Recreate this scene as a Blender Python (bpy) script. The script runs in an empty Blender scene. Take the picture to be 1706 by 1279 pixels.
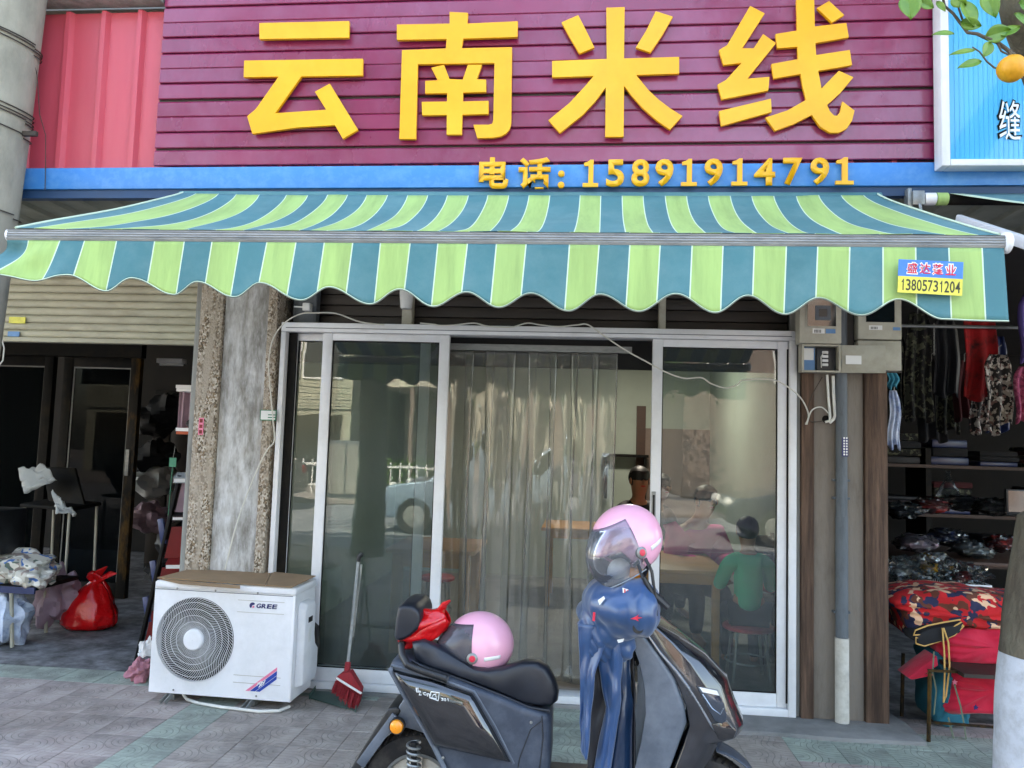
import bpy, bmesh, math, random
from mathutils import Vector, Matrix, noise
from math import sin, cos, pi, radians, sqrt, atan2
S = bpy.context.scene
COL = S.collection
random.seed(7)

# ---------------------------------------------------------------- camera
CAMLOC = Vector((0.0, -4.7, 1.5))
CR = (Matrix.Rotation(radians(5.2), 3, 'Z') @ Matrix.Rotation(pi/2 + radians(4.55), 3, 'X')
      @ Matrix.Rotation(radians(1.8), 3, 'Z'))
cd = bpy.data.cameras.new('camera')
cam = bpy.data.objects.new('camera', cd)
COL.objects.link(cam)
cam.matrix_world = Matrix.Translation(CAMLOC) @ CR.to_4x4()
cd.sensor_width = 36.0
cd.lens = 36.0 * 1300 / 1706
cd.clip_start = 0.05
cd.clip_end = 500
S.camera = cam

# ---------------------------------------------------------------- sky, sun, exposure
SUN_EL, SUN_ROT = radians(47), radians(-22)
w = bpy.data.worlds.new('World')
S.world = w
w.use_nodes = True
nt = w.node_tree
for n in list(nt.nodes):
    nt.nodes.remove(n)
sky = nt.nodes.new('ShaderNodeTexSky')
sky.sky_type = 'NISHITA'
sky.sun_disc = False
sky.sun_elevation = SUN_EL
sky.sun_rotation = SUN_ROT
sky.air_density = 1.0
sky.dust_density = 2.5
bg = nt.nodes.new('ShaderNodeBackground')
bg.inputs['Strength'].default_value = 0.15
wo = nt.nodes.new('ShaderNodeOutputWorld')
nt.links.new(sky.outputs[0], bg.inputs[0])
nt.links.new(bg.outputs[0], wo.inputs[0])
sl = bpy.data.lights.new('sun', 'SUN')
sl.energy = 4.0
sl.angle = radians(0.5)
sl.color = (1.0, 0.96, 0.90)
sun = bpy.data.objects.new('sun', sl)
COL.objects.link(sun)
sdir = Vector((sin(SUN_ROT)*cos(SUN_EL), cos(SUN_ROT)*cos(SUN_EL), sin(SUN_EL)))
sun.rotation_euler = sdir.to_track_quat('Z', 'Y').to_euler()
sun.location = sdir * 40
S.view_settings.view_transform = 'Standard'
S.view_settings.look = 'None'
S.view_settings.gamma = 1.0
S.view_settings.use_curve_mapping = False
S.view_settings.exposure = 3.45
S.view_settings.use_white_balance = True
S.view_settings.white_balance_temperature = 7600
S.render.engine = 'CYCLES'
S.cycles.max_bounces = 10
S.cycles.transparent_max_bounces = 24
S.cycles.diffuse_bounces = 5
S.cycles.glossy_bounces = 5
S.cycles.caustics_reflective = False
S.cycles.caustics_refractive = False
S.cycles.use_denoising = True
S.cycles.sample_clamp_indirect = 8

# ---------------------------------------------------------------- measuring helpers
def at(px, py, y=0.0):
    d = CR @ Vector(((px-853)/1300, -(py-639.5)/1300, -1))
    return CAMLOC + d * ((y - CAMLOC.y)/d.y)
def gz(px, py, z=0.0):
    d = CR @ Vector(((px-853)/1300, -(py-639.5)/1300, -1))
    return CAMLOC + d * ((z - CAMLOC.z)/d.z)
def XZ(pts, y):
    return [(at(a, b, y).x, at(a, b, y).z) for a, b in pts]

# ---------------------------------------------------------------- colours and materials
def C(h):
    h = h.lstrip('#')
    v = [int(h[i:i+2], 16)/255 for i in (0, 2, 4)]
    return tuple((c/12.92 if c <= .04045 else ((c+.055)/1.055)**2.4) for c in v) + (1,)
MATS = {}
def pm(name, col, rough=.6, metal=0, var=.12, scale=6, col2=None, dirt=None, dirt_amt=.35, dirt_scale=2.5,
       bump=0, bscale=60, bdist=.002, coat=0, spec=.5, stretch=(1, 1, 1), rvar=.1, sheen=0, alpha=1, bkind='noise', trans=0):
    m = bpy.data.materials.new(name)
    m.use_nodes = True
    t = m.node_tree
    N, L = t.nodes, t.links
    b = N['Principled BSDF']
    tc = N.new('ShaderNodeTexCoord')
    mp = N.new('ShaderNodeMapping')
    L.new(tc.outputs['Object'], mp.inputs['Vector'])
    mp.inputs['Scale'].default_value = stretch
    oi = N.new('ShaderNodeObjectInfo')
    ad = N.new('ShaderNodeVectorMath'); ad.operation = 'ADD'
    sc = N.new('ShaderNodeVectorMath'); sc.operation = 'SCALE'
    cb = N.new('ShaderNodeCombineXYZ')
    for k in range(3):
        L.new(oi.outputs['Random'], cb.inputs[k])
    L.new(cb.outputs[0], sc.inputs[0]); sc.inputs['Scale'].default_value = 17.0
    L.new(mp.outputs[0], ad.inputs[0]); L.new(sc.outputs[0], ad.inputs[1])
    V = ad.outputs[0]
    n1 = N.new('ShaderNodeTexNoise')
    n1.inputs['Scale'].default_value = scale
    n1.inputs['Detail'].default_value = 6
    n1.inputs['Roughness'].default_value = .62
    L.new(V, n1.inputs['Vector'])
    base = C(col)
    c2 = C(col2) if col2 else tuple(min(1, c*(1+var)) for c in base[:3])+(1,)
    c1 = base if col2 else tuple(c*(1-var) for c in base[:3])+(1,)
    r = N.new('ShaderNodeValToRGB')
    r.color_ramp.elements[0].position = .33; r.color_ramp.elements[0].color = c1
    r.color_ramp.elements[1].position = .67; r.color_ramp.elements[1].color = c2
    L.new(n1.outputs['Fac'], r.inputs['Fac'])
    out = r.outputs['Color']
    if dirt:
        n2 = N.new('ShaderNodeTexNoise')
        n2.inputs['Scale'].default_value = dirt_scale
        n2.inputs['Detail'].default_value = 9
        n2.inputs['Roughness'].default_value = .7
        L.new(V, n2.inputs['Vector'])
        r2 = N.new('ShaderNodeValToRGB')
        r2.color_ramp.elements[0].position = .45; r2.color_ramp.elements[0].color = (0, 0, 0, 1)
        r2.color_ramp.elements[1].position = .68; r2.color_ramp.elements[1].color = (dirt_amt,)*3+(1,)
        L.new(n2.outputs['Fac'], r2.inputs['Fac'])
        mx = N.new('ShaderNodeMix'); mx.data_type = 'RGBA'
        L.new(r2.outputs['Color'], mx.inputs['Factor'])
        L.new(out, mx.inputs['A']); mx.inputs['B'].default_value = C(dirt)
        out = mx.outputs['Result']
    L.new(out, b.inputs['Base Color'])
    b.inputs['Metallic'].default_value = metal
    if rvar:
        mr = N.new('ShaderNodeMapRange')
        mr.inputs['To Min'].default_value = max(.02, rough-rvar)
        mr.inputs['To Max'].default_value = min(1, rough+rvar)
        L.new(n1.outputs['Fac'], mr.inputs['Value'])
        L.new(mr.outputs[0], b.inputs['Roughness'])
    else:
        b.inputs['Roughness'].default_value = rough
    b.inputs['Specular IOR Level'].default_value = spec
    b.inputs['Coat Weight'].default_value = coat
    b.inputs['Coat Roughness'].default_value = .06
    b.inputs['Sheen Weight'].default_value = sheen
    b.inputs['Transmission Weight'].default_value = trans
    b.inputs['Alpha'].default_value = alpha
    if bump:
        if bkind == 'voronoi':
            nb = N.new('ShaderNodeTexVoronoi'); o = nb.outputs['Distance']
        else:
            nb = N.new('ShaderNodeTexNoise'); nb.inputs['Detail'].default_value = 5; o = nb.outputs['Fac']
        nb.inputs['Scale'].default_value = bscale
        L.new(V, nb.inputs['Vector'])
        bp = N.new('ShaderNodeBump')
        bp.inputs['Strength'].default_value = bump
        bp.inputs['Distance'].default_value = bdist
        L.new(o, bp.inputs['Height'])
        L.new(bp.outputs[0], b.inputs['Normal'])
    MATS[name] = m
    return m

def glass(name, ior=1.6, tint='#e8f0ee', haze=0.0, hazecol='#9aa6a2', rough=0.0, wav=0.0, wscale=3, stretch=(1, 1, 1)):
    """thin sheet: see-through plus a mirror coat by Fresnel, with an optional film of dust"""
    m = bpy.data.materials.new(name)
    m.use_nodes = True
    t = m.node_tree; N, L = t.nodes, t.links
    N.remove(N['Principled BSDF'])
    out = N['Material Output']
    tr = N.new('ShaderNodeBsdfTransparent'); tr.inputs[0].default_value = C(tint)
    gl = N.new('ShaderNodeBsdfGlossy'); gl.inputs['Roughness'].default_value = rough
    fr = N.new('ShaderNodeFresnel'); fr.inputs['IOR'].default_value = ior
    mx = N.new('ShaderNodeMixShader')
    L.new(fr.outputs[0], mx.inputs[0]); L.new(tr.outputs[0], mx.inputs[1]); L.new(gl.outputs[0], mx.inputs[2])
    last = mx
    tc = N.new('ShaderNodeTexCoord'); mp = N.new('ShaderNodeMapping')
    mp.inputs['Scale'].default_value = stretch
    L.new(tc.outputs['Object'], mp.inputs[0])
    if haze:
        df = N.new('ShaderNodeBsdfDiffuse'); df.inputs[0].default_value = C(hazecol)
        nz = N.new('ShaderNodeTexNoise'); nz.inputs['Scale'].default_value = 1.6; nz.inputs['Detail'].default_value = 6
        L.new(mp.outputs[0], nz.inputs['Vector'])
        mr = N.new('ShaderNodeMapRange')
        mr.inputs['From Min'].default_value = .3; mr.inputs['From Max'].default_value = .75
        mr.inputs['To Min'].default_value = haze*.4; mr.inputs['To Max'].default_value = haze*1.5
        L.new(nz.outputs['Fac'], mr.inputs['Value'])
        m2 = N.new('ShaderNodeMixShader')
        L.new(mr.outputs[0], m2.inputs[0]); L.new(last.outputs[0], m2.inputs[1]); L.new(df.outputs[0], m2.inputs[2])
        last = m2
    if wav:
        nb = N.new('ShaderNodeTexNoise'); nb.inputs['Scale'].default_value = wscale; nb.inputs['Detail'].default_value = 3
        L.new(mp.outputs[0], nb.inputs['Vector'])
        bp = N.new('ShaderNodeBump'); bp.inputs['Strength'].default_value = 1; bp.inputs['Distance'].default_value = wav
        L.new(nb.outputs['Fac'], bp.inputs['Height'])
        L.new(bp.outputs[0], gl.inputs['Normal'])
    L.new(last.outputs[0], out.inputs[0])
    MATS[name] = m
    return m

# ---------------------------------------------------------------- mesh helpers
WL = {}
def wl(o):
    return WL.get(o.name, Vector((0, 0, 0)))
def setp(o, label=None, cat=None, group=None, kind=None):
    if label: o['label'] = label
    if cat: o['category'] = cat
    if group: o['group'] = group
    if kind: o['kind'] = kind
    return o
def thing(name, label, cat, loc=(0, 0, 0), group=None, rz=0):
    o = bpy.data.objects.new(name, None)
    COL.objects.link(o)
    o.empty_display_size = .1
    o.location = loc
    o.rotation_euler = (0, 0, rz)
    WL[o.name] = Vector(loc)
    return setp(o, label, cat, group)

class MB:
    def __init__(s):
        s.v = []; s.f = []; s.mi = []; s.cur = 0
    def add(s, vs, fs):
        n = len(s.v)
        s.v += [tuple(v) for v in vs]
        s.f += [tuple(i+n for i in f) for f in fs]
        s.mi += [s.cur]*len(fs)
        return s
    def box(s, x0, x1, y0, y1, z0, z1):
        vs = [(x0, y0, z0), (x1, y0, z0), (x1, y1, z0), (x0, y1, z0), (x0, y0, z1), (x1, y0, z1), (x1, y1, z1), (x0, y1, z1)]
        return s.add(vs, [(0, 3, 2, 1), (4, 5, 6, 7), (0, 1, 5, 4), (1, 2, 6, 5), (2, 3, 7, 6), (3, 0, 4, 7)])
    def hexa(s, b, t):
        return s.add(list(b)+list(t), [(0, 3, 2, 1), (4, 5, 6, 7), (0, 1, 5, 4), (1, 2, 6, 5), (2, 3, 7, 6), (3, 0, 4, 7)])
    def beam(s, a, b, w_, h, up=(0, 0, 1)):
        a, b = Vector(a), Vector(b)
        d = (b-a).normalized(); u = Vector(up)
        sd = d.cross(u).normalized(); u = sd.cross(d).normalized()
        c = [a+sd*i*w_/2+u*j*h/2 for i, j in ((-1, -1), (1, -1), (1, 1), (-1, 1))]
        e = [b+sd*i*w_/2+u*j*h/2 for i, j in ((-1, -1), (1, -1), (1, 1), (-1, 1))]
        return s.add(c+e, [(0, 1, 2, 3), (7, 6, 5, 4), (0, 4, 5, 1), (1, 5, 6, 2), (2, 6, 7, 3), (3, 7, 4, 0)])
    def prism(s, poly, y0, y1, poly2=None):
        n = len(poly)
        q = poly2 or poly
        vs = [(x, y0, z) for x, z in poly]+[(x, y1, z) for x, z in q]
        fs = [tuple(range(n)), tuple(range(2*n-1, n-1, -1))]
        fs += [(i, i+n, (i+1) % n+n, (i+1) % n) for i in range(n)]
        return s.add(vs, fs)
    def slices(s, secs):
        """secs: list of (y, [(x,z)..]) joined in order, capped"""
        n = len(secs[0][1]); vs = []; fs = []
        for y, p in secs:
            vs += [(x, y, z) for x, z in p]
        for k in range(len(secs)-1):
            a, b = k*n, (k+1)*n
            fs += [(a+i, b+i, b+(i+1) % n, a+(i+1) % n) for i in range(n)]
        fs += [tuple(range(n)), tuple(range(len(secs)*n-1, (len(secs)-1)*n-1, -1))]
        return s.add(vs, fs)
    def tube(s, path, r, n=8, cap=True, flat=1.0):
        P = [Vector(p) for p in path]
        R = r if isinstance(r, (list, tuple)) else [r]*len(P)
        d0 = (P[1]-P[0]).normalized()
        u = d0.orthogonal().normalized()
        vs = []; fs = []
        for i, p in enumerate(P):
            d = (P[min(i+1, len(P)-1)]-P[max(i-1, 0)]).normalized()
            u = (u-d*u.dot(d))
            u = u.normalized() if u.length > 1e-6 else d.orthogonal().normalized()
            v = d.cross(u)
            for k in range(n):
                a = 2*pi*k/n
                vs.append(p+u*cos(a)*R[i]+v*sin(a)*R[i]*flat)
        for i in range(len(P)-1):
            for k in range(n):
                a = i*n+k; b = i*n+(k+1) % n
                fs.append((a, b, b+n, a+n))
        if cap:
            fs.append(tuple(range(n-1, -1, -1)))
            fs.append(tuple(range((len(P)-1)*n, len(P)*n)))
        return s.add(vs, fs)
    def lathe(s, c, prof, axis='z', n=24, cap=False):
        """prof: [(r,h)]"""
        c = Vector(c); vs = []; fs = []
        for r_, h in prof:
            for k in range(n):
                a = 2*pi*k/n
                q = {'z': Vector((cos(a)*r_, sin(a)*r_, h)), 'y': Vector((cos(a)*r_, h, sin(a)*r_)),
                     'x': Vector((h, cos(a)*r_, sin(a)*r_))}[axis]
                vs.append(c+q)
        for i in range(len(prof)-1):
            for k in range(n):
                a = i*n+k; b = i*n+(k+1) % n
                fs.append((a, b, b+n, a+n))
        if cap:
            fs.append(tuple(range(n-1, -1, -1))); fs.append(tuple(range((len(prof)-1)*n, len(prof)*n)))
        return s.add(vs, fs)
    def grid(s, fn, nu, nv, us=None, mfn=None):
        us = us or [i/nu for i in range(nu+1)]
        nu = len(us)-1
        vs = [fn(us[i], j/nv) for j in range(nv+1) for i in range(nu+1)]
        n = len(s.v); s.v += [tuple(v) for v in vs]
        for j in range(nv):
            for i in range(nu):
                a = n+j*(nu+1)+i
                s.f.append((a, a+1, a+nu+2, a+nu+1))
                s.mi.append(mfn(i, j) if mfn else s.cur)
        return s
    def blob(s, c, r, seed=0, amp=.15, freq=2.0, nu=24, nv=16, fn=None):
        c = Vector(c); r = Vector(r) if not isinstance(r, (int, float)) else Vector((r, r, r))
        vs = []; fs = []
        for j in range(nv+1):
            th = pi*j/nv
            for i in range(nu):
                ph = 2*pi*i/nu
                d = Vector((sin(th)*cos(ph), sin(th)*sin(ph), cos(th)))
                k = 1+amp*noise.noise(d*freq+Vector((seed, seed*1.7, 0)))*2
                if fn: k *= fn(d)
                vs.append(c+Vector((d.x*r.x, d.y*r.y, d.z*r.z))*k)
        for j in range(nv):
            for i in range(nu):
                a = j*nu+i; b = j*nu+(i+1) % nu
                fs.append((a, a+nu, b+nu, b))
        return s.add(vs, fs)
    def obj(s, name, mat, parent=None, smooth=False, bevel=0, seg=2, solid=0, sub=0, local=False, autosmooth=35, loc=None, soff=0, weld=False):
        me = bpy.data.meshes.new(name)
        off = Vector((0, 0, 0))
        if parent is not None and not local: off = wl(parent)
        if loc is not None: off = Vector(loc)
        me.from_pydata([tuple(Vector(v)-off) for v in s.v], [], s.f)
        mats = mat if isinstance(mat, (list, tuple)) else [mat]
        for m in mats:
            me.materials.append(MATS[m] if isinstance(m, str) else m)
        if len(mats) > 1:
            me.polygons.foreach_set('material_index', s.mi)
        bm = bmesh.new(); bm.from_mesh(me)
        if weld: bmesh.ops.remove_doubles(bm, verts=bm.verts, dist=1e-5)
        if not solid: bmesh.ops.recalc_face_normals(bm, faces=bm.faces)
        if bevel:
            es = [e for e in bm.edges if len(e.link_faces) == 2 and e.calc_face_angle(0) > radians(28)]
            bmesh.ops.bevel(bm, geom=es, offset=bevel, segments=seg, profile=.5, affect='EDGES', clamp_overlap=True)
        bm.to_mesh(me); bm.free()
        o = bpy.data.objects.new(name, me)
        COL.objects.link(o)
        if parent is not None:
            o.parent = parent
            WL[o.name] = wl(parent)
            if loc is not None:
                o.location = Vector(loc)-wl(parent); WL[o.name] = Vector(loc)
        elif loc is not None:
            o.location = loc; WL[o.name] = Vector(loc)
        if sub:
            md = o.modifiers.new('sub', 'SUBSURF'); md.levels = sub; md.render_levels = sub
        if solid:
            md = o.modifiers.new('thick', 'SOLIDIFY'); md.thickness = solid; md.offset = soff
        if smooth or bevel or sub:
            me.polygons.foreach_set('use_smooth', [True]*len(me.polygons))
            if autosmooth and not sub:
                try: me.set_sharp_from_angle(angle=radians(autosmooth))
                except Exception: pass
        return o
def dup(o, loc=None, parent=None):
    c = o.copy(); COL.objects.link(c)
    if parent is not None: c.parent = parent
    if loc is not None: c.location = loc
    WL[c.name] = wl(o)
    return c
def dup_tree(o, loc, rz=None, **kw):
    c = dup(o, loc)
    WL[c.name] = Vector(loc)
    if rz is not None: c.rotation_euler = (0, 0, rz)
    for ch in list(o.children):
        d = dup(ch, None, c)
        for g in ch.children: dup(g, None, d)
    return setp(c, **kw)

ONE_FOOT = [(0, 0), (1, 0), (1, .135), (.68, .135), (.68, 1), (.47, 1), (.40, .965), (.28, .92), (.06, .885), (.06, .775), (.36, .775), (.36, .135), (0, .135)]
ONE_BARE = [(.42, 0), (.85, 0), (.85, 1), (.58, 1), (.36, .87), (.0, .80), (.0, .67), (.42, .74)]
def glyph_mesh(ch, offset=0.0, res=4):
    if ch in '1|':
        me = bpy.data.meshes.new('glyph')
        P_ = ONE_FOOT if ch == '1' else ONE_BARE
        me.from_pydata([(a, b, 0) for a, b in P_], [], [tuple(range(len(P_)))])
        return me
    cu = bpy.data.curves.new('glyph', 'FONT')
    cu.body = ch; cu.size = 1; cu.offset = offset; cu.resolution_u = res
    o = bpy.data.objects.new('glyph', cu); COL.objects.link(o)
    dg = bpy.context.evaluated_depsgraph_get(); dg.update()
    me = bpy.data.meshes.new_from_object(o.evaluated_get(dg))
    bpy.data.objects.remove(o)
    return me
def glyph(name, ch, x0, x1, z0, z1, y, depth, mat, parent=None, offset=.02, local=False, shear=0, label=None):
    """letter fitted to the rectangle x0..x1, z0..z1, its face at y, running back by depth"""
    me = glyph_mesh(ch, offset)
    bm = bmesh.new(); bm.from_mesh(me)
    bmesh.ops.remove_doubles(bm, verts=bm.verts, dist=1e-4)
    bmesh.ops.dissolve_limit(bm, angle_limit=.02, verts=bm.verts, edges=bm.edges)
    xs = [v.co.x for v in bm.verts]; ys = [v.co.y for v in bm.verts]
    a, b, c, d = min(xs), max(xs), min(ys), max(ys)
    off = wl(parent) if (parent is not None and not local) else Vector((0, 0, 0))
    for v in bm.verts:
        u = (v.co.x-a)/(b-a); t = (v.co.y-c)/(d-c)
        v.co = Vector((x0+(x1-x0)*u+shear*(t-.5)*(z1-z0), y, z0+(z1-z0)*t))-off
    if depth:
        r = bmesh.ops.extrude_face_region(bm, geom=bm.faces[:])
        for v in [g for g in r['geom'] if isinstance(g, bmesh.types.BMVert)]:
            v.co.y += depth
    bmesh.ops.recalc_face_normals(bm, faces=bm.faces)
    bm.to_mesh(me); bm.free()
    me.materials.clear(); me.materials.append(MATS[mat])
    o = bpy.data.objects.new(name, me); COL.objects.link(o)
    if parent is not None: o.parent = parent; WL[o.name] = wl(parent)
    if label: o['label'] = label
    return o

# ---------------------------------------------------------------- material library
pm('purple', '#7d2247', rough=.28, metal=.0, var=.12, scale=1.2, dirt='#9a6585', dirt_amt=.25, dirt_scale=2.2, coat=.35, bump=.35, bscale=5, bdist=.012, stretch=(1, 1, .6))
pm('yellow', '#e2a000', rough=.42, var=.05, scale=4, spec=.5, rvar=.1, dirt='#e9b92c', dirt_amt=.5, dirt_scale=1.6)
pm('red_sheet', '#b84654', rough=.4, var=.04, scale=2, dirt='#c05a62', dirt_amt=.3, dirt_scale=3, stretch=(3, 3, .4))
pm('blue_beam', '#2a79bd', rough=.5, var=.05, scale=2, dirt='#6fa6cf', dirt_amt=.3, dirt_scale=14)
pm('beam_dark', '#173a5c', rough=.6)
pm('soffit', '#7f8378', rough=.7, var=.15, dirt='#4d4f46', dirt_amt=.5)
pm('cloth_green', '#94b068', rough=.85, var=.09, scale=2, dirt='#5d7344', dirt_amt=.35, dirt_scale=3, bump=.25, bscale=240, bdist=.001, stretch=(6, 1, .7), trans=0)
pm('cloth_blue', '#3c6e74', rough=.85, var=.10, scale=2, dirt='#6f8f90', dirt_amt=.35, dirt_scale=3, bump=.25, bscale=240, bdist=.001)
pm('cloth_white', '#b9ccb4', rough=.85, var=.03)
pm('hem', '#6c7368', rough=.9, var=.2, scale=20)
pm('alu', '#8e8f8c', rough=.5, metal=.25, var=.12, scale=4, dirt='#63686a', dirt_amt=.6, dirt_scale=14, stretch=(1, 4, 4))
pm('pvc_white', '#dadbdd', rough=.35, var=.03, scale=3, dirt='#9d9c98', dirt_amt=.35, dirt_scale=3)
pm('white_paint', '#e4e4e2', rough=.45, var=.04)
pm('shutter', '#a6a28d', rough=.55, var=.1, scale=3, dirt='#77715e', dirt_amt=.45, dirt_scale=5, stretch=(1, 1, 3))
pm('shutter_dark', '#2e2620', rough=.6, var=.2, dirt='#17130f', dirt_amt=.6)
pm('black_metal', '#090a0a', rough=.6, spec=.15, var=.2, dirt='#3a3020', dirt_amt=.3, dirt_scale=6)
pm('rusty_frame', '#14110c', rough=.6, spec=.2, var=.3, dirt='#6b4e1c', dirt_amt=.8, dirt_scale=9, stretch=(1, 1, .4))
pm('concrete', '#8d8d88', rough=.85, var=.16, scale=3, col2=None, dirt='#5a5751', dirt_amt=.6, dirt_scale=5, bump=.5, bscale=40, bdist=.004, stretch=(4, 4, .55))
pm('concrete_pale', '#9f9c96', rough=.85, var=.3, scale=6, col2='#d3d5d6', dirt='#5f5b52', dirt_amt=.85, dirt_scale=4, bump=.6, bscale=30, bdist=.005, stretch=(3, 3, .9))
pm('concrete_brown', '#7f766c', rough=.85, var=.18, scale=4, dirt='#4c443b', dirt_amt=.6, dirt_scale=4, bump=.4, bscale=30, bdist=.004, stretch=(3, 3, .6))
pm('old_floor', '#4c4c4d', rough=.8, col2='#8f9092', scale=7, dirt='#232220', dirt_amt=.85, dirt_scale=5, bump=.4, bscale=40, bdist=.004)
pm('apron', '#7e7d7b', rough=.85, var=.16, scale=6, dirt='#4e5352', dirt_amt=.6, dirt_scale=4, bump=.4, bscale=60, bdist=.003)
pm('wall_pale', '#98a39a', rough=.8, var=.05, scale=2, dirt='#8d968a', dirt_amt=.4)
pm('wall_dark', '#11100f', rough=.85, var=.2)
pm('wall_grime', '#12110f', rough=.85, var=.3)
pm('brown_wood', '#3a2418', rough=.6, var=.2, stretch=(1, 1, 6))
pm('ceiling_dark', '#3f3026', rough=.7, var=.2, stretch=(1, 8, 1))
pm('wood', '#b98547', rough=.5, var=.2, scale=5, stretch=(.6, 6, 6), dirt='#8f5f2c', dirt_amt=.4)
pm('road', '#7d8086', rough=.9, var=.12, bump=.3, bscale=150)
pm('walk', '#8a8380', rough=.9, var=.12)
pm('black_plastic', '#121315', rough=.45, var=.15, dirt='#4a4d50', dirt_amt=.25, dirt_scale=7)
pm('rubber', '#1a1a1b', rough=.8, var=.2, dirt='#5c574f', dirt_amt=.5, dirt_scale=8)
pm('vinyl', '#10151e', rough=.42, var=.15, bump=.3, bscale=320, bdist=.0008, dirt='#3a4250', dirt_amt=.25, dirt_scale=4)
pm('trim_grey', '#2a3340', rough=.5, var=.15, scale=3, dirt='#6d7680', dirt_amt=.35, dirt_scale=5)
pm('shield_grey', '#4a525c', rough=.45, var=.1, scale=3, dirt='#858b92', dirt_amt=.3, dirt_scale=6)
pm('gloss_black', '#0b0d10', rough=.06, var=.1, coat=1.0, rvar=.03, dirt='#22262b', dirt_amt=.3)
pm('chrome', '#c8cbcd', rough=.18, metal=1, var=.05)
pm('grey_steel', '#8b8e8c', rough=.4, metal=.6, var=.15, dirt='#4a4338', dirt_amt=.5, dirt_scale=8)
pm('pink', '#e2a0b6', rough=.3, var=.03, scale=2, coat=.4, dirt='#e9b3c4', dirt_amt=.4)
pm('orange', '#f09010', rough=.3, var=.05, coat=.5)
pm('red_plastic', '#c80f14', rough=.25, var=.12, scale=5, bump=.8, bscale=14, bdist=.02, coat=.3)
pm('red_rubber', '#b01018', rough=.5, var=.1)
pm('satin_blue', '#053a66', rough=.32, var=.14, scale=7, bump=.3, bscale=12, bdist=.006, sheen=.3, spec=.7)
pm('black_cloth', '#0c0e16', rough=.6, var=.2, bump=.5, bscale=12, bdist=.01)
pm('dark_cloth', '#1b1c1f', rough=.9, var=.3)
pm('cardboard', '#94785a', rough=.85, var=.1, scale=4, dirt='#6f5a45', dirt_amt=.5)
pm('ac_white', '#dfe0e2', rough=.38, var=.03, scale=2, dirt='#b4b6b4', dirt_amt=.4, dirt_scale=3)
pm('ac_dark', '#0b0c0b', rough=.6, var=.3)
pm('ac_fin', '#34362b', rough=.6, var=.3)
pm('logo_blue', '#1a3f9a', rough=.4, var=.03)
pm('logo_navy', '#141d5e', rough=.4, var=.03)
pm('logo_pink', '#e27a98', rough=.4, var=.03)
pm('broom_red', '#8e1420', rough=.7, var=.25, scale=40, stretch=(8, 8, .5), bump=.8, bscale=90, bdist=.004)
pm('pan_green', '#2c4a42', rough=.5, var=.15, dirt='#6c7a74', dirt_amt=.5)
pm('skin_tone', '#a87658', rough=.55, var=.06)
pm('hair', '#0d0b0a', rough=.5, var=.2)
pm('shirt_green', '#27b684', rough=.85, var=.06, bump=.5, bscale=9, bdist=.01)
pm('jacket_pink', '#e04a90', rough=.7, var=.1, bump=.8, bscale=8, bdist=.02)
pm('trouser', '#1c2026', rough=.85, var=.2)
pm('meter_box', '#a6a394', rough=.5, var=.06, dirt='#77725f', dirt_amt=.5, dirt_scale=5)
pm('meter_dark', '#15181a', rough=.3, var=.2)
pm('label_white', '#d8d9d6', rough=.5, var=.04)
pm('label_blue', '#4f7fae', rough=.5, var=.15)
pm('conduit', '#d6d6cf', rough=.45, var=.06, dirt='#9a958a', dirt_amt=.5)
pm('pipe_grey', '#5b6268', rough=.65, var=.2, dirt='#2f3336', dirt_amt=.7, dirt_scale=6, stretch=(3, 3, .6), bump=.3, bscale=60)
pm('pipe_white', '#c6c2b8', rough=.7, var=.08, dirt='#8b8579', dirt_amt=.6, dirt_scale=12, bump=.4, bscale=80)
pm('sky_sign', '#35a8d8', rough=.3, var=.06, scale=2, coat=.3, stretch=(8, 1, .4))
pm('bark', '#51483d', rough=.95, var=.35, scale=10, dirt='#7d7a68', dirt_amt=.5, dirt_scale=6, bump=1.0, bscale=26, bdist=.02, stretch=(1, 1, .5))
pm('limewash', '#c9ced6', rough=.9, var=.06, dirt='#8c8d8c', dirt_amt=.5, dirt_scale=14, bump=.6, bscale=30, bdist=.008)
pm('leaf', '#42701f', rough=.45, var=.25, scale=12, col2='#6f8f30', spec=.5)
pm('leaf_dark', '#2c4f1c', rough=.5, var=.25, scale=8, col2='#45702a')
pm('fruit', '#c98d10', rough=.45, var=.1, bump=.5, bscale=160, bdist=.002)
pm('pole_concrete', '#8f8c7f', rough=.9, var=.14, scale=6, dirt='#5e5b50', dirt_amt=.5, dirt_scale=5, bump=.5, bscale=60, bdist=.004, stretch=(1, 1, .5))
pm('wire', '#3b342c', rough=.7, var=.2)
pm('wire_white', '#c9c7bd', rough=.5, var=.05)
pm('blue_cloth', '#2b66a8', rough=.85, var=.2)
pm('teal_cloth', '#1d6f83', rough=.85, var=.15, bump=.5, bscale=12, bdist=.01)
pm('crimson', '#c40a35', rough=.8, var=.1, bump=.7, bscale=7, bdist=.02, sheen=.2)
pm('pipingyellow', '#c99f5c', rough=.8, var=.1)
pm('webbing', '#5a6350', rough=.8, var=.3, scale=60, stretch=(6, 6, 1))
pm('basket', '#d5d9da', rough=.4, var=.04)
pm('lilac', '#9d8590', rough=.85, var=.15, bump=.5, bscale=10, bdist=.015)
pm('paper', '#a5a9a8', rough=.7, var=.06)
pm('cover_red', '#7d1a18', rough=.6, var=.15)
pm('navy_card', '#1d2b52', rough=.35, var=.15)
pm('plain_cream', '#b3ae9f', rough=.8, var=.08)
pm('plain_brick', '#9b9a8a', rough=.85, var=.1)
pm('plain_pink', '#71635c', rough=.8, var=.1)
pm('car_silver', '#93aac0', rough=.25, var=.03, metal=.4, coat=.8)
pm('car_dark', '#2a2740', rough=.25, var=.03, metal=.4, coat=.8)
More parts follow.
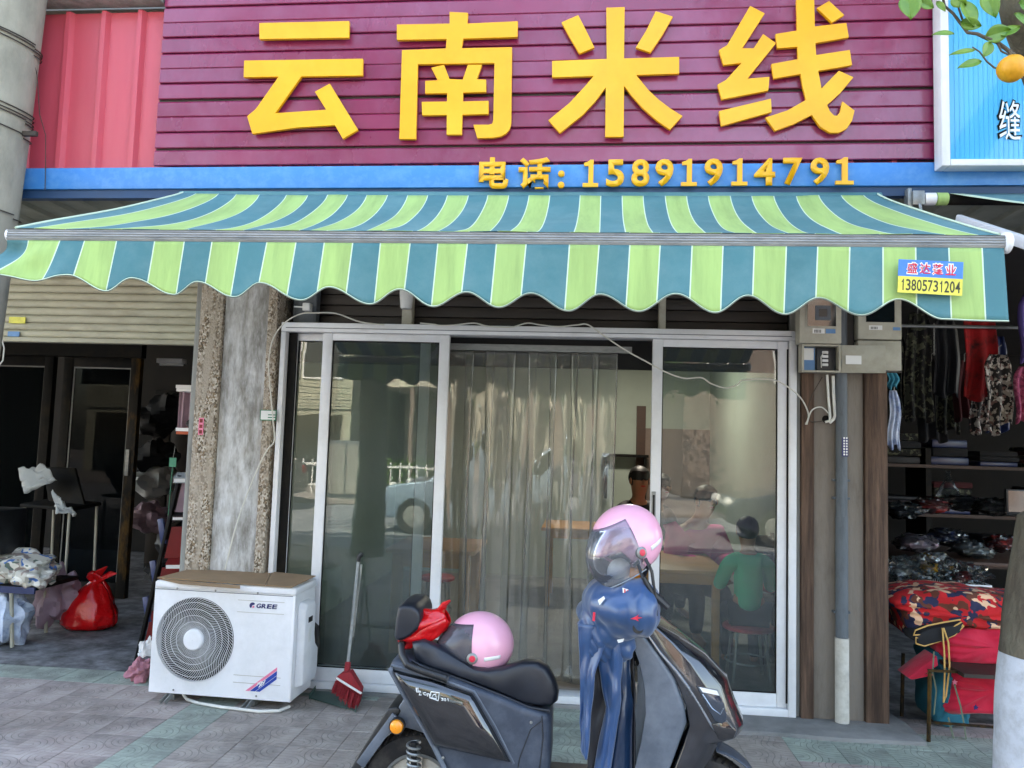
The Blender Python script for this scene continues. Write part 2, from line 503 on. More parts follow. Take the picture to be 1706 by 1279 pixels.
pm('car_red', '#a01420', rough=.3, var=.05, coat=.6)
pm('dark_glass', '#0a0d0f', rough=.08, var=.05, coat=.6, rvar=.02)
pm('label_sign_blue', '#2470c4', rough=.4, var=.04)
pm('label_sign_yellow', '#cfc84a', rough=.45, var=.08, dirt='#a89a3a', dirt_amt=.5, dirt_scale=20)
pm('red_plastic_flat', '#c4183a', rough=.5, var=.05)
pm('ink', '#33331a', rough=.6, var=.05)
pm('orange_dim', '#b04a1c', rough=.6, var=.1)
pm('teal_card', '#1e7a5a', rough=.5, var=.1)
pm('white_sack', '#b9c3d2', rough=.8, var=.1, dirt='#2f5590', dirt_amt=.9, dirt_scale=8, bump=.5, bscale=10, bdist=.02)
pm('pink_rag', '#b07884', rough=.9, var=.2, bump=.8, bscale=30, bdist=.02)
pm('red_garment', '#a51217', rough=.85, var=.1, dirt='#0d0908', dirt_amt=1.0, dirt_scale=9)
pm('purple_cloth', '#5a4a8c', rough=.85, var=.1)
pm('white_alloy', '#b9b7ae', rough=.5, metal=.2, var=.08, dirt='#6f6a5c', dirt_amt=.6, dirt_scale=12)
pm('gloss_dusty', '#101318', rough=.16, var=.2, coat=.9, rvar=.08, dirt='#4a4f56', dirt_amt=.5, dirt_scale=5)
pm('chrome_dull', '#8e979f', rough=.25, metal=.8, var=.1)
pm('headlamp', '#3a4552', rough=.12, var=.2, coat=1, metal=.5)
pm('satin_navy', '#041f38', rough=.35, var=.2, scale=6, bump=.7, bscale=9, bdist=.012, spec=.7)
pm('logo_red', '#c8203a', rough=.45, var=.05)
pm('pink_dark', '#c98ba3', rough=.4, var=.05)
pm('liner_grey', '#6f6870', rough=.9, var=.2)
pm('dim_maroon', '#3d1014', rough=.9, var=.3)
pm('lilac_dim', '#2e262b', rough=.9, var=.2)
pm('stained_brown', '#3f2c20', rough=.85, var=.3, scale=5, col2='#6e5646', dirt='#2a1c14', dirt_amt=.8, dirt_scale=6, stretch=(7, 7, .45), bump=.6, bscale=60, bdist=.004)
pm('visor_rim', '#8f979c', rough=.3, var=.05)
def emit(name, col, st):
    m = bpy.data.materials.new(name); m.use_nodes = True
    b = m.node_tree.nodes['Principled BSDF']
    b.inputs['Base Color'].default_value = C(col); b.inputs['Emission Color'].default_value = C(col); b.inputs['Emission Strength'].default_value = st
    MATS[name] = m
emit('lamp_lit', '#fdfaf4', 17)
glass('glass_door', ior=1.6, tint='#dfe8e4', haze=.10, hazecol='#a9b3ae', wav=.0006, wscale=2.2)
glass('glass_dusty', ior=1.52, tint='#e4ecea', haze=.10, hazecol='#8b9496', wav=.0006, wscale=2.2)
glass('glass_black', ior=1.12, tint='#7c868c', haze=.006)
glass('pvc_strip', ior=1.55, tint='#eef1ef', haze=.12, hazecol='#d8d5cd', rough=.03, wav=.008, wscale=2.4, stretch=(1.5, 1, .5))
glass('visor', ior=1.6, tint='#f2f5f8', haze=.10, hazecol='#d5dbe2', rough=.04)
glass('visor_scuffed', ior=1.5, tint='#9c9aa2', haze=.35, hazecol='#8d8a90', rough=.15)
glass('lamp_glass', ior=1.6, tint='#dfe8ee', haze=.1)
glass('cling_film', ior=1.4, tint='#dfe5e6', haze=.05, hazecol='#7a8386', rough=.08, wav=.02, wscale=14)
# ================================================================ special materials
def nodes(m):
    m.use_nodes = True
    return m.node_tree.nodes, m.node_tree.links
def paver_mat(name, a, b):
    """pressed concrete paver: nested loops pressed into the face, worn colour"""
    m = pm(name, a, rough=.8, var=.1, scale=9, col2=b, dirt='#55524e', dirt_amt=.65, dirt_scale=3.0)
    N, L = nodes(m)
    tc = N.new('ShaderNodeTexCoord')
    sx = N.new('ShaderNodeSeparateXYZ'); L.new(tc.outputs['Object'], sx.inputs[0])
    def mt(op, a_, b_=None):
        n = N.new('ShaderNodeMath'); n.operation = op
        for i, q in enumerate((a_, b_)):
            if q is None: continue
            if isinstance(q, (int, float)): n.inputs[i].default_value = q
            else: L.new(q, n.inputs[i])
        return n.outputs[0]
    x, y = sx.outputs[0], sx.outputs[1]
    def loops(cx, cy, le):
        dx = mt('MAXIMUM', mt('SUBTRACT', mt('ABSOLUTE', mt('SUBTRACT', x, cx)), le), 0.0)
        dy = mt('SUBTRACT', y, cy)
        return mt('SQRT', mt('ADD', mt('MULTIPLY', dx, dx), mt('MULTIPLY', dy, dy)))
    d = mt('MINIMUM', loops(.125, .0625, .03), loops(-.125, -.0625, .05))
    ring = mt('ABSOLUTE', mt('SUBTRACT', mt('FRACT', mt('MULTIPLY', d, 34)), .5))
    gr = N.new('ShaderNodeMapRange'); gr.interpolation_type = 'SMOOTHSTEP'
    gr.inputs['From Min'].default_value = .0; gr.inputs['From Max'].default_value = .085
    L.new(ring, gr.inputs['Value'])
    bp = N.new('ShaderNodeBump'); bp.inputs['Distance'].default_value = .004; bp.inputs['Strength'].default_value = .8
    nz = N.new('ShaderNodeTexNoise'); nz.inputs['Scale'].default_value = 90; nz.inputs['Detail'].default_value = 4
    L.new(tc.outputs['Object'], nz.inputs['Vector'])
    h = mt('ADD', gr.outputs[0], mt('MULTIPLY', nz.outputs['Fac'], .5))
    L.new(h, bp.inputs['Height'])
    b_ = N['Principled BSDF']
    L.new(bp.outputs[0], b_.inputs['Normal'])
    # grooves coloured darker than the face
    src = b_.inputs['Base Color'].links[0].from_socket
    mx = N.new('ShaderNodeMix'); mx.data_type = 'RGBA'
    f = mt('MULTIPLY', mt('SUBTRACT', 1.0, gr.outputs[0]), .55)
    L.new(f, mx.inputs['Factor']); L.new(src, mx.inputs['A']); mx.inputs['B'].default_value = C('#3d3a39')
    L.new(mx.outputs['Result'], b_.inputs['Base Color'])
    return m
paver_mat('paver_red', '#9c8e88', '#b1a6a0')
paver_mat('paver_grey', '#948a82', '#ada49c')
paver_mat('paver_teal', '#8b958a', '#a5afa2')
def pebble_mat(name, cols):
    m = bpy.data.materials.new(name); N, L = nodes(m)
    b = N['Principled BSDF']; b.inputs['Roughness'].default_value = .85
    tc = N.new('ShaderNodeTexCoord')
    vo = N.new('ShaderNodeTexVoronoi'); vo.inputs['Scale'].default_value = 105
    mp = N.new('ShaderNodeMapping'); mp.inputs['Scale'].default_value = (1, 1, .8)
    L.new(tc.outputs['Object'], mp.inputs[0]); L.new(mp.outputs[0], vo.inputs['Vector'])
    sp = N.new('ShaderNodeSeparateColor'); L.new(vo.outputs['Color'], sp.inputs[0])
    r = N.new('ShaderNodeValToRGB'); r.color_ramp.interpolation = 'CONSTANT'
    e = r.color_ramp.elements
    e[0].color = C(cols[0]); e[0].position = 0
    e[1].color = C(cols[1]); e[1].position = .3
    for i, c in enumerate(cols[2:]):
        q = e.new(.5+.2*i); q.color = C(c)
    L.new(sp.outputs[0], r.inputs[0])
    n2 = N.new('ShaderNodeTexNoise'); n2.inputs['Scale'].default_value = 5; n2.inputs['Detail'].default_value = 7
    mp2 = N.new('ShaderNodeMapping'); mp2.inputs['Scale'].default_value = (4, 4, .6)
    L.new(tc.outputs['Object'], mp2.inputs[0]); L.new(mp2.outputs[0], n2.inputs['Vector'])
    r2 = N.new('ShaderNodeValToRGB'); r2.color_ramp.elements[0].position = .42; r2.color_ramp.elements[1].position = .62
    L.new(n2.outputs['Fac'], r2.inputs[0])
    mx = N.new('ShaderNodeMix'); mx.data_type = 'RGBA'
    L.new(r2.outputs['Color'], mx.inputs['Factor']); L.new(r.outputs['Color'], mx.inputs['A']); mx.inputs['B'].default_value = C(cols[-1])
    L.new(mx.outputs['Result'], b.inputs['Base Color'])
    bp = N.new('ShaderNodeBump'); bp.inputs['Distance'].default_value = .005; bp.inputs['Strength'].default_value = 1
    iv = N.new('ShaderNodeMath'); iv.operation = 'SUBTRACT'; iv.inputs[0].default_value = 1
    L.new(vo.outputs['Distance'], iv.inputs[1]); L.new(iv.outputs[0], bp.inputs['Height'])
    L.new(bp.outputs[0], b.inputs['Normal'])
    MATS[name] = m
pebble_mat('pebbledash', ['#5d5141', '#a3988a', '#c3baac', '#86725a', '#a59a8b'])
pebble_mat('pebble_brown', ['#2f231b', '#5a4334', '#6b5443', '#3e2c20', '#4d392c'])
def patch_mat(name, cols, scale=9, thr=None, bump=True):
    """camouflage / floral print: patches of flat colour"""
    m = bpy.data.materials.new(name); N, L = nodes(m)
    b = N['Principled BSDF']; b.inputs['Roughness'].default_value = .9
    tc = N.new('ShaderNodeTexCoord')
    src = None
    for i, c in enumerate(cols):
        if i == 0:
            rgb = N.new('ShaderNodeRGB'); rgb.outputs[0].default_value = C(c); src = rgb.outputs[0]; continue
        mp = N.new('ShaderNodeMapping'); mp.inputs['Location'].default_value = (i*3.1, i*1.7, i*5.3)
        L.new(tc.outputs['Object'], mp.inputs[0])
        nz = N.new('ShaderNodeTexNoise'); nz.inputs['Scale'].default_value = scale; nz.inputs['Detail'].default_value = 1.5
        L.new(mp.outputs[0], nz.inputs['Vector'])
        r = N.new('ShaderNodeValToRGB'); t = (thr or [.56]*9)[i-1]
        r.color_ramp.elements[0].position = t; r.color_ramp.elements[1].position = t+.012
        L.new(nz.outputs['Fac'], r.inputs[0])
        mx = N.new('ShaderNodeMix'); mx.data_type = 'RGBA'
        L.new(r.outputs['Color'], mx.inputs['Factor']); L.new(src, mx.inputs['A']); mx.inputs['B'].default_value = C(c)
        src = mx.outputs['Result']
    L.new(src, b.inputs['Base Color'])
    if bump:
        nb = N.new('ShaderNodeTexNoise'); nb.inputs['Scale'].default_value = 10; nb.inputs['Detail'].default_value = 4
        L.new(tc.outputs['Object'], nb.inputs['Vector'])
        bp = N.new('ShaderNodeBump'); bp.inputs['Distance'].default_value = .015; bp.inputs['Strength'].default_value = .7
        L.new(nb.outputs['Fac'], bp.inputs['Height']); L.new(bp.outputs[0], b.inputs['Normal'])
    MATS[name] = m
patch_mat('camo_quilt', ['#b5161c', '#1d2140', '#5b2c1c', '#d8ae8c', '#c01a20'], 13, [.53, .56, .57, .6])
patch_mat('floral', ['#b9b4a8', '#3f6aa8', '#8f7f77', '#d9d5ca', '#5d6b62'], 14, [.6, .56, .55, .64])
patch_mat('camo_dark', ['#14120f', '#3a3d30', '#565948', '#0b0b0a'], 22, [.52, .58, .55])
patch_mat('floral_dark', ['#1a1512', '#8d857c', '#6a4e48', '#b3aca3'], 30, [.54, .58, .6])
patch_mat('plaid_pink', ['#9a4461', '#7a2f4c', '#b4687f'], 30, [.52, .6])

# ================================================================ ground
setp(MB().box(-60, 60, -60, 40, -.6, -.06).obj('ground', 'walk'), kind='structure')
setp(MB().box(-12, 12, -6.0, -1.72, -.059, -.004).obj('pavement', 'paver_grey'), kind='structure')
setp(MB().box(-60, 60, -30, -6.15, -.059, -.052).obj('road', 'road'), kind='structure')
setp(MB().box(-60, 60, -6.15, -6.0, -.059, .012).obj('kerb', 'concrete', bevel=.015), kind='structure')
setp(MB().box(-7, 7, .12, 5.0, -.059, -.002).obj('shop_floor', 'old_floor'), kind='structure')
# mosaic floor strip between the shop line and the pavers, broken edge
ap = MB()
pts = [gz(1150, 1188), gz(1330, 1192), gz(1478, 1190), gz(1512, 1212), gz(1545, 1243), gz(1400, 1236), gz(1290, 1226), gz(1180, 1222)]
ap.add([(p.x, p.y, .022) for p in pts]+[(p.x, p.y, -.05) for p in pts],
       [tuple(range(8)), tuple(range(15, 7, -1))]+[(i, i+8, (i+1) % 8+8, (i+1) % 8) for i in range(8)])
setp(ap.obj('concrete_apron', 'apron', bevel=.008), kind='structure')
# pavers: one tile each
pv = thing('paving', 'grey red and green pressed concrete pavers in front of the shop', 'paving', (0, 0, 0))
pv['kind'] = 'structure'
T = .25
tm = MB().box(-T/2+.0005, T/2-.0005, -T/2+.0005, T/2-.0005, -.03, 0)
first = {}
for i in range(27):
    for j in range(7):
        x = -3.775+i*T; y = .02-j*T
        if x > 1.05 and y > -.0: pass
        teal = (j == 0 and x < -1.2) or (-2.2 < x < -1.95) or (x > 1.0 and j in (1, 2)) or (x < -3.2 and j == 4) or (-.2 < x < 0)
        kind = 'paver_teal' if teal else ('paver_grey' if -1.9 < x < 1.0 else 'paver_red')
        if kind not in first:
            o = tm.obj('paver', kind, pv, local=True, bevel=.002, seg=1)
            first[kind] = o
        else:
            o = dup(first[kind], parent=pv)
            o.name = 'paver'
        o.location = (x, y, random.uniform(-.0012, .0006))
        o.rotation_euler = (random.uniform(-.004, .004), random.uniform(-.004, .004), random.choice((0, 0, pi)) + random.uniform(-.003, .003))

# ================================================================ the building
bl = thing('shop_building', 'low shop row with red cladding, concrete pillars and dark shop interiors', 'building', (0, 0, 0))
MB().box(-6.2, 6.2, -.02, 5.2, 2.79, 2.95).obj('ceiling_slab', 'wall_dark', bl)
MB().box(-12, 12, -.74, 6, 3.86, 8.2).obj('added_upper_wall', 'plain_cream', bl)  # unseen upper storey, added to block the sun from the shop front
MB().box(-12, 12, -.95, 6.2, 8.2, 8.4).obj('roof', 'concrete', bl)  # unseen roof over the added sun-blocking storey
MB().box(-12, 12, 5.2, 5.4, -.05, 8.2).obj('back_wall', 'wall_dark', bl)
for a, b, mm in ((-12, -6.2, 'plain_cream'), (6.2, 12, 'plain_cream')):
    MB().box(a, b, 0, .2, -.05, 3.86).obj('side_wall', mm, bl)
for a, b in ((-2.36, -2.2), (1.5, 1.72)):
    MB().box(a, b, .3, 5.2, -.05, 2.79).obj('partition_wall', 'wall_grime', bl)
# pale lining of the noodle shop
MB().box(-2.2, -2.14, .3, 4.3, -.05, 2.6).obj('inner_wall', 'wall_pale', bl)
MB().box(1.44, 1.5, .3, 4.3, -.05, 2.6).obj('inner_wall', 'wall_pale', bl)
MB().box(-2.2, 1.5, 4.3, 4.4, -.05, 2.6).obj('inner_wall', 'wall_pale', bl)
MB().box(-2.2, 1.5, .3, 4.4, 2.6, 2.66).obj('inner_ceiling', 'ceiling_dark', bl)
MB().box(-2.2, 1.5, .12, 4.3, -.001, .035).obj('inner_floor', 'apron', bl)
MB().box(.62, .72, 4.24, 4.3, .03, 2.0).obj('door_post', 'brown_wood', bl)
lm = gz(1262, 603, 2.56)
cl = thing('added_ceiling_lamp', 'lit round lamp added on the dark ceiling to brighten the noodle shop', 'lamp', (.55, 2.7, 2.6))  # lamp added to brighten the room, suggested only by a pale glow
MB().lathe((.55, 2.7, 2.6), [(.001, -.035), (.15, -.035), (.16, -.03), (.16, 0)], n=28).obj('diffuser', 'lamp_lit', cl, smooth=True)
MB().lathe((.55, 2.7, 2.6), [(.161, -.028), (.17, -.028), (.17, 0)], n=28).obj('rim', 'white_paint', cl, smooth=True)
MB().box(.72, 1.44, 4.27, 4.3, .03, 1.75).obj('dado_panel', 'plain_pink', bl)
# pillars: pale concrete core flanked by pebbledash ribs
xl0, xl1 = -2.40, -1.90
c0, c1 = at(370, 600, -.03).x, at(443, 600, -.03).x
MB().box(c0, c1, -.03, .3, -.05, 2.79).obj('pillar', 'concrete_pale', bl, bevel=.006)
MB().box(xl0, c0-.002, -.055, .3, -.05, 2.79).obj('pebbledash_strip', 'pebbledash', bl, bevel=.01)
MB().box(c1+.002, xl1, -.05, .3, -.05, 2.79).obj('pebbledash_strip', 'pebbledash', bl, bevel=.01)
MB().box(xl0-.035, xl0-.002, -.04, .3, -.05, 2.79).obj('edge_strip', 'concrete', bl, bevel=.004)
r0 = 1.252
e1, e2 = at(1356, 900, -.03).x, at(1440, 900, -.03).x
MB().box(r0, r0+.018, -.005, .3, -.05, 2.79).obj('edge_strip', 'concrete', bl)
MB().box(r0+.02, e1, -.035, .3, -.05, 2.79).obj('pebbledash_strip', 'stained_brown', bl, bevel=.006)
MB().box(e1+.002, e2, -.02, .3, -.05, 2.79).obj('pillar', 'concrete_brown', bl, bevel=.005)
MB().box(e2+.002, 1.75, -.04, .3, -.05, 2.79).obj('pebbledash_strip', 'stained_brown', bl, bevel=.006)
# soffit under the overhang: ribbed grey sheet
def corrugate(x0, x1, period, rise, top, base, phase=0):
    """profile points (x, d) of a trapezoid ribbed sheet"""
    pts = [(x0, 0)]
    k = math.ceil((x0-phase)/period)
    while phase+k*period+base/2 < x1:
        c = phase+k*period
        if c-base/2 > x0:
            pts += [(c-base/2, 0), (c-top/2, rise), (c+top/2, rise), (c+base/2, 0)]
        k += 1
    pts.append((x1, 0))
    return pts
def ribsheet(name, pts, mat, parent, fn0, fn1, thick=.004):
    m = MB(); n = len(pts)
    m.add([fn0(x, d) for x, d in pts]+[fn1(x, d) for x, d in pts], [(i, i+1, i+1+n, i+n) for i in range(n-1)])
    return m.obj(name, mat, parent, solid=thick)
ribsheet('soffit', corrugate(-6.2, 6.2, .20, .018, .03, .07), 'soffit', bl, lambda x, d: (x, -.79, 2.80-d), lambda x, d: (x, -.03, 2.785-d))
ribx = at(225, 280, -.8).x
ribsheet('red_cladding', corrugate(-5.2, 1.735, .2075, .026, .022, .05, ribx), 'red_sheet', bl,
         lambda x, d: (x, -.795-d, 2.93), lambda x, d: (x, -.795-d, 3.83))
MB().box(-5.2, -2.31, -.90, -.80, 3.83, 3.90).obj('eaves_trim', 'concrete', bl, bevel=.006)
MB().box(1.737, 6, -.79, -.75, 2.93, 3.86).obj('red_cladding', 'red_sheet', bl)
MB().box(-5.4, 6, -.86, -.796, 2.818, 2.934).obj('blue_beam', 'blue_beam', bl, bevel=.004)
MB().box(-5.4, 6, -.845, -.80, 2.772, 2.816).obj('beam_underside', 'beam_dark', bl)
# rolled-down dark boards above the shop door and their posts
for k in range(8):
    MB().box(-1.89, 1.24, .16, .20, 2.235+k*.07, 2.3+k*.07).obj('transom_board', 'shutter_dark', bl, bevel=.004)
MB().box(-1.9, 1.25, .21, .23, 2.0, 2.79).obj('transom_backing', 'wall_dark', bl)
for a, b in ((-1.85, -1.70), (-1.145, -1.08), (.455, .495)):
    MB().box(a, b, .08, .155, 2.23, 2.79).obj('transom_post', 'meter_box' if a > -1.8 else 'pipe_grey', bl, bevel=.004)

# ================================================================ purple sign with its slats and letters
sg = thing('shop_sign', 'long purple slatted shop sign with four big yellow characters', 'sign', (-.3, -.83, 2.96))
zs0, per = 2.963, .0878
sy = -.835
slat = MB()
pr = [(0, .0005), (-.011, .0015), (-.0135, .005), (-.0125, per-.012), (-.006, per-.003), (0, per-.0005)]
vs = [(-2.298, sy+a, b) for a, b in pr]+[(1.688, sy+a, b) for a, b in pr]
slat.add(vs, [(i, i+1, i+7, i+6) for i in range(5)]+[(0, 6, 11, 5), tuple(range(5, -1, -1)), tuple(range(6, 12))])
s0 = None
for k in range(12):
    if s0 is None:
        s0 = slat.obj('slat', 'purple', sg, local=True)
        o = s0
    else:
        o = dup(s0, parent=sg)
    o.location = Vector((0, 0, zs0+k*per)) - wl(sg)
    o.location.z += -.0075*(1.7+.3)+.0
    o.rotation_euler = (random.uniform(-.012, .012), -.0075, 0)
MB().box(-2.30, 1.69, sy+.004, sy+.022, 2.955, 4.02).obj('backing', 'shutter_dark', sg)
for o in list(bl.children):
    if o.name.split('.')[0] in ('blue_beam', 'beam_underside', 'red_cladding'):
        o.rotation_euler.y = -.0055; o.location.z = -.0055*1.7
def px2(pts, s, ox, oy=0):
    return [(ox+a/s, oy+b/s) for a, b in pts]
def letter(name, pts, label, s, ox):
    p = XZ(px2(pts, s, ox), -.885)
    return MB().prism(p, -.885, -.866).obj(name, 'yellow', sg, bevel=.0015, seg=1)
a, sx_ = 3.2808, 380
t1 = letter('character_stroke', [(170, 124), (662, 113), (660, 205), (170, 213)], '', a, sx_)
t2 = letter('character_stroke', [(87, 329), (737, 319), (735, 412), (400, 417), (258, 617), (535, 598), (473, 500), (555, 455), (710, 708), (627, 758), (583, 683), (380, 696), (132, 731), (103, 634), (150, 595), (275, 418), (84, 421)], '', a, sx_)
n1_ = letter('character_stroke', [(1210, 63), (1311, 68), (1308, 127), (1584, 114), (1582, 201), (1285, 210), (1277, 262), (1552, 256), (1548, 670), (1540, 703), (1520, 728), (1492, 744), (1450, 752), (1362, 754), (1340, 680), (1425, 680), (1444, 674), (1449, 655), (1456, 343), (1037, 350), (1027, 759), (935, 759), (950, 272), (1190, 263), (1195, 212), (922, 217), (922, 132), (1211, 127)], '', a, sx_)
n2_ = letter('character_stroke', [(1077, 440), (1145, 437), (1110, 368), (1180, 352), (1210, 430), (1282, 434), (1310, 352), (1388, 352), (1360, 432), (1410, 432), (1410, 502), (1285, 505), (1283, 553), (1424, 549), (1424, 622), (1281, 626), (1277, 735), (1194, 735), (1195, 627), (1060, 629), (1058, 555), (1196, 553), (1197, 508), (1077, 510)], '', a, sx_)
a, sx_ = 2.9414, 880
m1 = letter('character_stroke', [(163, 108), (245, 72), (290, 160), (325, 232), (250, 262), (205, 185)], '', a, sx_)
m2 = letter('character_stroke', [(625, 53), (710, 80), (655, 175), (600, 257), (527, 232), (580, 145)], '', a, sx_)
m3 = letter('character_stroke', [(383, 36), (473, 33), (470, 285), (740, 277), (740, 360), (530, 367), (590, 440), (640, 487), (700, 532), (757, 567), (695, 635), (630, 590), (560, 528), (510, 472), (470, 420), (468, 670), (377, 670), (380, 428), (330, 495), (270, 560), (155, 652), (98, 588), (200, 505), (275, 425), (320, 372), (117, 378), (117, 297), (385, 287)], '', a, sx_)
x1 = letter('character_stroke', [(1088, 27), (1160, 64), (1050, 235), (1105, 235), (1152, 165), (1215, 210), (1075, 384), (1183, 375), (1177, 443), (948, 487), (928, 413), (970, 390), (1045, 308), (957, 318), (935, 244), (975, 220)], '', a, sx_)
x2 = letter('character_stroke', [(935, 543), (1190, 482), (1194, 548), (946, 617)], '', a, sx_)
x3 = letter('character_stroke', [(1315, -6), (1402, -6), (1405, 128), (1560, 110), (1572, 182), (1408, 210), (1412, 268), (1577, 243), (1588, 318), (1422, 346), (1438, 432), (1523, 345), (1595, 377), (1530, 455), (1465, 513), (1480, 545), (1500, 565), (1515, 566), (1530, 545), (1540, 495), (1600, 540), (1588, 590), (1562, 630), (1522, 650), (1480, 650), (1430, 620), (1390, 563), (1300, 608), (1210, 641), (1162, 575), (1270, 540), (1362, 488), (1345, 420), (1335, 362), (1203, 384), (1192, 312), (1322, 288), (1320, 228), (1220, 236), (1212, 165), (1318, 148)], '', a, sx_)
x4 = letter('character_stroke', [(1415, 38), (1475, 3), (1550, 72), (1490, 110)], '', a, sx_)

# phone number on the blue beam
ph = thing('phone_lettering', 'row of small yellow characters and digits giving a phone number on the blue beam', 'lettering', (.6, -.87, 2.83))
chars = [('电', 797, 848, 262, 313), ('话', 863, 918, 262, 314), (':', 929, 941, 284, 313)]
for ch, cx, w_ in (('1', 984, 27), ('5', 1025, 31), ('8', 1067, 31), ('9', 1107, 31), ('1', 1148, 27), ('9', 1189, 31), ('1', 1232, 27), ('4', 1274, 35), ('7', 1321, 32), ('9', 1366, 31), ('1', 1407, 30)):
    y0 = 266 - (cx-984)*.0095; chars.append((ch, cx-w_/2, cx+w_/2, y0, y0+45))
for ch, a, b, t, u in chars:
    P, Q = at(a, u, -.885), at(b, t, -.885)
    glyph('character', ch, P.x, Q.x, P.z, Q.z, -.888, .014, 'yellow', ph, offset=.035 if not ch.isdigit() else .028)

# ================================================================ light blue sign at the right edge
rs = thing('light_blue_sign', 'light blue framed sign with one white character at the right edge', 'sign', (1.9, -.93, 2.95))
A = at(1569, 276, -.95); B = at(1583, 265, -.95)
MB().box(B.x+.002, 4.2, -.93, -.88, B.z+.002, 4.1).obj('panel', 'sky_sign', rs)
MB().box(A.x, B.x, -.955, -.87, A.z, 4.1).obj('frame', 'pvc_white', rs, bevel=.004)
MB().box(B.x+.001, 4.2, -.955, -.87, A.z, B.z).obj('frame', 'pvc_white', rs, bevel=.004)
P, Q = at(1667, 232, -.945), at(1701, 166, -.945)
glyph('character_outline', '缝', P.x-.009, Q.x+.009, P.z-.009, Q.z+.009, -.934, .002, 'black_metal', rs, offset=.03)
glyph('character', '缝', P.x, Q.x, P.z, Q.z, -.937, .002, 'white_paint', rs, offset=.0)
for k in range(24):
    x = B.x+.02+k*.032
    if x < P.x-.02:
        pass
rbs = MB()
for k in range(90):
    x = B.x+.01+k*.022
    rbs.box(x, x+.003, -.932, -.9305, B.z+.004, 4.09)
setp(rbs.obj('panel_ribs', 'sky_sign', rs), kind='stuff')

# ================================================================ left shop: roller shutter
rsx = thing('roller_shutter', 'cream roller shutter half raised over the dark left shop', 'shutter', (-3.6, .12, 2.05))
zb = at(170, 572, .12).z
MB().box(-6.0, -2.445, .10, .16, zb, zb+.03).obj('bottom_bar', 'shutter', rsx, bevel=.004)
sp = MB()
pr = [(.137, 0), (.131, .003), (.126, .010), (.1245, .025), (.126, .040), (.131, .047), (.137, .0495)]
n = len(pr)
sp.add([(-6.0, a, b) for a, b in pr]+[(-2.445, a, b) for a, b in pr], [(i, i+1, i+1+n, i+n) for i in range(n-1)]+[(0, n, 2*n-1, n-1), tuple(range(n)), tuple(range(2*n-1, n-1, -1))])
z = zb+.032; s0 = None
while z < 2.77:
    if s0 is None: s0 = o = sp.obj('slat', 'shutter', rsx, local=True, smooth=True)
    else: o = dup(s0, parent=rsx)
    o.location = Vector((0, random.uniform(-.003, .003), z))-wl(rsx); z += .0505
Pp, Qq = at(14, 538, .11), at(42, 528, .11)
MB().box(Pp.x, Qq.x, .112, .1165, Pp.z, Qq.z).obj('sticker', 'label_sign_yellow', rsx)
Pp, Qq = at(12, 560, .11), at(32, 552, .11)
MB().box(Pp.x, Qq.x, .112, .1165, Pp.z, Qq.z).obj('sticker', 'label_blue', rsx)

# dark glazed doors standing further back in the left shop
YD = 2.15
def rect(px0, py0, px1, py1, y):
    a, b = at(px0, py1, y), at(px1, py0, y)
    return a.x, b.x, a.z, b.z
gd = thing('glass_shop_door', 'black framed glass door leaf with rusty edge in the left shop', 'door', (-4.4, YD, 0))
x0, x1, z0, z1 = rect(118, 592, 222, 990, YD)
def frame_door(root, x0, x1, z0, z1, y, fw=.09, mat='black_metal', gmat='glass_black', edge='rusty_frame'):
    MB().box(x0-fw, x0, y-.03, y+.03, 0.02, z1+fw).obj('stile', mat, root, bevel=.004)
    MB().box(x1, x1+fw, y-.03, y+.03, 0.02, z1+fw).obj('stile', edge, root, bevel=.004)
    MB().box(x0, x1, y-.028, y+.028, z1, z1+fw).obj('rail', mat, root, bevel=.004)
    MB().box(x0, x1, y-.028, y+.028, .02, .02+fw*1.5).obj('rail', mat, root, bevel=.004)
    MB().box(x0, x1, y-.005, y+.005, .02+fw*1.5, z1).obj('pane', gmat, root)
    b = MB()
    for p in ((x0, x0+.012, z0, z1), (x1-.012, x1, z0, z1)): b.box(p[0], p[1], y-.012, y-.006, .16, z1)
    b.box(x0+.012, x1-.012, y-.012, y-.006, z1-.012, z1)
    b.obj('glazing_bead', 'alu', root)
X1 = at(215, 700, YD).x; X0 = at(118, 700, YD).x; ZT = at(170, 612, YD).z
frame_door(gd, X0, X1, .1, ZT, YD)
MB().box(X1+.02, X1+.055, YD-.055, YD-.031, 1.12, 1.36).obj('handle', 'alu', gd, bevel=.006)
g2 = thing('glass_shop_door', 'black framed glass door leaf behind the draped quilt at the left edge', 'door', (-5.4, YD, 0))
frame_door(g2, X0-.28-.95, X0-.28, .1, ZT, YD, edge='black_metal')
MB().box(-6.2, X1+.1, YD-.04, YD+.04, ZT+.095, 2.79).obj('door_header', 'black_metal', bl)
# dim furnishings seen past the doors
cb_ = thing('back_cabinet', 'tall grey cabinet dimly seen through the dark glass door', 'cabinet', (-4.5, 3.8, 0))
MB().box(-4.75, -4.3, 3.6, 4.0, 0, 2.0).obj('body', 'wall_dark', cb_, bevel=.01)
MB().box(-4.74, -4.54, 3.58, 3.598, .1, 1.95).obj('door', 'shutter_dark', cb_, bevel=.006)
MB().box(-4.52, -4.31, 3.58, 3.598, .1, 1.95).obj('door', 'shutter_dark', cb_, bevel=.006)
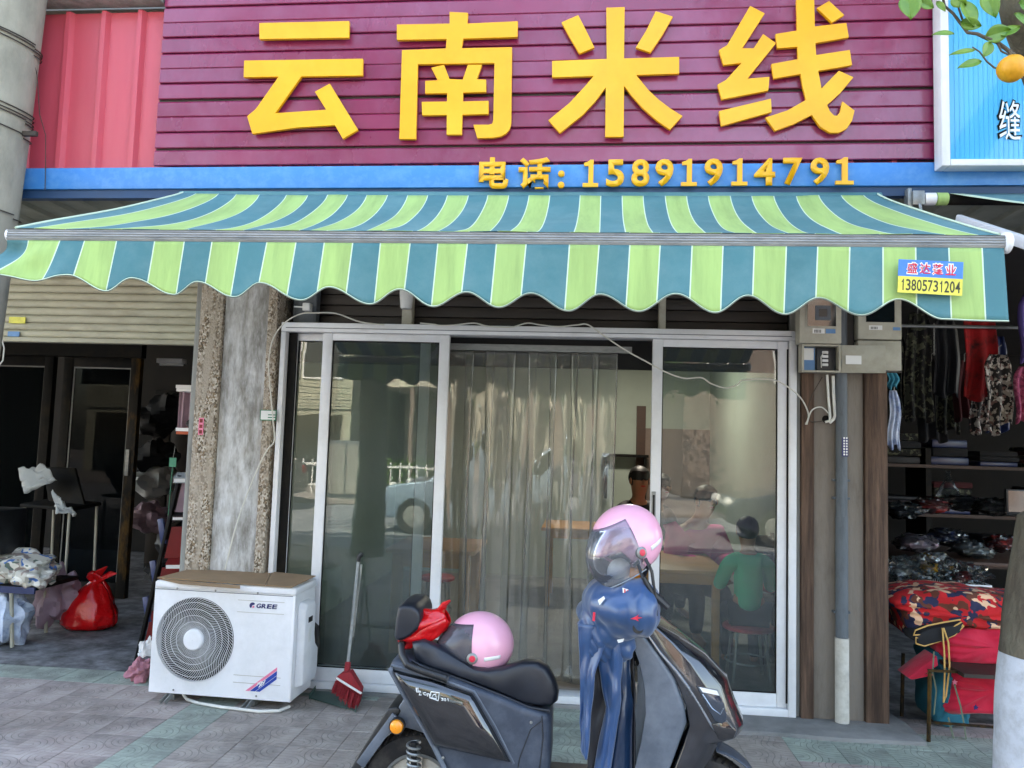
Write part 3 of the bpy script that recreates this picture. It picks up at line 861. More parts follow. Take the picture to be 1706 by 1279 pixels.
# ================================================================ sliding glass doors
FX0, FX1, FZ = -1.878, 1.245, 2.226
fr = thing('door_frame', 'white aluminium frame round the sliding shop doors', 'door frame', (-.3, 0, .03))
MB().box(FX0, FX1, -.03, .10, 2.168, FZ).obj('head', 'pvc_white', fr, bevel=.003)
MB().box(FX0+.03, FX1-.03, -.034, -.0305, 2.19, 2.194).obj('groove', 'pipe_grey', fr)
MB().box(FX0, FX0+.032, -.03, .10, .05, 2.167).obj('jamb', 'pvc_white', fr, bevel=.003)
MB().box(FX1-.042, FX1, -.03, .10, .02, 2.167).obj('jamb', 'pvc_white', fr, bevel=.003)
MB().box(FX1-.052, FX1-.0425, -.01, .06, .09, 2.12).obj('gasket', 'black_metal', fr)
MB().box(FX0+.03, FX1-.043, -.03, .10, .02, .062).obj('sill', 'pvc_white', fr, bevel=.003)
MB().box(FX0-.01, FX1+.02, -.045, .12, -.04, .019).obj('threshold', 'apron', fr, bevel=.006)
def sash(label, x0, x1, y, fwl, fwr, zb, zt, gm, handle=None, rb=.075, rt=.045):
    t = thing('sliding_door', label, 'sliding door', ((x0+x1)/2, y, zb))
    MB().box(x0, x0+fwl, y-.018, y+.018, zb, zt).obj('stile', 'pvc_white', t, bevel=.003)
    MB().box(x1-fwr, x1, y-.018, y+.018, zb, zt).obj('stile', 'pvc_white', t, bevel=.003)
    MB().box(x0+fwl, x1-fwr, y-.017, y+.017, zb, zb+rb).obj('rail', 'pvc_white', t, bevel=.003)
    MB().box(x0+fwl, x1-fwr, y-.017, y+.017, zt-rt, zt).obj('rail', 'pvc_white', t, bevel=.003)
    MB().box(x0+fwl, x1-fwr, y-.003, y+.003, zb+rb, zt-rt).obj('pane', gm, t)
    g = MB(); a, b, c, d = x0+fwl, x1-fwr, zb+rb, zt-rt
    g.box(a, a+.006, y-.008, y-.0035, c, d); g.box(b-.006, b, y-.008, y-.0035, c, d)
    g.box(a+.006, b-.006, y-.008, y-.0035, c, c+.006); g.box(a+.006, b-.006, y-.008, y-.0035, d-.006, d)
    g.obj('gasket', 'black_metal', t)
    if handle is not None:
        h = MB().box(handle-.012, handle+.012, y-.026, y-.0185, 1.08, 1.26).obj('handle', 'alu', t, bevel=.003)
        MB().box(handle-.005, handle+.005, y-.0295, y-.0265, 1.10, 1.24).obj('handle_slot', 'black_metal', h)
    return t
sash('rear glass sliding door mostly covered, beside the left pillar', -1.85, -.95, .062, .055, .06, .064, 2.166, 'glass_door')
MB().box(-1.845, -1.795, .02, .04, .064, 2.166).obj('track_cover', 'black_metal', fr)  # black strip paints the shaded gap beside the jamb
sash('glass sliding door left of the strip curtain, air conditioner and broom in front', -1.617, -.82, .012, .062, .062, .064, 2.166, 'glass_dusty')
sash('glass sliding door on the right with the boy in green behind it', .412, 1.199, .012, .06, .057, .064, 2.166, 'glass_dusty', handle=.432)

# clear plastic strip curtain in the doorway
ct = thing('strip_curtain', 'curtain of clear plastic strips hanging in the open doorway', 'curtain', (-.3, .2, 2.1))
MB().box(-.86, .30, .175, .205, 2.10, 2.14).obj('rail', 'alu', ct)
strips = [(-.79, .20), (-.655, .19), (-.52, .19), (-.385, .19), (-.255, .18), (-.12, .18), (.01, .18), (.135, .16)]
for i, (cx, wd) in enumerate(strips):
    ph_ = random.uniform(0, 6); bow = random.uniform(-.02, .035); yy = .185+.012*(i % 2)
    def fn(u, v, cx=cx, wd=wd, ph_=ph_, bow=bow, yy=yy):
        z = 2.12-v*2.04
        x = cx+(u-.5)*wd*(1-.12*sin(v*3.1)) + .012*sin(v*5+ph_)*v
        y = yy+bow*(4*u*(1-u)-.5)*(.5+v) + .012*sin(v*9+ph_+u*2)*v + .01*sin(u*7+ph_)*v
        return (x, y, z)
    MB().grid(fn, 10, 40).obj('strip', 'pvc_strip', ct, smooth=True, solid=.0015)

# ================================================================ furniture of the noodle shop
def table(name, label, x0, x1, y0, y1, z, mat, leg=.05, fl=.035, apron=.07, group=None):
    t = thing(name, label, 'table', ((x0+x1)/2, (y0+y1)/2, fl), group)
    MB().box(x0, x1, y0, y1, z-.03, z).obj('table_top', mat, t, bevel=.005)
    for a in (x0+.04, x1-.04-leg):
        for b in (y0+.04, y1-.04-leg):
            MB().box(a, a+leg, b, b+leg, fl, z-.031).obj('leg', mat, t, bevel=.004)
    MB().box(x0+.04+leg, x1-.04-leg, y0+.055, y0+.075, z-.03-apron, z-.031).obj('apron_board', mat, t)
    MB().box(x0+.04+leg, x1-.04-leg, y1-.075, y1-.055, z-.03-apron, z-.031).obj('apron_board', mat, t)
    return t
table('dining_table', 'pale wooden dining table the pink jacketed person leans on', .42, 1.0, .75, 1.75, .70, 'wood')
table('dining_table', 'pale wooden dining table behind the strip curtain, left', -1.35, -.72, .75, 1.5, .76, 'wood', leg=.07, apron=.10)
table('dining_table', 'pale wooden table far inside behind the middle of the curtain', -.35, .25, 2.6, 3.4, .76, 'wood')
def stool(label, x, y, h, r, mat, fl=.035):
    t = thing('round_stool', label, 'stool', (x, y, fl))
    MB().lathe((x, y, 0), [(.001, h), (r*.9, h), (r, h-.01), (r, h-.028), (r*.93, h-.035), (.001, h-.035)], n=28).obj('seat', mat, t, smooth=True)
    for k in range(4):
        a = pi/4+k*pi/2
        MB().tube([(x+cos(a)*r*.75, y+sin(a)*r*.75, h-.035), (x+cos(a)*r*1.0, y+sin(a)*r*1.0, fl)], .010, 6).obj('leg', 'grey_steel', t, smooth=True)
    pts = [(x+cos(a_)*r*.9, y+sin(a_)*r*.9, fl+.12) for a_ in [2*pi*q/24 for q in range(25)]]
    MB().tube(pts, .006, 5, cap=False).obj('ring', 'grey_steel', t, smooth=True)
    return t
stool('round red stool under the boy in green', 1.122, .66, .385, .165, 'red_rubber')
stool('round red stool by the right door under the table edge', .50, 1.35, .42, .14, 'red_rubber')
stool('round red stool near the left inner table', -1.15, 1.75, .42, .14, 'red_rubber')
ch = thing('dining_chair', 'dark backed chair beside the boy in green', 'chair', (1.36, 1.15, .035))
for dx in (-.07, .07):
    MB().box(1.36+dx-.015, 1.36+dx+.015, 1.30, 1.33, .035, .92).obj('leg', 'brown_wood', ch)
    MB().box(1.36+dx-.015, 1.36+dx+.015, 1.02, 1.05, .035, .44).obj('leg', 'brown_wood', ch)
MB().box(1.27, 1.435, 1.0, 1.34, .441, .47).obj('seat', 'brown_wood', ch, bevel=.006)
MB().box(1.27, 1.435, 1.285, 1.299, .6, .9).obj('backrest', 'brown_wood', ch, bevel=.006)
fn_ = thing('wall_shelf', 'small dark framed shelf on the pale wall behind the seated woman', 'shelf', (.45, 4.28, 1.2))
MB().box(.25, .75, 4.12, 4.29, 1.42, 1.45).obj('shelf_board', 'black_metal', fn_)
MB().box(.27, .30, 4.14, 4.29, .95, 1.419).obj('upright', 'black_metal', fn_)
MB().box(.70, .73, 4.14, 4.29, .95, 1.419).obj('upright', 'black_metal', fn_)

# ================================================================ people
def skin_mesh(name, joints, edges, mat, parent, sub=2, root=0):
    me = bpy.data.meshes.new(name)
    names = list(joints)
    me.from_pydata([joints[k][0] for k in names], [(names.index(a), names.index(b)) for a, b in edges], [])
    o = bpy.data.objects.new(name, me); COL.objects.link(o)
    md = o.modifiers.new('skin', 'SKIN'); md.use_smooth_shade = True
    for i, k in enumerate(names):
        r = joints[k][1]
        sv = me.skin_vertices[0].data[i]
        sv.radius = (r, r) if isinstance(r, (int, float)) else r
        sv.use_root = (i == root)
    md2 = o.modifiers.new('sub', 'SUBSURF'); md2.levels = sub; md2.render_levels = sub
    dg = bpy.context.evaluated_depsgraph_get(); dg.update()
    m2 = bpy.data.meshes.new_from_object(o.evaluated_get(dg))
    bpy.data.objects.remove(o)
    m2.materials.clear(); m2.materials.append(MATS[mat])
    m2.polygons.foreach_set('use_smooth', [True]*len(m2.polygons))
    o2 = bpy.data.objects.new(name, m2); COL.objects.link(o2)
    if parent is not None: o2.parent = parent
    return o2
def seated(label, loc, rz, k, seat, shirt, lean=0.15, reach=.30, hair='short', trouser='trouser', headtilt=0.1, bulk=0):
    """seated adult-proportioned figure, facing local -y; k scales the size"""
    t = thing('person', label, 'person', loc, rz=rz)
    s = seat
    hip = Vector((0, .02, s+.09*k))
    def up(h, fwd=0, x=0):
        return Vector((x, .02-lean*h-fwd, s+.09*k+h))
    J = {'pelvis': (hip, .12*k), 'waist': (up(.17*k), .105*k), 'chest': (up(.36*k), (.125*k, .105*k)), 'neck0': (up(.47*k), .06*k),
         'neck': (up(.53*k, .01*k), .048*k), 'head0': (up(.60*k, .03*k+headtilt*.1), .075*k), 'head1': (up(.69*k, .035*k+headtilt*.1), .088*k),
         'head2': (up(.76*k, .02*k+headtilt*.1), .062*k)}
    E = [('pelvis', 'waist'), ('waist', 'chest'), ('chest', 'neck0'), ('neck0', 'neck'), ('neck', 'head0'), ('head0', 'head1'), ('head1', 'head2')]
    for sd, n_ in ((-1, 'l'), (1, 'r')):
        sh = up(.42*k, 0, sd*.16*k); el = up(.17*k, .12*k+reach*.2, sd*.23*k)
        wr = Vector((sd*.13*k, el.y-.22*k, el.z+.02*k)); pm_ = wr+Vector((-sd*.02*k, -.05*k, -.005))
        J['sh'+n_] = (sh, .058*k); J['el'+n_] = (el, .042*k); J['wr'+n_] = (wr, .028*k); J['pa'+n_] = (pm_, (.036*k, .02*k))
        E += [('neck0', 'sh'+n_), ('sh'+n_, 'el'+n_), ('el'+n_, 'wr'+n_), ('wr'+n_, 'pa'+n_)]
        for q, (dx, ln) in enumerate(((-.028, .062), (-.010, .074), (.009, .07), (.026, .055))):
            f1 = pm_+Vector((dx*k, -.03*k, .004)); f2 = f1+Vector((dx*.1, -ln*.55*k, -.006*k)); f3 = f2+Vector((0, -ln*.4*k, -.02*k))
            J['f%d%sa' % (q, n_)] = (f1, .0095*k); J['f%d%sb' % (q, n_)] = (f2, .0085*k); J['f%d%sc' % (q, n_)] = (f3, .0065*k)
            E += [('pa'+n_, 'f%d%sa' % (q, n_)), ('f%d%sa' % (q, n_), 'f%d%sb' % (q, n_)), ('f%d%sb' % (q, n_), 'f%d%sc' % (q, n_))]
        th = pm_+Vector((-sd*.035*k, .01*k, -.005)); t2 = th+Vector((-sd*.015*k, -.035*k, -.005))
        J['t'+n_] = (th, .011*k); J['u'+n_] = (t2, .008*k); E += [('wr'+n_, 't'+n_), ('t'+n_, 'u'+n_)]
        kn = Vector((sd*.12*k, -.42*k, s+.06*k)); an = Vector((sd*.12*k, -.40*k, .07*k)); to = Vector((sd*.13*k, -.56*k, .03*k))
        J['hp'+n_] = (hip+Vector((sd*.09*k, -.02, -.01)), .09*k); J['kn'+n_] = (kn, .062*k); J['an'+n_] = (an, .038*k); J['to'+n_] = (to, .03*k)
        E += [('pelvis', 'hp'+n_), ('hp'+n_, 'kn'+n_), ('kn'+n_, 'an'+n_), ('an'+n_, 'to'+n_)]
    body = skin_mesh('body', J, E, 'skin_tone', t)
    g = .018*k
    def sub_(keys, ed, add, name, mat):
        used_ = {k_ for e_ in ed for k_ in e_}
        keys = [q for q in keys if q in used_]
        JJ = {q: (J[q][0], tuple(r_+add for r_ in J[q][1]) if isinstance(J[q][1], tuple) else J[q][1]+add) for q in keys}
        return skin_mesh(name, JJ, ed, mat, t)
    sub_(['pelvis', 'waist', 'chest', 'neck0', 'shl', 'ell', 'shr', 'elr', 'wrl', 'wrr'], [('pelvis', 'waist'), ('waist', 'chest'), ('chest', 'neck0'), ('neck0', 'shl'), ('shl', 'ell'), ('neck0', 'shr'), ('shr', 'elr')]+([('ell', 'wrl'), ('elr', 'wrr')] if bulk else []), g+bulk, 'shirt', shirt)
    sub_(['pelvis', 'hpl', 'knl', 'anl', 'hpr', 'knr', 'anr'], [('pelvis', 'hpl'), ('hpl', 'knl'), ('knl', 'anl'), ('pelvis', 'hpr'), ('hpr', 'knr'), ('knr', 'anr')], g*.8, 'trousers', trouser)
    hc = J['head1'][0]
    # hair shell: open over the face
    def hf(d):
        return 1.0 if (d.y > -.25 or d.z > .55) else .80
    hz = 1.0
    MB().blob(hc+Vector((0, .012*k, .022*k)), (.098*k, .108*k, .108*k), seed=3, amp=.03, freq=6, fn=hf).obj('hair', 'hair', t, smooth=True, local=True)
    if hair == 'tied':
        MB().blob(hc+Vector((0, .11*k, .02*k)), .045*k, seed=5, amp=.1).obj('hair_bun', 'hair', t, smooth=True, local=True)
    # face: nose, eyes, mouth, ears
    MB().blob(hc+Vector((0, -.088*k, -.012*k)), (.013*k, .02*k, .022*k), amp=0).obj('nose', 'skin_tone', t, smooth=True, local=True)
    for sd in (-1, 1):
        MB().blob(hc+Vector((sd*.031*k, -.081*k, .008*k)), (.012*k, .007*k, .006*k), amp=0, nu=10, nv=6).obj('eye', 'hair', t, smooth=True, local=True)
        MB().blob(hc+Vector((sd*.087*k, .0, -.008*k)), (.012*k, .02*k, .03*k), amp=0, nu=10, nv=8).obj('ear', 'skin_tone', t, smooth=True, local=True)
    MB().blob(hc+Vector((0, -.08*k, -.048*k)), (.024*k, .008*k, .007*k), amp=0, nu=10, nv=6).obj('mouth', 'red_rubber', t, smooth=True, local=True)
    return t
seated('boy in a green T-shirt seen from behind, sitting on a red stool at the table', (1.118, .66, .035), pi-.05, .77, .35, 'shirt_green', lean=.05)
seated('person in a pink padded jacket hunched over the table', (.88, 1.90, .035), .35, .97, .33, 'jacket_pink', lean=.42, headtilt=.3, bulk=.045)
seated('person in dark clothes behind the one in the pink jacket', (.62, 2.75, .035), .5, .95, .40, 'black_cloth', lean=.35)
seated('woman in black with tied hair facing the door, above the pink helmet', (.50, 2.25, .035), .3, .98, .44, 'black_cloth', lean=.05, hair='tied', headtilt=0)
# ================================================================ awning
aw = thing('awning', 'large green and blue striped retractable awning with scalloped valance', 'awning', (-.35, -.9, 2.76))
YB, YF = -.865, -2.0
bound_px = [(53, 105), (146, 199), (262, 311), (357, 403), (448, 496), (543, 590), (636, 685), (731, 780), (828, 877), (949, 998), (1049, 1099), (1152, 1203), (1255, 1308), (1360, 1413), (1468, 1522), (1577, 1632)]
greens = [(at(a, 396+.013*a, YF).x, at(b, 396+.013*b, YF).x) for a, b in bound_px]
AX0, AX1 = at(22, 390, YF).x, at(1668, 405, YF).x
ZBf = at(850, 392, YF).z
ZBL, ZBR = at(25, 384, YF).z, at(1668, 402, YF).z
ZF = (ZBL+ZBR)/2+.0
P = .0022
us, mi = [], []
def stripe_columns(x0, x1, greens, sub=4):
    xs = [x0]; mats = []
    def seg(to, m, n):
        a = xs[-1]
        if to <= a+1e-4: return
        for k in range(1, n+1):
            xs.append(a+(to-a)*k/n); mats.append(m)
    for a, b in greens:
        if a-P > x0: seg(a-P, 1, sub); seg(a+P, 2, 1)
        seg(min(b-P, x1), 0, sub)
        if b+P < x1: seg(b+P, 2, 1)
    seg(x1, 1, sub)
    return xs, mats
xs, ms = stripe_columns(AX0, AX1, greens)
ZTOP = 2.772
BX0, BX1 = at(305, 326, YB).x, at(1462, 318, YB).x
def roof_fn(u, v):
    # u is the x at the front bar, v 0 at the roller, 1 at the bar
    f = (u-AX0)/(AX1-AX0)
    xb = BX0+(BX1-BX0)*f
    x = xb+(u-xb)*v
    y = YB+(YF+.01-YB)*v
    side = min(1, min(f, 1-f)*9)
    sag = (.012+.078*side)*4*(v**.72)*(1-v**.72)
    wr = .006*sin(u*23+3*sin(v*4))*sin(pi*v)*side + .004*noise.noise(Vector((u*5, v*3, 1)))
    z = ZTOP+(ZF+.018-ZTOP)*v-sag+wr
    return (x, y, z)
n_ = len(xs)-1
MB().grid(roof_fn, n_, 30, us=xs, mfn=lambda i, j: (2 if (i == 0 or i == n_-1) and False else ms[i])).obj('canopy', ['cloth_green', 'cloth_blue', 'cloth_white'], aw, smooth=True, solid=.0015)
# white edge binding down both sides
for e in (AX0, AX1):
    MB().tube([Vector(roof_fn(e, k/20))+Vector((0, 0, .002)) for k in range(21)], .005, 6).obj('edge_binding', 'cloth_white', aw, smooth=True)
MB().tube([(BX0-.02, YB+.02, ZTOP-.02), (BX1+.02, YB+.02, ZTOP-.02)], .034, 16).obj('roller_tube', 'cloth_blue', aw, smooth=True)
# front bar: grooved aluminium profile
zc = ZF-.012
prof = [(-.0, .021), (-.014, .0215), (-.019, .0205), (-.016, .019), (-.021, .014), (-.018, .011), (-.023, .004), (-.020, .001), (-.023, -.005), (-.019, -.009), (-.021, -.013), (-.016, -.021), (-.006, -.025), (.02, -.02), (.022, .018)]
fb = MB(); n = len(prof)
fb.add([(AX0-.012, YF+a, zc+b) for a, b in prof]+[(AX1+.004, YF+a, zc+b) for a, b in prof], [(i, (i+1) % n, (i+1) % n+n, i+n) for i in range(n)]+[tuple(range(n)), tuple(range(2*n-1, n-1, -1))])
fb.obj('front_bar', 'alu', aw)
MB().lathe((AX1+.004, YF, zc), [(.001, 0), (.030, 0), (.036, .004), (.036, .018), (.03, .022), (.001, .022)], axis='x', n=24).obj('end_cap', 'pvc_white', aw, smooth=True)
MB().lathe((AX0-.032, YF, zc), [(.001, .012), (.018, .012), (.024, .016), (.024, .024), (.001, .026)], axis='x', n=20).obj('end_cap', 'pvc_white', aw, smooth=True)
# folding arms
zc_arm = zc-.005
for ex, cx in ((-1.75, -1.35), (1.05, .62)):
    el_ = (cx+.25*(1 if cx < 0 else -1), -1.42, 2.33)
    MB().beam((ex, -.84, 2.60), el_, .028, .045).obj('arm', 'pvc_white', aw, bevel=.004)
    MB().beam(el_, (cx, -1.97, zc_arm), .026, .04).obj('arm', 'pvc_white', aw, bevel=.004)
    MB().box(ex-.05, ex+.05, -.86, -.80, 2.56, 2.765).obj('bracket', 'alu', aw, bevel=.004)
# scalloped valance
lowhigh = [(-22, 452), (30, 466), (74, 472), (124, 461), (186, 487), (226, 465), (295, 492), (331, 470), (397, 497), (438, 473.5), (506, 502), (552, 480), (618, 507), (668, 483), (725, 512), (780, 489), (833, 514.5), (886, 490), (947, 519), (1000, 490.6), (1063, 520), (1123, 492), (1189, 522.6), (1243, 494.6), (1306, 524), (1362, 497), (1432, 526.5), (1492, 500), (1562, 534), (1668, 538)]
YV = YF-.012
hem = [(at(a, b, YV).x, at(a, b, YV).z) for a, b in lowhigh]
def hemz(x):
    for (a, za), (b, zb_) in zip(hem, hem[1:]):
        if a <= x <= b:
            t = (x-a)/(b-a)
            return za+(zb_-za)*(.5-.5*cos(pi*t))
    return hem[-1][1] if x > hem[-1][0] else hem[0][1]
xs2, ms2 = stripe_columns(AX0-.01, AX1, greens, sub=6)
n2 = len(xs2)-1
def val_fn(x, v):
    top = zc-.022
    f = (x-AX0)/(AX1-AX0)
    fl = max(0, 1-f/.075)
    fr_ = max(0, 1-(1-f)/.06)
    lean = -.014*v*min(1, (x-hem[0][0]+.3))
    xx = x-.010*v-(.055*fl**1.0)*v*1.0 + .012*sin(v*3)*fl
    # hem follows the scallops
    zb_ = hemz(max(hem[0][0], min(hem[-1][0], xx)))
    z = top+(zb_-top)*v
    y = YV-.004-.02*v+.010*sin(x*8.4+1.3)*v+.004*sin(x*31)*v-.10*fl*v*v-.02*fr_*v+.035*fl*sin(v*5)*sin(x*26)
    return (xx, y, z)
vb = MB().grid(val_fn, n2, 14, us=xs2, mfn=lambda i, j: ms2[i])
vb.obj('valance', ['cloth_green', 'cloth_blue', 'cloth_white'], aw, smooth=True, solid=.0015)
edge = [Vector(val_fn(AX0-.01+(AX1-AX0+.01)*k/360, 1))+Vector((0, -.001, 0)) for k in range(361)]
MB().tube(edge, .0022, 5).obj('hem', 'cloth_white', aw, smooth=True)
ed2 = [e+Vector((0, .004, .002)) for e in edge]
MB().tube([e+Vector((0, -.0035, -.0035)) for e in ed2], .003, 5).obj('hem_grey_binding', 'hem', aw, smooth=True)  # grey binding along the white hem edge
# maker's plate on the valance
mk = thing('awning_label', 'small blue and yellow plate with red characters and a phone number on the valance', 'label plate', at(1548, 462, -2.06))
corners = [at(1497, 432, -2.062), at(1604, 437, -2.062), at(1602, 493, -2.062), at(1495, 487, -2.062)]
def onplate(u, v, d=0.0):
    a, b, c_, d_ = corners
    p = (a*(1-u)+b*u)*(1-v)+(d_*(1-u)+c_*u)*v
    return p+Vector((0, -d, 0))
def plate(u0, u1, v0, v1, d0, d1, name, mat):
    m = MB(); q = [(u0, v1), (u1, v1), (u1, v0), (u0, v0)]
    m.hexa([onplate(u, v, d1) for u, v in q], [onplate(u, v, d0) for u, v in q])
    return m.obj(name, mat, mk)
plate(0, 1, .0, .5, 0, .004, 'blue_panel', 'label_sign_blue')
plate(0, 1, .502, 1, 0, .004, 'yellow_panel', 'label_sign_yellow')
def glyph_on(ch, u0, u1, v0, v1, d, mat, offset, name='character', par=None):
    me = glyph_mesh(ch, offset)
    xs_ = [v.co.x for v in me.vertices]; ys_ = [v.co.y for v in me.vertices]
    a, b, c_, d_ = min(xs_), max(xs_), min(ys_), max(ys_)
    for v in me.vertices:
        u = u0+(u1-u0)*(v.co.x-a)/(b-a); t = v1+(v0-v1)*(v.co.y-c_)/(d_-c_)
        v.co = onplate(u, t, d)-wl(mk)
    me.materials.clear(); me.materials.append(MATS[mat])
    o = bpy.data.objects.new(name, me); COL.objects.link(o); o.parent = mk
    return o
for k, c_ in enumerate('盛达蓬业'):
    u0 = .13+k*.2
    glyph_on(c_, u0-.012, u0+.172, .06, .44, .0046, 'white_paint', .07, 'character_outline')
    glyph_on(c_, u0, u0+.16, .09, .41, .0056, 'red_plastic_flat', .012)
for k, c_ in enumerate('13805731204'):
    u0 = .035+k*.0855
    glyph_on('|' if c_ == '1' else c_, u0+(.018 if c_ == '1' else 0), u0+(.052 if c_ == '1' else .075), .585, .93, .0046, 'ink', .015)

# neighbour's awning at the right edge
na = thing('awning', 'edge of the neighbouring striped awning above the right shop', 'awning', (1.9, -.85, 2.75))
q0 = at(1563, 318, -.86); q1 = at(1712, 346, -1.15)
def na_fn(u, v):
    a = Vector((q0.x+.05+(u*2.0), -.87, 2.775)); b = Vector((q0.x+.05+.42+u*2.0, -1.95, 2.36))
    p = a*(1-v)+b*v
    p.z -= .03*sin(pi*v)
    return p
us3 = [i/36 for i in range(37)]
MB().grid(na_fn, 36, 14, us=us3, mfn=lambda i, j: 2 if i % 6 in (0,) else (0 if (i//6) % 2 else 1)).obj('canopy', ['cloth_green', 'cloth_blue', 'cloth_white'], na, smooth=True, solid=.0015)
q = at(1560, 332, -.86)
MB().tube([(q.x+.01, -.86, q.z), (q.x+2, -.86, q.z)], .028, 14).obj('roller_tube', 'black_metal', na, smooth=True)
MB().tube([(q.x-.005, -.865, q.z), (q.x+.045, -.865, q.z)], .031, 14).obj('roller_collar', 'cloth_green', na, smooth=True)
MB().lathe((q.x-.06, -.865, q.z), [(.001, 0), (.026, 0), (.03, .006), (.03, .05), (.024, .054), (.001, .054)], axis='x', n=20).obj('gear_box', 'pvc_white', na, smooth=True)
b = MB()
b.box(q.x-.12, q.x-.065, -.89, -.84, q.z-.035, q.z+.035); b.box(q.x-.14, q.x-.12, -.88, -.83, q.z-.05, q.z+.05)
b.tube([(q.x-.09, -.89, q.z-.03), (q.x-.085, -.895, q.z-.075)], .008, 8)
b.obj('bracket', 'grey_steel', na, bevel=.004)
p1_, p2_ = at(1596, 366, -.95), at(1720, 408, -1.45)
MB().beam(p1_, p2_, .03, .05).obj('arm', 'pvc_white', na, bevel=.006)
# ================================================================ air conditioner (local frame: x along the front, y back, z up)
AW, AD, AH = .835, .30, .612
acx, acy, acz = -2.40, -.365, .055
ac = thing('air_conditioner', 'white outdoor air conditioner unit with round fan grille standing by the left pillar', 'air conditioner', (acx, acy, acz), rz=radians(-2.1))
shell = MB()
fcx, fcz, fr_ = .258, .305, .232
# front panel with a round hole
n = 48
ring = [(fcx+cos(2*pi*k/n)*fr_, fcz+sin(2*pi*k/n)*fr_) for k in range(n)]
def edgept(a):
    dx, dz = cos(a), sin(a)
    tx = ((AW-fcx)/dx if dx > 0 else (-fcx)/dx) if abs(dx) > 1e-6 else 1e9
    tz = ((AH-fcz)/dz if dz > 0 else (-fcz)/dz) if abs(dz) > 1e-6 else 1e9
    t = min(tx, tz); return (fcx+dx*t, fcz+dz*t)
angs = sorted([2*pi*k/n for k in range(n)] + [])
vs = []; fs = []
outer = [edgept(a) for a in angs]
corn = [(AW, AH), (0, AH), (0, 0), (AW, 0)]
for cxx, czz in corn:
    a = atan2(czz-fcz, cxx-fcx) % (2*pi)
    k = min(range(n), key=lambda q: abs(((angs[q]-a+pi) % (2*pi))-pi))
    outer[k] = (cxx, czz)
vs = [(x, 0, z) for x, z in ring]+[(x, 0, z) for x, z in outer]+[(x, .018, z) for x, z in ring]
for k in range(n):
    q = (k+1) % n
    fs.append((k, q, q+n, k+n)); fs.append((k, k+2*n, q+2*n, q))
m = MB().add(vs, fs); m.obj('front_panel', 'ac_white', ac, local=True, smooth=True, autosmooth=20)
case = MB()
case.add([(0, 0, 0), (AW, 0, 0), (AW, AD, 0), (0, AD, 0), (0, 0, AH), (AW, 0, AH), (AW, AD, AH), (0, AD, AH)],
         [(0, 3, 2, 1), (4, 5, 6, 7), (1, 2, 6, 5), (3, 0, 4, 7)])
case.obj('casing', 'ac_white', ac, local=True)
MB().box(.002, AW+.008, -.010, AD+.004, AH-.035, AH+.008).obj('top_cover', 'ac_white', ac, local=True, bevel=.012, seg=3)
MB().box(AW-.012, AW+.006, -.008, .012, .0, AH-.036).obj('corner_trim', 'ac_white', ac, local=True, bevel=.005)
MB().box(.01, AW-.01, .085, .28, .01, AH-.04).obj('recess_shade_lining', 'ac_dark', ac, local=True)  # near-black box puts the shade inside the casing into colour
# fan blades and motor behind the grille
for k in range(3):
    a0 = 2*pi*k/3+.5
    b = MB()
    def bf(u, v, a0=a0):
        r_ = .05+.16*v; a = a0+1.45*u-.3*v
        return (fcx+cos(a)*r_, .075-.035*u, fcz+sin(a)*r_)
    b.grid(bf, 10, 5).obj('fan_blade', 'ac_fin', ac, local=True, smooth=True, solid=.003)
g = MB()
for k in range(84):
    a0 = 2*pi*k/84
    pth = []
    for q in range(9):
        t = q/8; r_ = .058+(fr_-.058)*t; a = a0-.75*t**1.3
        pth.append((fcx+cos(a)*r_, -.004-.016*sin(pi*min(1, 1.15-t*1.0))*.9, fcz+sin(a)*r_))
    g.tube(pth, .00125, 4, cap=False)
for r_ in (.10, .135, .17, .205, fr_-.002):
    g.tube([(fcx+cos(2*pi*q/60)*r_, -.006-.014*(1-(r_/fr_)**3), fcz+sin(2*pi*q/60)*r_) for q in range(61)], .0014, 4, cap=False)
setp(g.obj('fan_grille', 'ac_white', ac, local=True, smooth=True), kind='stuff')
MB().lathe((fcx, 0, fcz), [(.001, -.027), (.05, -.026), (.058, -.02), (.06, -.006)], axis='y', n=36).obj('grille_hub', 'ac_white', ac, local=True, smooth=True)
MB().box(.0, AW, -.0015, -.0005, AH-.042, AH-.0385).obj('seam', 'pipe_grey', ac, local=True)
for zz in (.125, .085, .535, .47):
    MB().box(.50, AW-.06, -.0016, -.0004, zz, zz+.0022).obj('pressed_line', 'meter_box', ac, local=True)
for sx, sz in ((.14, AH-.03), (.37, AH-.03), (.62, AH-.03), (.15, .02), (.64, .02)):
    y0 = -.012 if sz > .3 else -.003
    MB().lathe((sx, y0, sz), [(.001, -.003), (.005, -.002), (.006, 0)], axis='y', n=10).obj('screw', 'grey_steel', ac, local=True)
# service cover on the right end
sc_ = [(.045, .06), (.045, .50), (.075, .53), (.20, .53), (.215, .50), (.215, .33), (.235, .27), (.285, .23), (.285, .09), (.25, .05)]
m = MB(); n = len(sc_)
m.add([(AW+.0, a, b) for a, b in sc_]+[(AW+.045, .5*.165+.5*a if False else a*.9+.016, b*.93+.02) for a, b in sc_], [tuple(range(n)), tuple(range(2*n-1, n-1, -1))]+[(i, (i+1) % n, (i+1) % n+n, i+n) for i in range(n)])
m.obj('service_cover', 'ac_white', ac, local=True, bevel=.008, seg=3)
MB().box(AW+.044, AW+.0465, .10, .16, .41, .44).obj('recess_grip', 'ac_dark', ac, local=True)
MB().box(AW+.044, AW+.0462, .11, .15, .30, .38).obj('rating_label', 'label_white', ac, local=True)
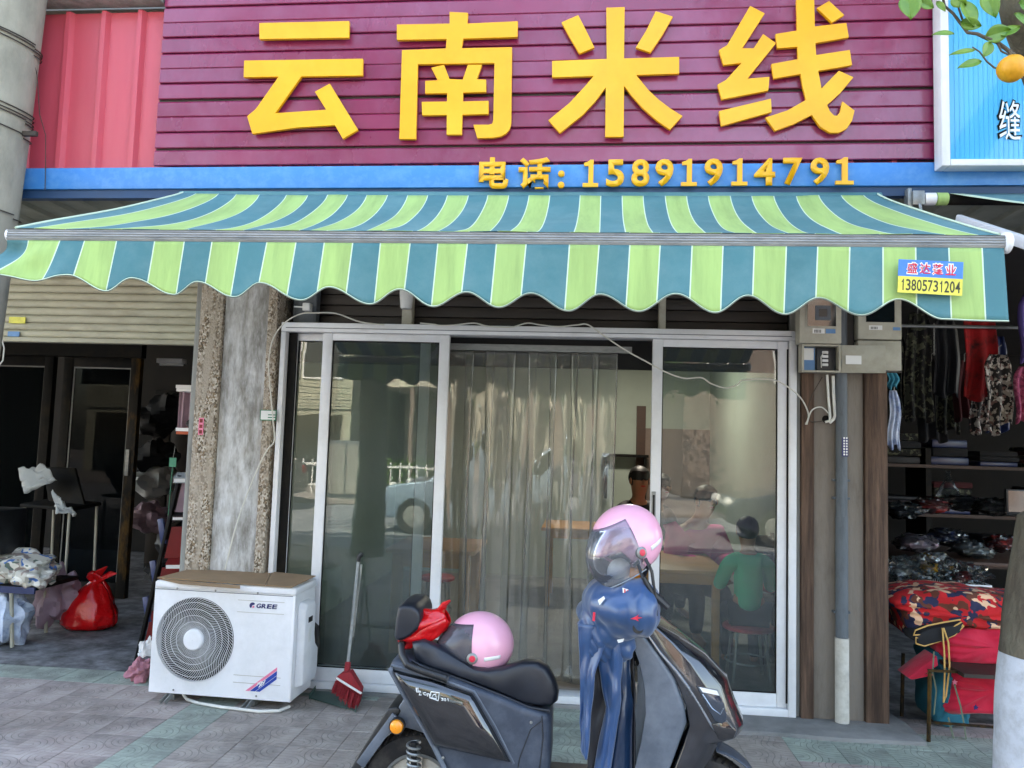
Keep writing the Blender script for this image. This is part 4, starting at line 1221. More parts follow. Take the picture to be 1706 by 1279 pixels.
# lettering and stripes
lx0, lz0 = .612, .498
m = MB(); cxl, czl = lx0-.024, lz0+.012
pl = [(cxl+cos(a)*.017, czl+sin(a)*.017) for a in [radians(30+q*15) for q in range(15)]]+[(cxl-.004, czl-.008), (cxl+.0, czl+.003), (cxl+.008, czl+.004)]
m.prism(pl, -.0024, -.0004).obj('emblem', 'logo_navy', ac, local=True)
MB().prism([(cxl+.001, czl-.014), (cxl+.001, czl-.002), (cxl+.012, czl-.002), (cxl+.010, czl-.011)], -.0022, -.0004).obj('emblem', 'logo_pink', ac, local=True)
for k, c_ in enumerate('GREE'):
    glyph('letter', c_, lx0+k*.031, lx0+k*.031+.027, lz0, lz0+.025, -.0024, .002, 'logo_navy', ac, offset=.03, local=True, shear=.2)
s0x, s0z = .575, .045
def para(o, w1, mat, nm):
    # slanting stripe across the lower right corner
    a = (s0x+o, s0z); b = (s0x+o+w1, s0z); c_ = (.752, s0z+(.752-s0x-o-w1)*.78); d = (.752, s0z+(.752-s0x-o)*.78)
    MB().prism([a, b, c_, d], -.0022, -.0004).obj(nm, mat, ac, local=True)
para(0, .022, 'logo_pink', 'stripe'); para(.026, .030, 'logo_blue', 'stripe'); para(.060, .024, 'logo_blue', 'stripe')
mrk = MB(); bx, bz = .640, .068
for a, b in (((0, .008), (.018, .03)), ((.004, .024), (.026, .018)), ((.012, .0), (.03, .022)), ((.022, .036), (.03, .02)), ((.034, .014), (.048, .042)), ((.030, .030), (.044, .026)), ((.016, .014), (.03, .01))):
    mrk.beam((bx+a[0], -.0029, bz+a[1]), (bx+b[0], -.0029, bz+b[1]), .0014, .005, up=(0, 0, 1))
setp(mrk.obj('brush_mark', 'white_paint', ac, local=True), kind='stuff')
for fx in (.12, .60):
    for d in (0, .05):
        MB().beam((fx+d*.4, .02, -.002), (fx-.03+d*.6, -.03, -.045), .006, .022).obj('foot', 'grey_steel', ac, local=True)
    MB().box(fx-.02, fx+.02, .03, AD-.02, -.045, -.001).obj('foot', 'grey_steel', ac, local=True)
def wp(px, py, y=None, z=None):
    return at(px, py, y) if z is None else gz(px, py, z)
hs = MB().tube([gz(305, 1150, .06), gz(306, 1158, .035), gz(312, 1165, .012), gz(330, 1171, .010), gz(370, 1178, .010), gz(430, 1185, .010), gz(465, 1184, .010), gz(482, 1177, .012)], .0085, 10)
setp(hs.obj('drain_hose', 'conduit', smooth=True, loc=gz(390, 1180, 0)), 'pale plastic drain hose curling on the pavers under the air conditioner', 'hose')
MB().tube([(-1.60, -.05, .42), (-1.565, -.02, .38), (-1.555, -.01, .28), (-1.57, -.02, .18), (-1.61, -.04, .12)], .018, 10).obj('pipe_bundle', 'rubber', smooth=True)
setp(bpy.data.objects['pipe_bundle'], 'black insulated pipe looping behind the air conditioner', 'pipe')
# cardboard on top
cbz = acz+AH+.012
def cb_fn(pts):
    return pts
cbp = [gz(262, 963, cbz), gz(425, 975, cbz), gz(487, 979, cbz), gz(528, 961, cbz), gz(518, 958, cbz), gz(326, 945, cbz), ]
m = MB()
c_in = [(p.x, p.y, cbz+.004*sin(i*2.3)) for i, p in enumerate(cbp)]
cb = thing('cardboard', 'flattened brown cardboard lying on top of the air conditioner', 'cardboard', (c_in[0][0], c_in[0][1], cbz))
split = 2
q = [gz(262, 963, cbz+.003), gz(442, 976, cbz+.002), gz(452, 953, cbz+.004), gz(326, 946, cbz+.006)]
MB().hexa([tuple(p) for p in q], [(p.x, p.y, p.z+.004) for p in q]).obj('sheet', 'cardboard', cb)
q = [gz(443, 976, cbz+.003), gz(486, 979, cbz+.0), gz(526, 960, cbz+.018), gz(453, 953, cbz+.006)]
MB().hexa([tuple(p) for p in q], [(p.x, p.y, p.z+.004) for p in q]).obj('flap', 'cardboard', cb)
q = [gz(262, 964, cbz+.001), gz(400, 975, cbz+.001), gz(400, 981, cbz-.012), gz(300, 973, cbz-.012)]
MB().hexa([tuple(p) for p in q], [(p.x, p.y-.003, p.z+.001) for p in q]).obj('flap', 'cardboard', cb)

# ================================================================ broom and dustpan
br = thing('broom', 'broom with grey stick and worn red bristles leaning on the glass door', 'broom', gz(590, 1180))
bb = gz(588, 1182); top = at(597, 935, -.03); bot = at(579, 1112, -.24)
MB().tube([bot, bot+(top-bot)*.5, top], .0095, 10).obj('stick', 'alu', br, smooth=True)
MB().tube([top, top+Vector((.004, -.002, .03)), top+Vector((.022, .0, .048))], .013, 10).obj('grip', 'black_plastic', br, smooth=True)
d = (bot-top).normalized()
MB().tube([bot-d*.03, bot+d*.02, bot+d*.045], [.016, .018, .03], 12).obj('socket', 'broom_red', br, smooth=True)
# head: slanting fan of bristles
hb = [at(571, 1122, -.25), at(584, 1113, -.25), at(602, 1150, -.27), at(600, 1160, -.27), at(556, 1133, -.25)]
pl = [(570, 1120), (586, 1116), (604, 1146), (602, 1156), (566, 1134), (560, 1128)]
pp = XZ(pl, -.265)
MB().slices([(-.295, [(x, z) for x, z in pp]), (-.235, [(x, z) for x, z in pp])]).obj('head_cap', 'broom_red', br, bevel=.006)
MB().beam(at(560, 1129, -.300), at(602, 1155, -.300), .003, .012).obj('band', 'label_white', br)
bris = MB()
top_l = (at(560, 1133, -.265)); top_r = at(602, 1158, -.265); bl_ = gz(557, 1165, .005); br_ = gz(596, 1188, .005); bl_ = at(556, 1150, -.27); 
for k in range(260):
    t = random.random(); yy = random.uniform(-.03, .03)
    a = top_l*(1-t)+top_r*t+Vector((0, yy*.7, 0))
    e = at(554, 1147, -.27)*(1-t)+at(594, 1186, -.27)*t+Vector((random.uniform(-.006, .006), yy*1.3, 0))
    e.z = max(.004, e.z+random.uniform(-.01, .006))
    bris.tube([a, a*.5+e*.5+Vector((random.uniform(-.003, .003), 0, 0)), e], [.0022, .002, .0014], 4, cap=False)
setp(bris.obj('bristles', 'broom_red', br), kind='stuff')
dp = thing('dustpan', 'dark green dustpan on the pavers behind the red broom', 'dustpan', gz(560, 1165))
q = [gz(515, 1163, .006), gz(592, 1185, .006), gz(613, 1130, .02), gz(548, 1122, .02)]
m = MB().hexa([tuple(p) for p in q], [(p.x, p.y, p.z+.004) for p in q]); m.obj('tray', 'pan_green', dp)
bk = [(p.x, p.y, p.z) for p in (q[3], q[2])]
MB().beam(q[3]+Vector((0, 0, .03)), q[2]+Vector((0, 0, .03)), .006, .07).obj('back', 'pan_green', dp, bevel=.002)
MB().beam(q[0]+Vector((0, 0, .006)), q[3]+Vector((0, 0, .03)), .004, .03).obj('side', 'pan_green', dp)
MB().beam(q[1]+Vector((0, 0, .006)), q[2]+Vector((0, 0, .03)), .004, .03).obj('side', 'pan_green', dp)
MB().tube([(q[2]+q[3])/2+Vector((0, 0, .06)), at(588, 1060, -.06), at(598, 940, -.035)+Vector((.015, 0, 0))], .007, 8).obj('stick', 'grey_steel', dp, smooth=True)

# ================================================================ left shop contents
rk = thing('display_rack', 'leaning dark metal rack holding books and red panels beside the pillar', 'rack', gz(225, 1105))
r_bot, r_top = gz(227, 1103), at(300, 792, .40)
MB().beam(r_bot, r_top, .022, .034, up=(0, 1, 0)).obj('rail', 'black_metal', rk, bevel=.003)
off = Vector((.25, .62, 0))
MB().beam(r_bot+off, r_top+off, .022, .034, up=(0, 1, 0)).obj('rail', 'black_metal', rk, bevel=.003)
dv = (r_top-r_bot)
for t, mm in ((.10, 'cover_red'), (.33, 'cover_red'), (.55, 'cover_red'), (.8, 'lilac')):
    a = r_bot+dv*t; h = dv*.17
    sd = Vector((.30, .16, 0))
    MB().hexa([a+Vector((.02, .01, 0)), a+sd, a+sd+Vector((0, .015, 0)), a+Vector((.02, .025, 0))],
              [a+h+Vector((.02, .01, 0)), a+h+sd, a+h+sd+Vector((0, .015, 0)), a+h+Vector((.02, .025, 0))]).obj('panel', mm, rk)
for i, t in enumerate((.22, .44, .66)):
    a = r_bot+dv*t
    MB().beam(a+Vector((0, .02, 0)), a+Vector((.34, .25, .06)), .02, .02).obj('shelf_bar', 'black_metal', rk)
for i, (px, py, w_, h_) in enumerate(((270, 885, 22, 66), (257, 955, 24, 62), (245, 1015, 14, 40))):
    a = at(px, py, .38)
    m = MB().box(a.x-.018, a.x+.022, .37, .392, a.z-.085, a.z+.085).obj('card', 'navy_card', None, bevel=.004, loc=a)
    m.rotation_euler = (0, -.22, 0)
    m.name = 'hanging_folder'
    setp(m, ['dark blue plastic folder hung highest on the leaning rack rail', 'dark blue plastic folder hung midway down the leaning rack rail', 'dark blue plastic folder hung lowest on the leaning rack rail'][i], 'folder')
def book(px, py, y, w_, d_, h_, tilt, cover, label, cat='book'):
    p = at(px, py, y)
    t = thing('book', label, cat, p)
    MB().box(p.x-w_/2, p.x+w_/2, p.y-d_/2, p.y+d_/2, p.z, p.z+h_*.2).obj('cover', cover, t)
    MB().box(p.x-w_/2+.004, p.x+w_/2-.004, p.y-d_/2+.002, p.y+d_/2, p.z+h_*.2+.0005, p.z+h_*.85).obj('pages', 'white_paint', t)
    MB().box(p.x-w_/2, p.x+w_/2, p.y-d_/2, p.y+d_/2, p.z+h_*.85+.0005, p.z+h_).obj('cover', cover, t)
    t.rotation_euler = (tilt, .0, .35)
    return t
book(318, 800, .45, .20, .16, .035, .2, 'paper', 'thick pale book on the top bar of the leaning rack')
book(316, 862, .45, .20, .16, .03, .2, 'black_plastic', 'white edged book on the second bar of the leaning rack')
book(308, 942, .42, .22, .16, .04, .2, 'cover_red', 'white edged book above the air conditioner on the lowest rack bar')
# white-edged wall shelves deeper inside
for i, (px, py, lab, cv) in enumerate(((322, 645, 'upper white edged wall shelf beside the pillar in the left shop', 'white_paint'), (322, 716, 'lower wall shelf with orange underside beside the pillar in the left shop', 'orange_dim'))):
    p = at(px, py, .9)
    t = thing('wall_shelf', lab, 'shelf', p)
    MB().box(p.x-.11, -2.37, .85, 1.35, p.z-.012, p.z+.012).obj('board', 'white_paint', t)
    MB().box(p.x-.11, -2.37, .86, 1.35, p.z-.035, p.z-.013).obj('underboard', cv, t)
pq = at(1, 1, 1)
p = at(318, 683, 1.1)
cu_ = MB().grid(lambda u, v: (p.x-.10+.28*u, 1.1+.02*sin(u*30), p.z+.16-.30*v), 30, 6).obj('hanging_cloth', 'lilac', None, smooth=True, solid=.003, loc=p)
setp(cu_, 'dim brown pleated cloth hanging between the two wall shelves', 'cloth')
p = at(325, 706, .95)
MB().blob((p.x, p.y, p.z), (.06, .06, .04), 4, .2).obj('dark_bag', 'black_cloth', None, smooth=True, loc=p)
setp(bpy.data.objects['dark_bag'], 'small dark bag lying on the lower wall shelf', 'bag')
lt = at(286, 602, 2.6)
t = thing('ceiling_light', 'unlit white tube light fitting in the dark left shop', 'light fitting', lt)
MB().box(lt.x-.13, lt.x+.13, 2.55, 2.65, lt.z-.02, lt.z+.025).obj('housing', 'white_paint', t, bevel=.006)
MB().tube([(lt.x-.12, 2.6, lt.z-.032), (lt.x+.12, 2.6, lt.z-.032)], .011, 8).obj('tube', 'label_white', t)
p = at(288, 770, 1.0)
t = thing('price_tag', 'small green card hanging on a wire in the left shop', 'tag', p)
MB().box(p.x-.028, p.x+.028, .998, 1.002, p.z-.035, p.z+.035).obj('card', 'teal_card', t)
MB().tube([(p.x, 1.0, p.z+.036), (p.x+.01, 1.0, p.z+.12)], .002, 5).obj('hook', 'alu', t)
MB().tube([(p.x, 1.0, p.z-.036), (p.x-.01, 1.0, p.z-.4)], .003, 5).obj('cord', 'teal_card', t)
# dim heap of goods deep inside
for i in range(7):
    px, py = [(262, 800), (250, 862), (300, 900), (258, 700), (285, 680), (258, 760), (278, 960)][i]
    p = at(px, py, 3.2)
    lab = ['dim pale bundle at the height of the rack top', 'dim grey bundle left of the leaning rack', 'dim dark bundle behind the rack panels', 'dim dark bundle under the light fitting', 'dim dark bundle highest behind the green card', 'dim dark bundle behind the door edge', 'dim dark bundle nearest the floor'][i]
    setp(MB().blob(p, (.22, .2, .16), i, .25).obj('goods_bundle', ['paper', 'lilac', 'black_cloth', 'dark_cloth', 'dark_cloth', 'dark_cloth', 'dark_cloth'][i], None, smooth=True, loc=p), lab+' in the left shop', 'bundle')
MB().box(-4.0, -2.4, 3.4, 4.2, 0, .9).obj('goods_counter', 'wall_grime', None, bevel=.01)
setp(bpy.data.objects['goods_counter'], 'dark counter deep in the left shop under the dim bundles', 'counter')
# red plastic bag
rb_ = gz(152, 1030)
rb_.y = 1.15; c_ = at(150, 1000, 1.15)
bg_ = thing('plastic_bag', 'large shiny red plastic bag tied at the top on the left shop floor', 'bag', (c_.x, 1.15, 0))
def bagf(d):
    return 1
m = MB()
nu, nv = 40, 24
Rr = .20
def bag_fn(u, v):
    a = 2*pi*u
    prof_r = [(0, .90), (.08, 1.04), (.25, 1.02), (.5, .86), (.7, .55), (.82, .30), (.88, .2), (.94, .34), (1, .42)]
    for (a0, r0_), (a1, r1_) in zip(prof_r, prof_r[1:]):
        if a0 <= v <= a1:
            r_ = r0_+(r1_-r0_)*(v-a0)/(a1-a0); break
    wr = 1+.10*noise.noise(Vector((cos(a)*2, sin(a)*2, v*3)))+.07*sin(a*7+v*5)*v+.04*noise.noise(Vector((cos(a)*6, sin(a)*6, v*9)))
    return (c_.x+cos(a)*Rr*r_*wr+.09*max(0, v-.4), 1.15+sin(a)*Rr*r_*wr*.8, .01+.40*v+.02*sin(a*3)*v)
m.grid(bag_fn, nu, nv)
m.obj('sack', 'red_plastic', bg_, smooth=True, solid=.001)
MB().blob((c_.x, 1.15, .02), (Rr*.85, Rr*.7, .02), 1, .1).obj('bottom', 'red_plastic', bg_, smooth=True)
for dx, ln in ((.05, .10), (.13, .05)):
    MB().tube([(c_.x+.05, 1.13, .36), (c_.x+dx+.04, 1.11, .40+ln*.4), (c_.x+dx+.10, 1.10, .38+ln)], [.02, .03, .006], 8, flat=.4).obj('handle', 'red_plastic', bg_, smooth=True)
# table with quilt
ty = .72
tb = thing('folding_table', 'small metal legged table at the left edge under a floral quilt', 'table', (-3.9, ty, 0))
a, b = at(0, 985, ty), at(80, 968, ty)
MB().box(-4.6, b.x+.06, .50, .98, b.z-.03, b.z).obj('table_top', 'black_metal', tb, bevel=.006)
MB().box(-4.6, b.x+.062, .495, .51, b.z-.05, b.z-.005).obj('rim', 'navy_card', tb)
for (px, py), yy in (((38, 1072), .52), ((88, 1050), .94)):
    f = gz(px, py); 
    MB().tube([(f.x, yy, 0), (f.x-.04, yy, b.z-.03)], .013, 8).obj('leg', 'meter_box', tb, smooth=True)
MB().tube([(-4.5, .52, 0), (-4.5, .52, b.z-.03)], .013, 8).obj('leg', 'meter_box', tb, smooth=True)
qc = at(45, 935, ty)
def heap(name, label, cat, c, r, mat, seed, amp=.22, nu=36, nv=24, fn=None):
    o = MB().blob(c, r, seed, amp, 2.2, nu, nv, fn).obj(name, mat, None, smooth=True, loc=c)
    return setp(o, label, cat)
heap('floral_quilt', 'pale quilt with blue floral print heaped on the left table', 'quilt', Vector((at(30, 945, ty).x, ty, b.z+.085)), (.26, .22, .13), 'floral', 2, .2)
heap('floral_quilt', 'blue and white floral pillow resting against the heaped quilt', 'quilt', Vector((at(62, 958, ty-.1).x, ty-.12, b.z+.04)), (.12, .13, .075), 'floral', 9, .18)
heap('clothes_heap', 'lilac clothes piled on the floor right of the left table', 'clothes', Vector((at(98, 975, 1.05).x, 1.05, .24)), (.12, .16, .20), 'lilac', 5, .3)
heap('cloth_sack', 'white and blue cloth sack on the floor under the left table', 'sack', Vector((at(12, 1030, .62).x, .62, .17)), (.15, .15, .19), 'white_sack', 6, .25)
p = at(0, 900, .6)
o = MB().box(p.x-.2, p.x+.05, .5, .8, p.z-.1, p.z+.22).obj('black_box', 'black_plastic', None, bevel=.02, loc=p)
setp(o, 'black plastic box standing on the left table at the photo edge', 'box')
# chair with paper and cloth
cy = 1.6
cr = thing('folding_chair', 'dark folding chair with papers and cloth on it in the left shop', 'chair', (at(110, 900, cy).x, cy, 0))
s1 = at(60, 850, cy); s2 = at(145, 845, cy)
MB().hexa([(s1.x, cy-.2, s2.z), (s2.x, cy-.2, s2.z-.02), (s2.x, cy+.2, s2.z), (s1.x, cy+.2, s2.z+.02)], [(s1.x, cy-.2, s2.z+.03), (s2.x, cy-.2, s2.z+.01), (s2.x, cy+.2, s2.z+.03), (s1.x, cy+.2, s2.z+.05)]).obj('seat', 'black_metal', cr, bevel=.006)
MB().hexa([(s1.x+.1, cy+.02, s2.z), (s2.x-.02, cy+.0, s2.z), (s2.x-.02, cy+.03, s2.z), (s1.x+.1, cy+.05, s2.z)], [(s1.x-.06, cy+.12, s2.z+.32), (s2.x-.22, cy+.12, s2.z+.32), (s2.x-.22, cy+.15, s2.z+.32), (s1.x-.06, cy+.15, s2.z+.32)]).obj('backrest', 'black_metal', cr, bevel=.006)
for dx in (0.03, s2.x-s1.x-.03):
    for dy in (-.18, .18):
        MB().tube([(s1.x+dx, cy+dy, s2.z), (s1.x+dx+.02, cy+dy*1.1, 0)], .011, 8).obj('leg', 'meter_box', cr, smooth=True)
def sheet(name, label, cat, pts, mat, th=.002, amp=.015):
    """soft quad sheet through four corners given as vectors"""
    A, B, C_, D = pts
    def f(u, v):
        p = (A*(1-u)+B*u)*(1-v)+(D*(1-u)+C_*u)*v
        return p+Vector((0, amp*noise.noise(Vector((u*3, v*3, len(label)))), amp*noise.noise(Vector((u*4+5, v*4, 2)))))
    o = MB().grid(f, 14, 14).obj(name, mat, None, smooth=True, solid=th, loc=A)
    return setp(o, label, cat)
sheet('newspaper', 'crumpled pale paper draped over the folding chair back', 'paper', [at(30, 780, cy-.1), at(75, 775, cy-.1), at(95, 800, cy-.12), at(40, 822, cy-.15)], 'paper', amp=.045)
sheet('cloth', 'grey white cloth hanging over the folding chair seat', 'cloth', [at(88, 815, cy-.18), at(122, 855, cy-.22), at(128, 856, cy-.23), at(92, 854, cy-.25)], 'paper', amp=.05)
heap('pink_cloth', 'small pink cloth bundle on the floor against the air conditioner', 'cloth', Vector((at(243, 1108, .05).x, -.02, .06)), (.06, .07, .065), 'pink_rag', 8, .3)
sheet('plastic_sheet', 'white plastic bag flattened against the rack foot', 'bag', [at(232, 1072, .15), at(252, 1062, .15), at(254, 1092, .1), at(230, 1096, .1)], 'white_paint', amp=.04)
# ================================================================ electric scooter
SY = -1.70            # centre plane of the scooter
SN = SY-.155          # near flank
sc = thing('electric_scooter', 'dark blue black electric scooter parked in front of the shop with two pink helmets', 'scooter', (-.1, SY, 0))
def off_y(name, pts, y_prof, mat, bevel=.006, smooth=True, par=None, y=None, seg=3, auto=40):
    """side outline traced at its flank, run across the width with a section list (dy, shrink, shift_x, shift_z)"""
    P = XZ(pts, y if y is not None else SN)
    cx_ = sum(p[0] for p in P)/len(P); cz_ = sum(p[1] for p in P)/len(P)
    secs = []
    for dy, k, sx, sz in y_prof:
        secs.append((SY+dy, [(cx_+(x-cx_)*k+sx, cz_+(z-cz_)*k+sz) for x, z in P]))
    return MB().slices(secs).obj(name, mat, par or sc, bevel=bevel, seg=seg, smooth=smooth, autosmooth=auto)
sym = lambda w_, k=.93, m=1.0: [(-w_, k, 0, 0), (-w_*.72, m, 0, 0), (w_*.72, m, 0, 0), (w_, k, 0, 0)]
# wheels
def wheel(cx_, r_, label=None):
    wz = r_
    w_ = MB().lathe((cx_, SY, wz), [(r_*.62, -.042), (r_*.8, -.052), (r_*.93, -.045), (r_*.99, -.025), (r_, 0), (r_*.99, .025), (r_*.93, .045), (r_*.8, .052), (r_*.62, .042)], axis='y', n=56)
    wh = w_.obj('wheel', 'rubber', sc, smooth=True)
    t = MB()
    for k in range(44):
        a = 2*pi*k/44
        for sd in (-1, 1):
            p = Vector((cx_+cos(a)*r_*.995, SY+sd*.012, wz+sin(a)*r_*.995)); q = Vector((cx_+cos(a+.09)*r_*.955, SY+sd*.043, wz+sin(a+.09)*r_*.955))
            t.beam(p, q, .008, .006, up=(cos(a), 0, sin(a)))
    setp(t.obj('tread', 'rubber', wh), kind='stuff')
    MB().lathe((cx_, SY, wz), [(r_*.60, -.044), (r_*.64, -.046), (r_*.64, .046), (r_*.60, .044), (r_*.56, .03), (r_*.56, -.03), (r_*.60, -.044)], axis='y', n=48).obj('rim', 'grey_steel', wh, smooth=True)
    MB().lathe((cx_, SY, wz), [(.001, -.038), (r_*.2, -.038), (r_*.4, -.02), (r_*.56, -.016), (r_*.56, .016), (r_*.4, .02), (r_*.2, .038), (.001, .038)], axis='y', n=40).obj('hub_disc', 'white_alloy', wh, smooth=True)
    for k in range(5):
        a = 2*pi*k/5+.3
        MB().beam((cx_+cos(a)*.03, SY-.026, wz+sin(a)*.03), (cx_+cos(a)*r_*.58, SY-.026, wz+sin(a)*r_*.58), .03, .012, up=(0, 1, 0)).obj('spoke', 'white_alloy', wh, bevel=.003)
    return wh
rwx = at(697, 1318, SY).x
wheel(rwx, .215)
fwx = at(1178, 1330, SY).x-.02
wheel(fwx, .205)
# rear swing arm, shock
MB().beam((rwx, SN+.06, .215), (rwx+.40, SN+.07, .27), .03, .05, up=(0, 0, 1)).obj('swing_arm', 'black_plastic', sc, bevel=.006)
s_top, s_bot = at(689, 1236, SN+.03), Vector((rwx+.01, SN+.03, .24))
sh_ = MB().tube([s_top, s_bot], .011, 10).obj('shock_absorber', 'black_plastic', sc, smooth=True)
cp_ = []
for q in range(131):
    t = q/130; a = t*2*pi*9
    p = s_top*(1-t)+s_bot*t
    cp_.append(p+Vector((cos(a)*.023, sin(a)*.023, 0)))
MB().tube(cp_, .0048, 6).obj('coil_spring', 'grey_steel', sh_, smooth=True)
# body shell (matt blue grey) with the seat base
shell_px = [(647, 1113), (652, 1102), (668, 1099), (700, 1110), (748, 1127), (783, 1141), (841, 1163), (883, 1181), (914, 1191), (918, 1200), (916, 1290), (905, 1345), (800, 1345), (752, 1300), (730, 1262), (722, 1244), (700, 1200), (672, 1162), (655, 1137)]
off_y('body_shell', shell_px, [(-.160, .80, 0, 0), (-.157, .92, 0, 0), (-.148, .97, 0, 0), (-.13, 1.0, 0, 0), (.13, 1.0, 0, 0), (.148, .97, 0, 0), (.157, .92, 0, 0), (.16, .8, 0, 0)], 'trim_grey', bevel=0, auto=70)
gp = [(655, 1114), (662, 1116), (720, 1130), (787, 1154), (793, 1163), (820, 1210), (851, 1268), (790, 1255), (725, 1241), (700, 1196), (675, 1152)]
pnl = off_y('side_panel', gp, [(-.196, .40, 0, -.006), (-.194, .62, 0, -.004), (-.189, .80, 0, -.002), (-.181, .92, 0, 0), (-.172, .98, 0, 0), (-.153, 1.0, 0, 0)], 'gloss_black', bevel=0, auto=75)
gedge = [at(a, b, SN-.004) for a, b in [(652, 1108), (720, 1126), (790, 1152), (797, 1163), (825, 1210), (856, 1272)]]
MB().tube(gedge, .0045, 6).obj('trim_line', 'shield_grey', sc, smooth=True)
MB().tube([at(a, b, SN-.006) for a, b in [(649, 1112), (672, 1155), (698, 1198), (723, 1243), (745, 1290)]], .010, 8, flat=.6).obj('trim_line', 'shield_grey', sc, smooth=True)
# badge lettering on the side panel
def side_glyph(ch, x0, y0, x1, y1, off=.02):
    a, b = at(x0, y1, SN-.045), at(x1, y0, SN-.045)
    o = glyph('letter', ch, a.x, b.x, a.z, b.z, SN-.0455, .003, 'label_white', sc, offset=off, shear=-.2)
for c_, x0, y0, x1, y1 in (('E', 693, 1146, 698, 1153), ('Z', 697, 1151, 702, 1158), ('C', 705, 1153, 710, 1158), ('n', 711, 1155, 716, 1160), ('3', 735, 1163, 739, 1167), ('0', 740, 1163, 743, 1168), ('I', 746, 1163, 747, 1168)):
    side_glyph(c_, x0, y0, x1, y1, .015)
lg = [at(a, b, SN-.0445) for a, b in ((718, 1152), (732, 1154), (730, 1167), (716, 1162), (718, 1152))]
MB().tube(lg, .0022, 5).obj('badge', 'label_white', sc)
MB().tube([at(a, b, SN-.0445) for a, b in ((727, 1156), (722, 1157), (719, 1162), (727, 1164), (726, 1158))], .0016, 5).obj('badge', 'label_white', sc)
# seams, screws and a tail lamp
MB().tube([at(a, b, SN-.004) for a, b in [(903, 1192), (905, 1230), (898, 1290)]], .0016, 5).obj('panel_seam', 'black_plastic', sc)
MB().tube([at(a, b, SN-.006) for a, b in [(862, 1285), (866, 1262), (884, 1215), (903, 1200)]], .0016, 5).obj('panel_seam', 'black_plastic', sc)
for a, b in ((738, 1262), (885, 1203), (870, 1282)):
    p = at(a, b, SN-.003)
    MB().lathe((p.x, SN-.006, p.z), [(.001, -.003), (.005, -.002), (.006, .004)], axis='y', n=12).obj('screw', 'grey_steel', sc, smooth=True)
# seat
seat_px = [(680, 1075), (700, 1070), (730, 1082), (760, 1100), (784, 1115), (810, 1120), (841, 1116), (872, 1107), (898, 1108), (914, 1118), (925, 1138), (931, 1160), (929, 1176), (917, 1183), (883, 1178), (841, 1160), (783, 1137), (748, 1124), (702, 1110), (684, 1100)]
off_y('seat', seat_px, [(-.138, .80, 0, -.006), (-.135, .90, 0, -.004), (-.126, .965, 0, 0), (-.105, .99, 0, .002), (-.06, .995, 0, -.008), (0, .98, 0, -.022), (.06, .96, 0, -.036), (.105, .94, 0, -.046), (.126, .91, 0, -.050), (.138, .80, 0, -.054)], 'vinyl', bevel=0, auto=80)
MB().tube([at(a, b, SN+.016) for a, b in [(686, 1100), (703, 1110), (748, 1125), (783, 1138), (841, 1161), (883, 1179), (915, 1184)]], .004, 6).obj('seat_piping', 'black_plastic', sc, smooth=True)
# grab rails
for sgn in (-1, 1):
    yy = SY+sgn*.165
    R_ = [at(a, b, SN) for a, b in [(663, 1080), (668, 1094), (680, 1106), (694, 1112), (720, 1121), (745, 1129)]]
    pts = [Vector((p.x, yy-(0.0 if i > 1 else sgn*.03*(2-i)), p.z)) for i, p in enumerate(R_)]
    MB().tube(pts, [.012, .013, .013, .013, .014, .0145], 12).obj('grab_rail', 'black_plastic', sc, smooth=True)
    MB().tube([pts[-1], pts[-1]+Vector((.006, 0, -.003))], .017, 12).obj('rail_cap', 'black_plastic', sc)
a_ = at(663, 1080, SN); MB().tube([(a_.x, SY-.11, a_.z), (a_.x, SY+.11, a_.z)], .013, 10).obj('grab_rail', 'black_plastic', sc, smooth=True)
# back rest
bkp = [(657, 1060), (660, 1030), (664, 1009), (672, 1005), (690, 1006), (700, 1014), (704, 1028), (700, 1046), (684, 1060), (672, 1066), (662, 1068)]
off_y('backrest', bkp, [(-.12, .85, 0, 0), (-.105, .97, 0, 0), (-.05, 1.0, 0, 0), (.05, 1.0, 0, 0), (.105, .97, 0, 0), (.12, .85, 0, 0)], 'vinyl', bevel=.008, y=SY-.1)
b1 = at(672, 1064, SY); b2 = at(676, 1095, SY)
MB().beam(b1, b2, .05, .02, up=(0, 1, 0)).obj('backrest_post', 'black_plastic', sc)
# tail: grey fairing, mudguard arm, indicator
tl = [(672, 1165), (690, 1170), (712, 1210), (720, 1240), (712, 1226), (688, 1218), (668, 1212), (652, 1216), (646, 1208), (655, 1190)]
off_y('tail_bracket', tl, [(-.075, .96, 0, 0), (-.06, 1, 0, 0), (.06, 1, 0, 0), (.075, .96, 0, 0)], 'shield_grey', bevel=.004, y=SN+.07)
arm = [(646, 1180), (662, 1178), (668, 1184), (660, 1198), (640, 1232), (600, 1282), (585, 1298), (572, 1300), (600, 1252), (628, 1208)]
off_y('mudguard', arm, [(-.08, .96, 0, 0), (-.07, 1, 0, 0), (.07, 1, 0, 0), (.08, .96, 0, 0)], 'black_plastic', bevel=.005, y=SN+.07)
MB().beam(at(660, 1192, SN+.055), at(600, 1274, SN+.055), .012, .034, up=(0, 0, 1)).obj('mudguard_strip', 'shield_grey', sc, bevel=.003)
ip = at(661, 1210, SN+.03)
ind = MB().lathe((ip.x, ip.y, ip.z), [(.001, -.018), (.014, -.017), (.023, -.010), (.025, 0), (.025, .012)], axis='y', n=28).obj('indicator', 'orange', sc, smooth=True)
MB().lathe((ip.x, ip.y, ip.z), [(.025, -.002), (.029, -.002), (.029, .016), (.012, .02), (.012, .06)], axis='y', n=28).obj('indicator_rim', 'black_plastic', sc, smooth=True)
arc = MB()
def mud_fn(u, v):
    a = radians(35+125*u); r_ = .245
    return (rwx+cos(a)*r_, SY+(v-.5)*.13, .215+sin(a)*r_)
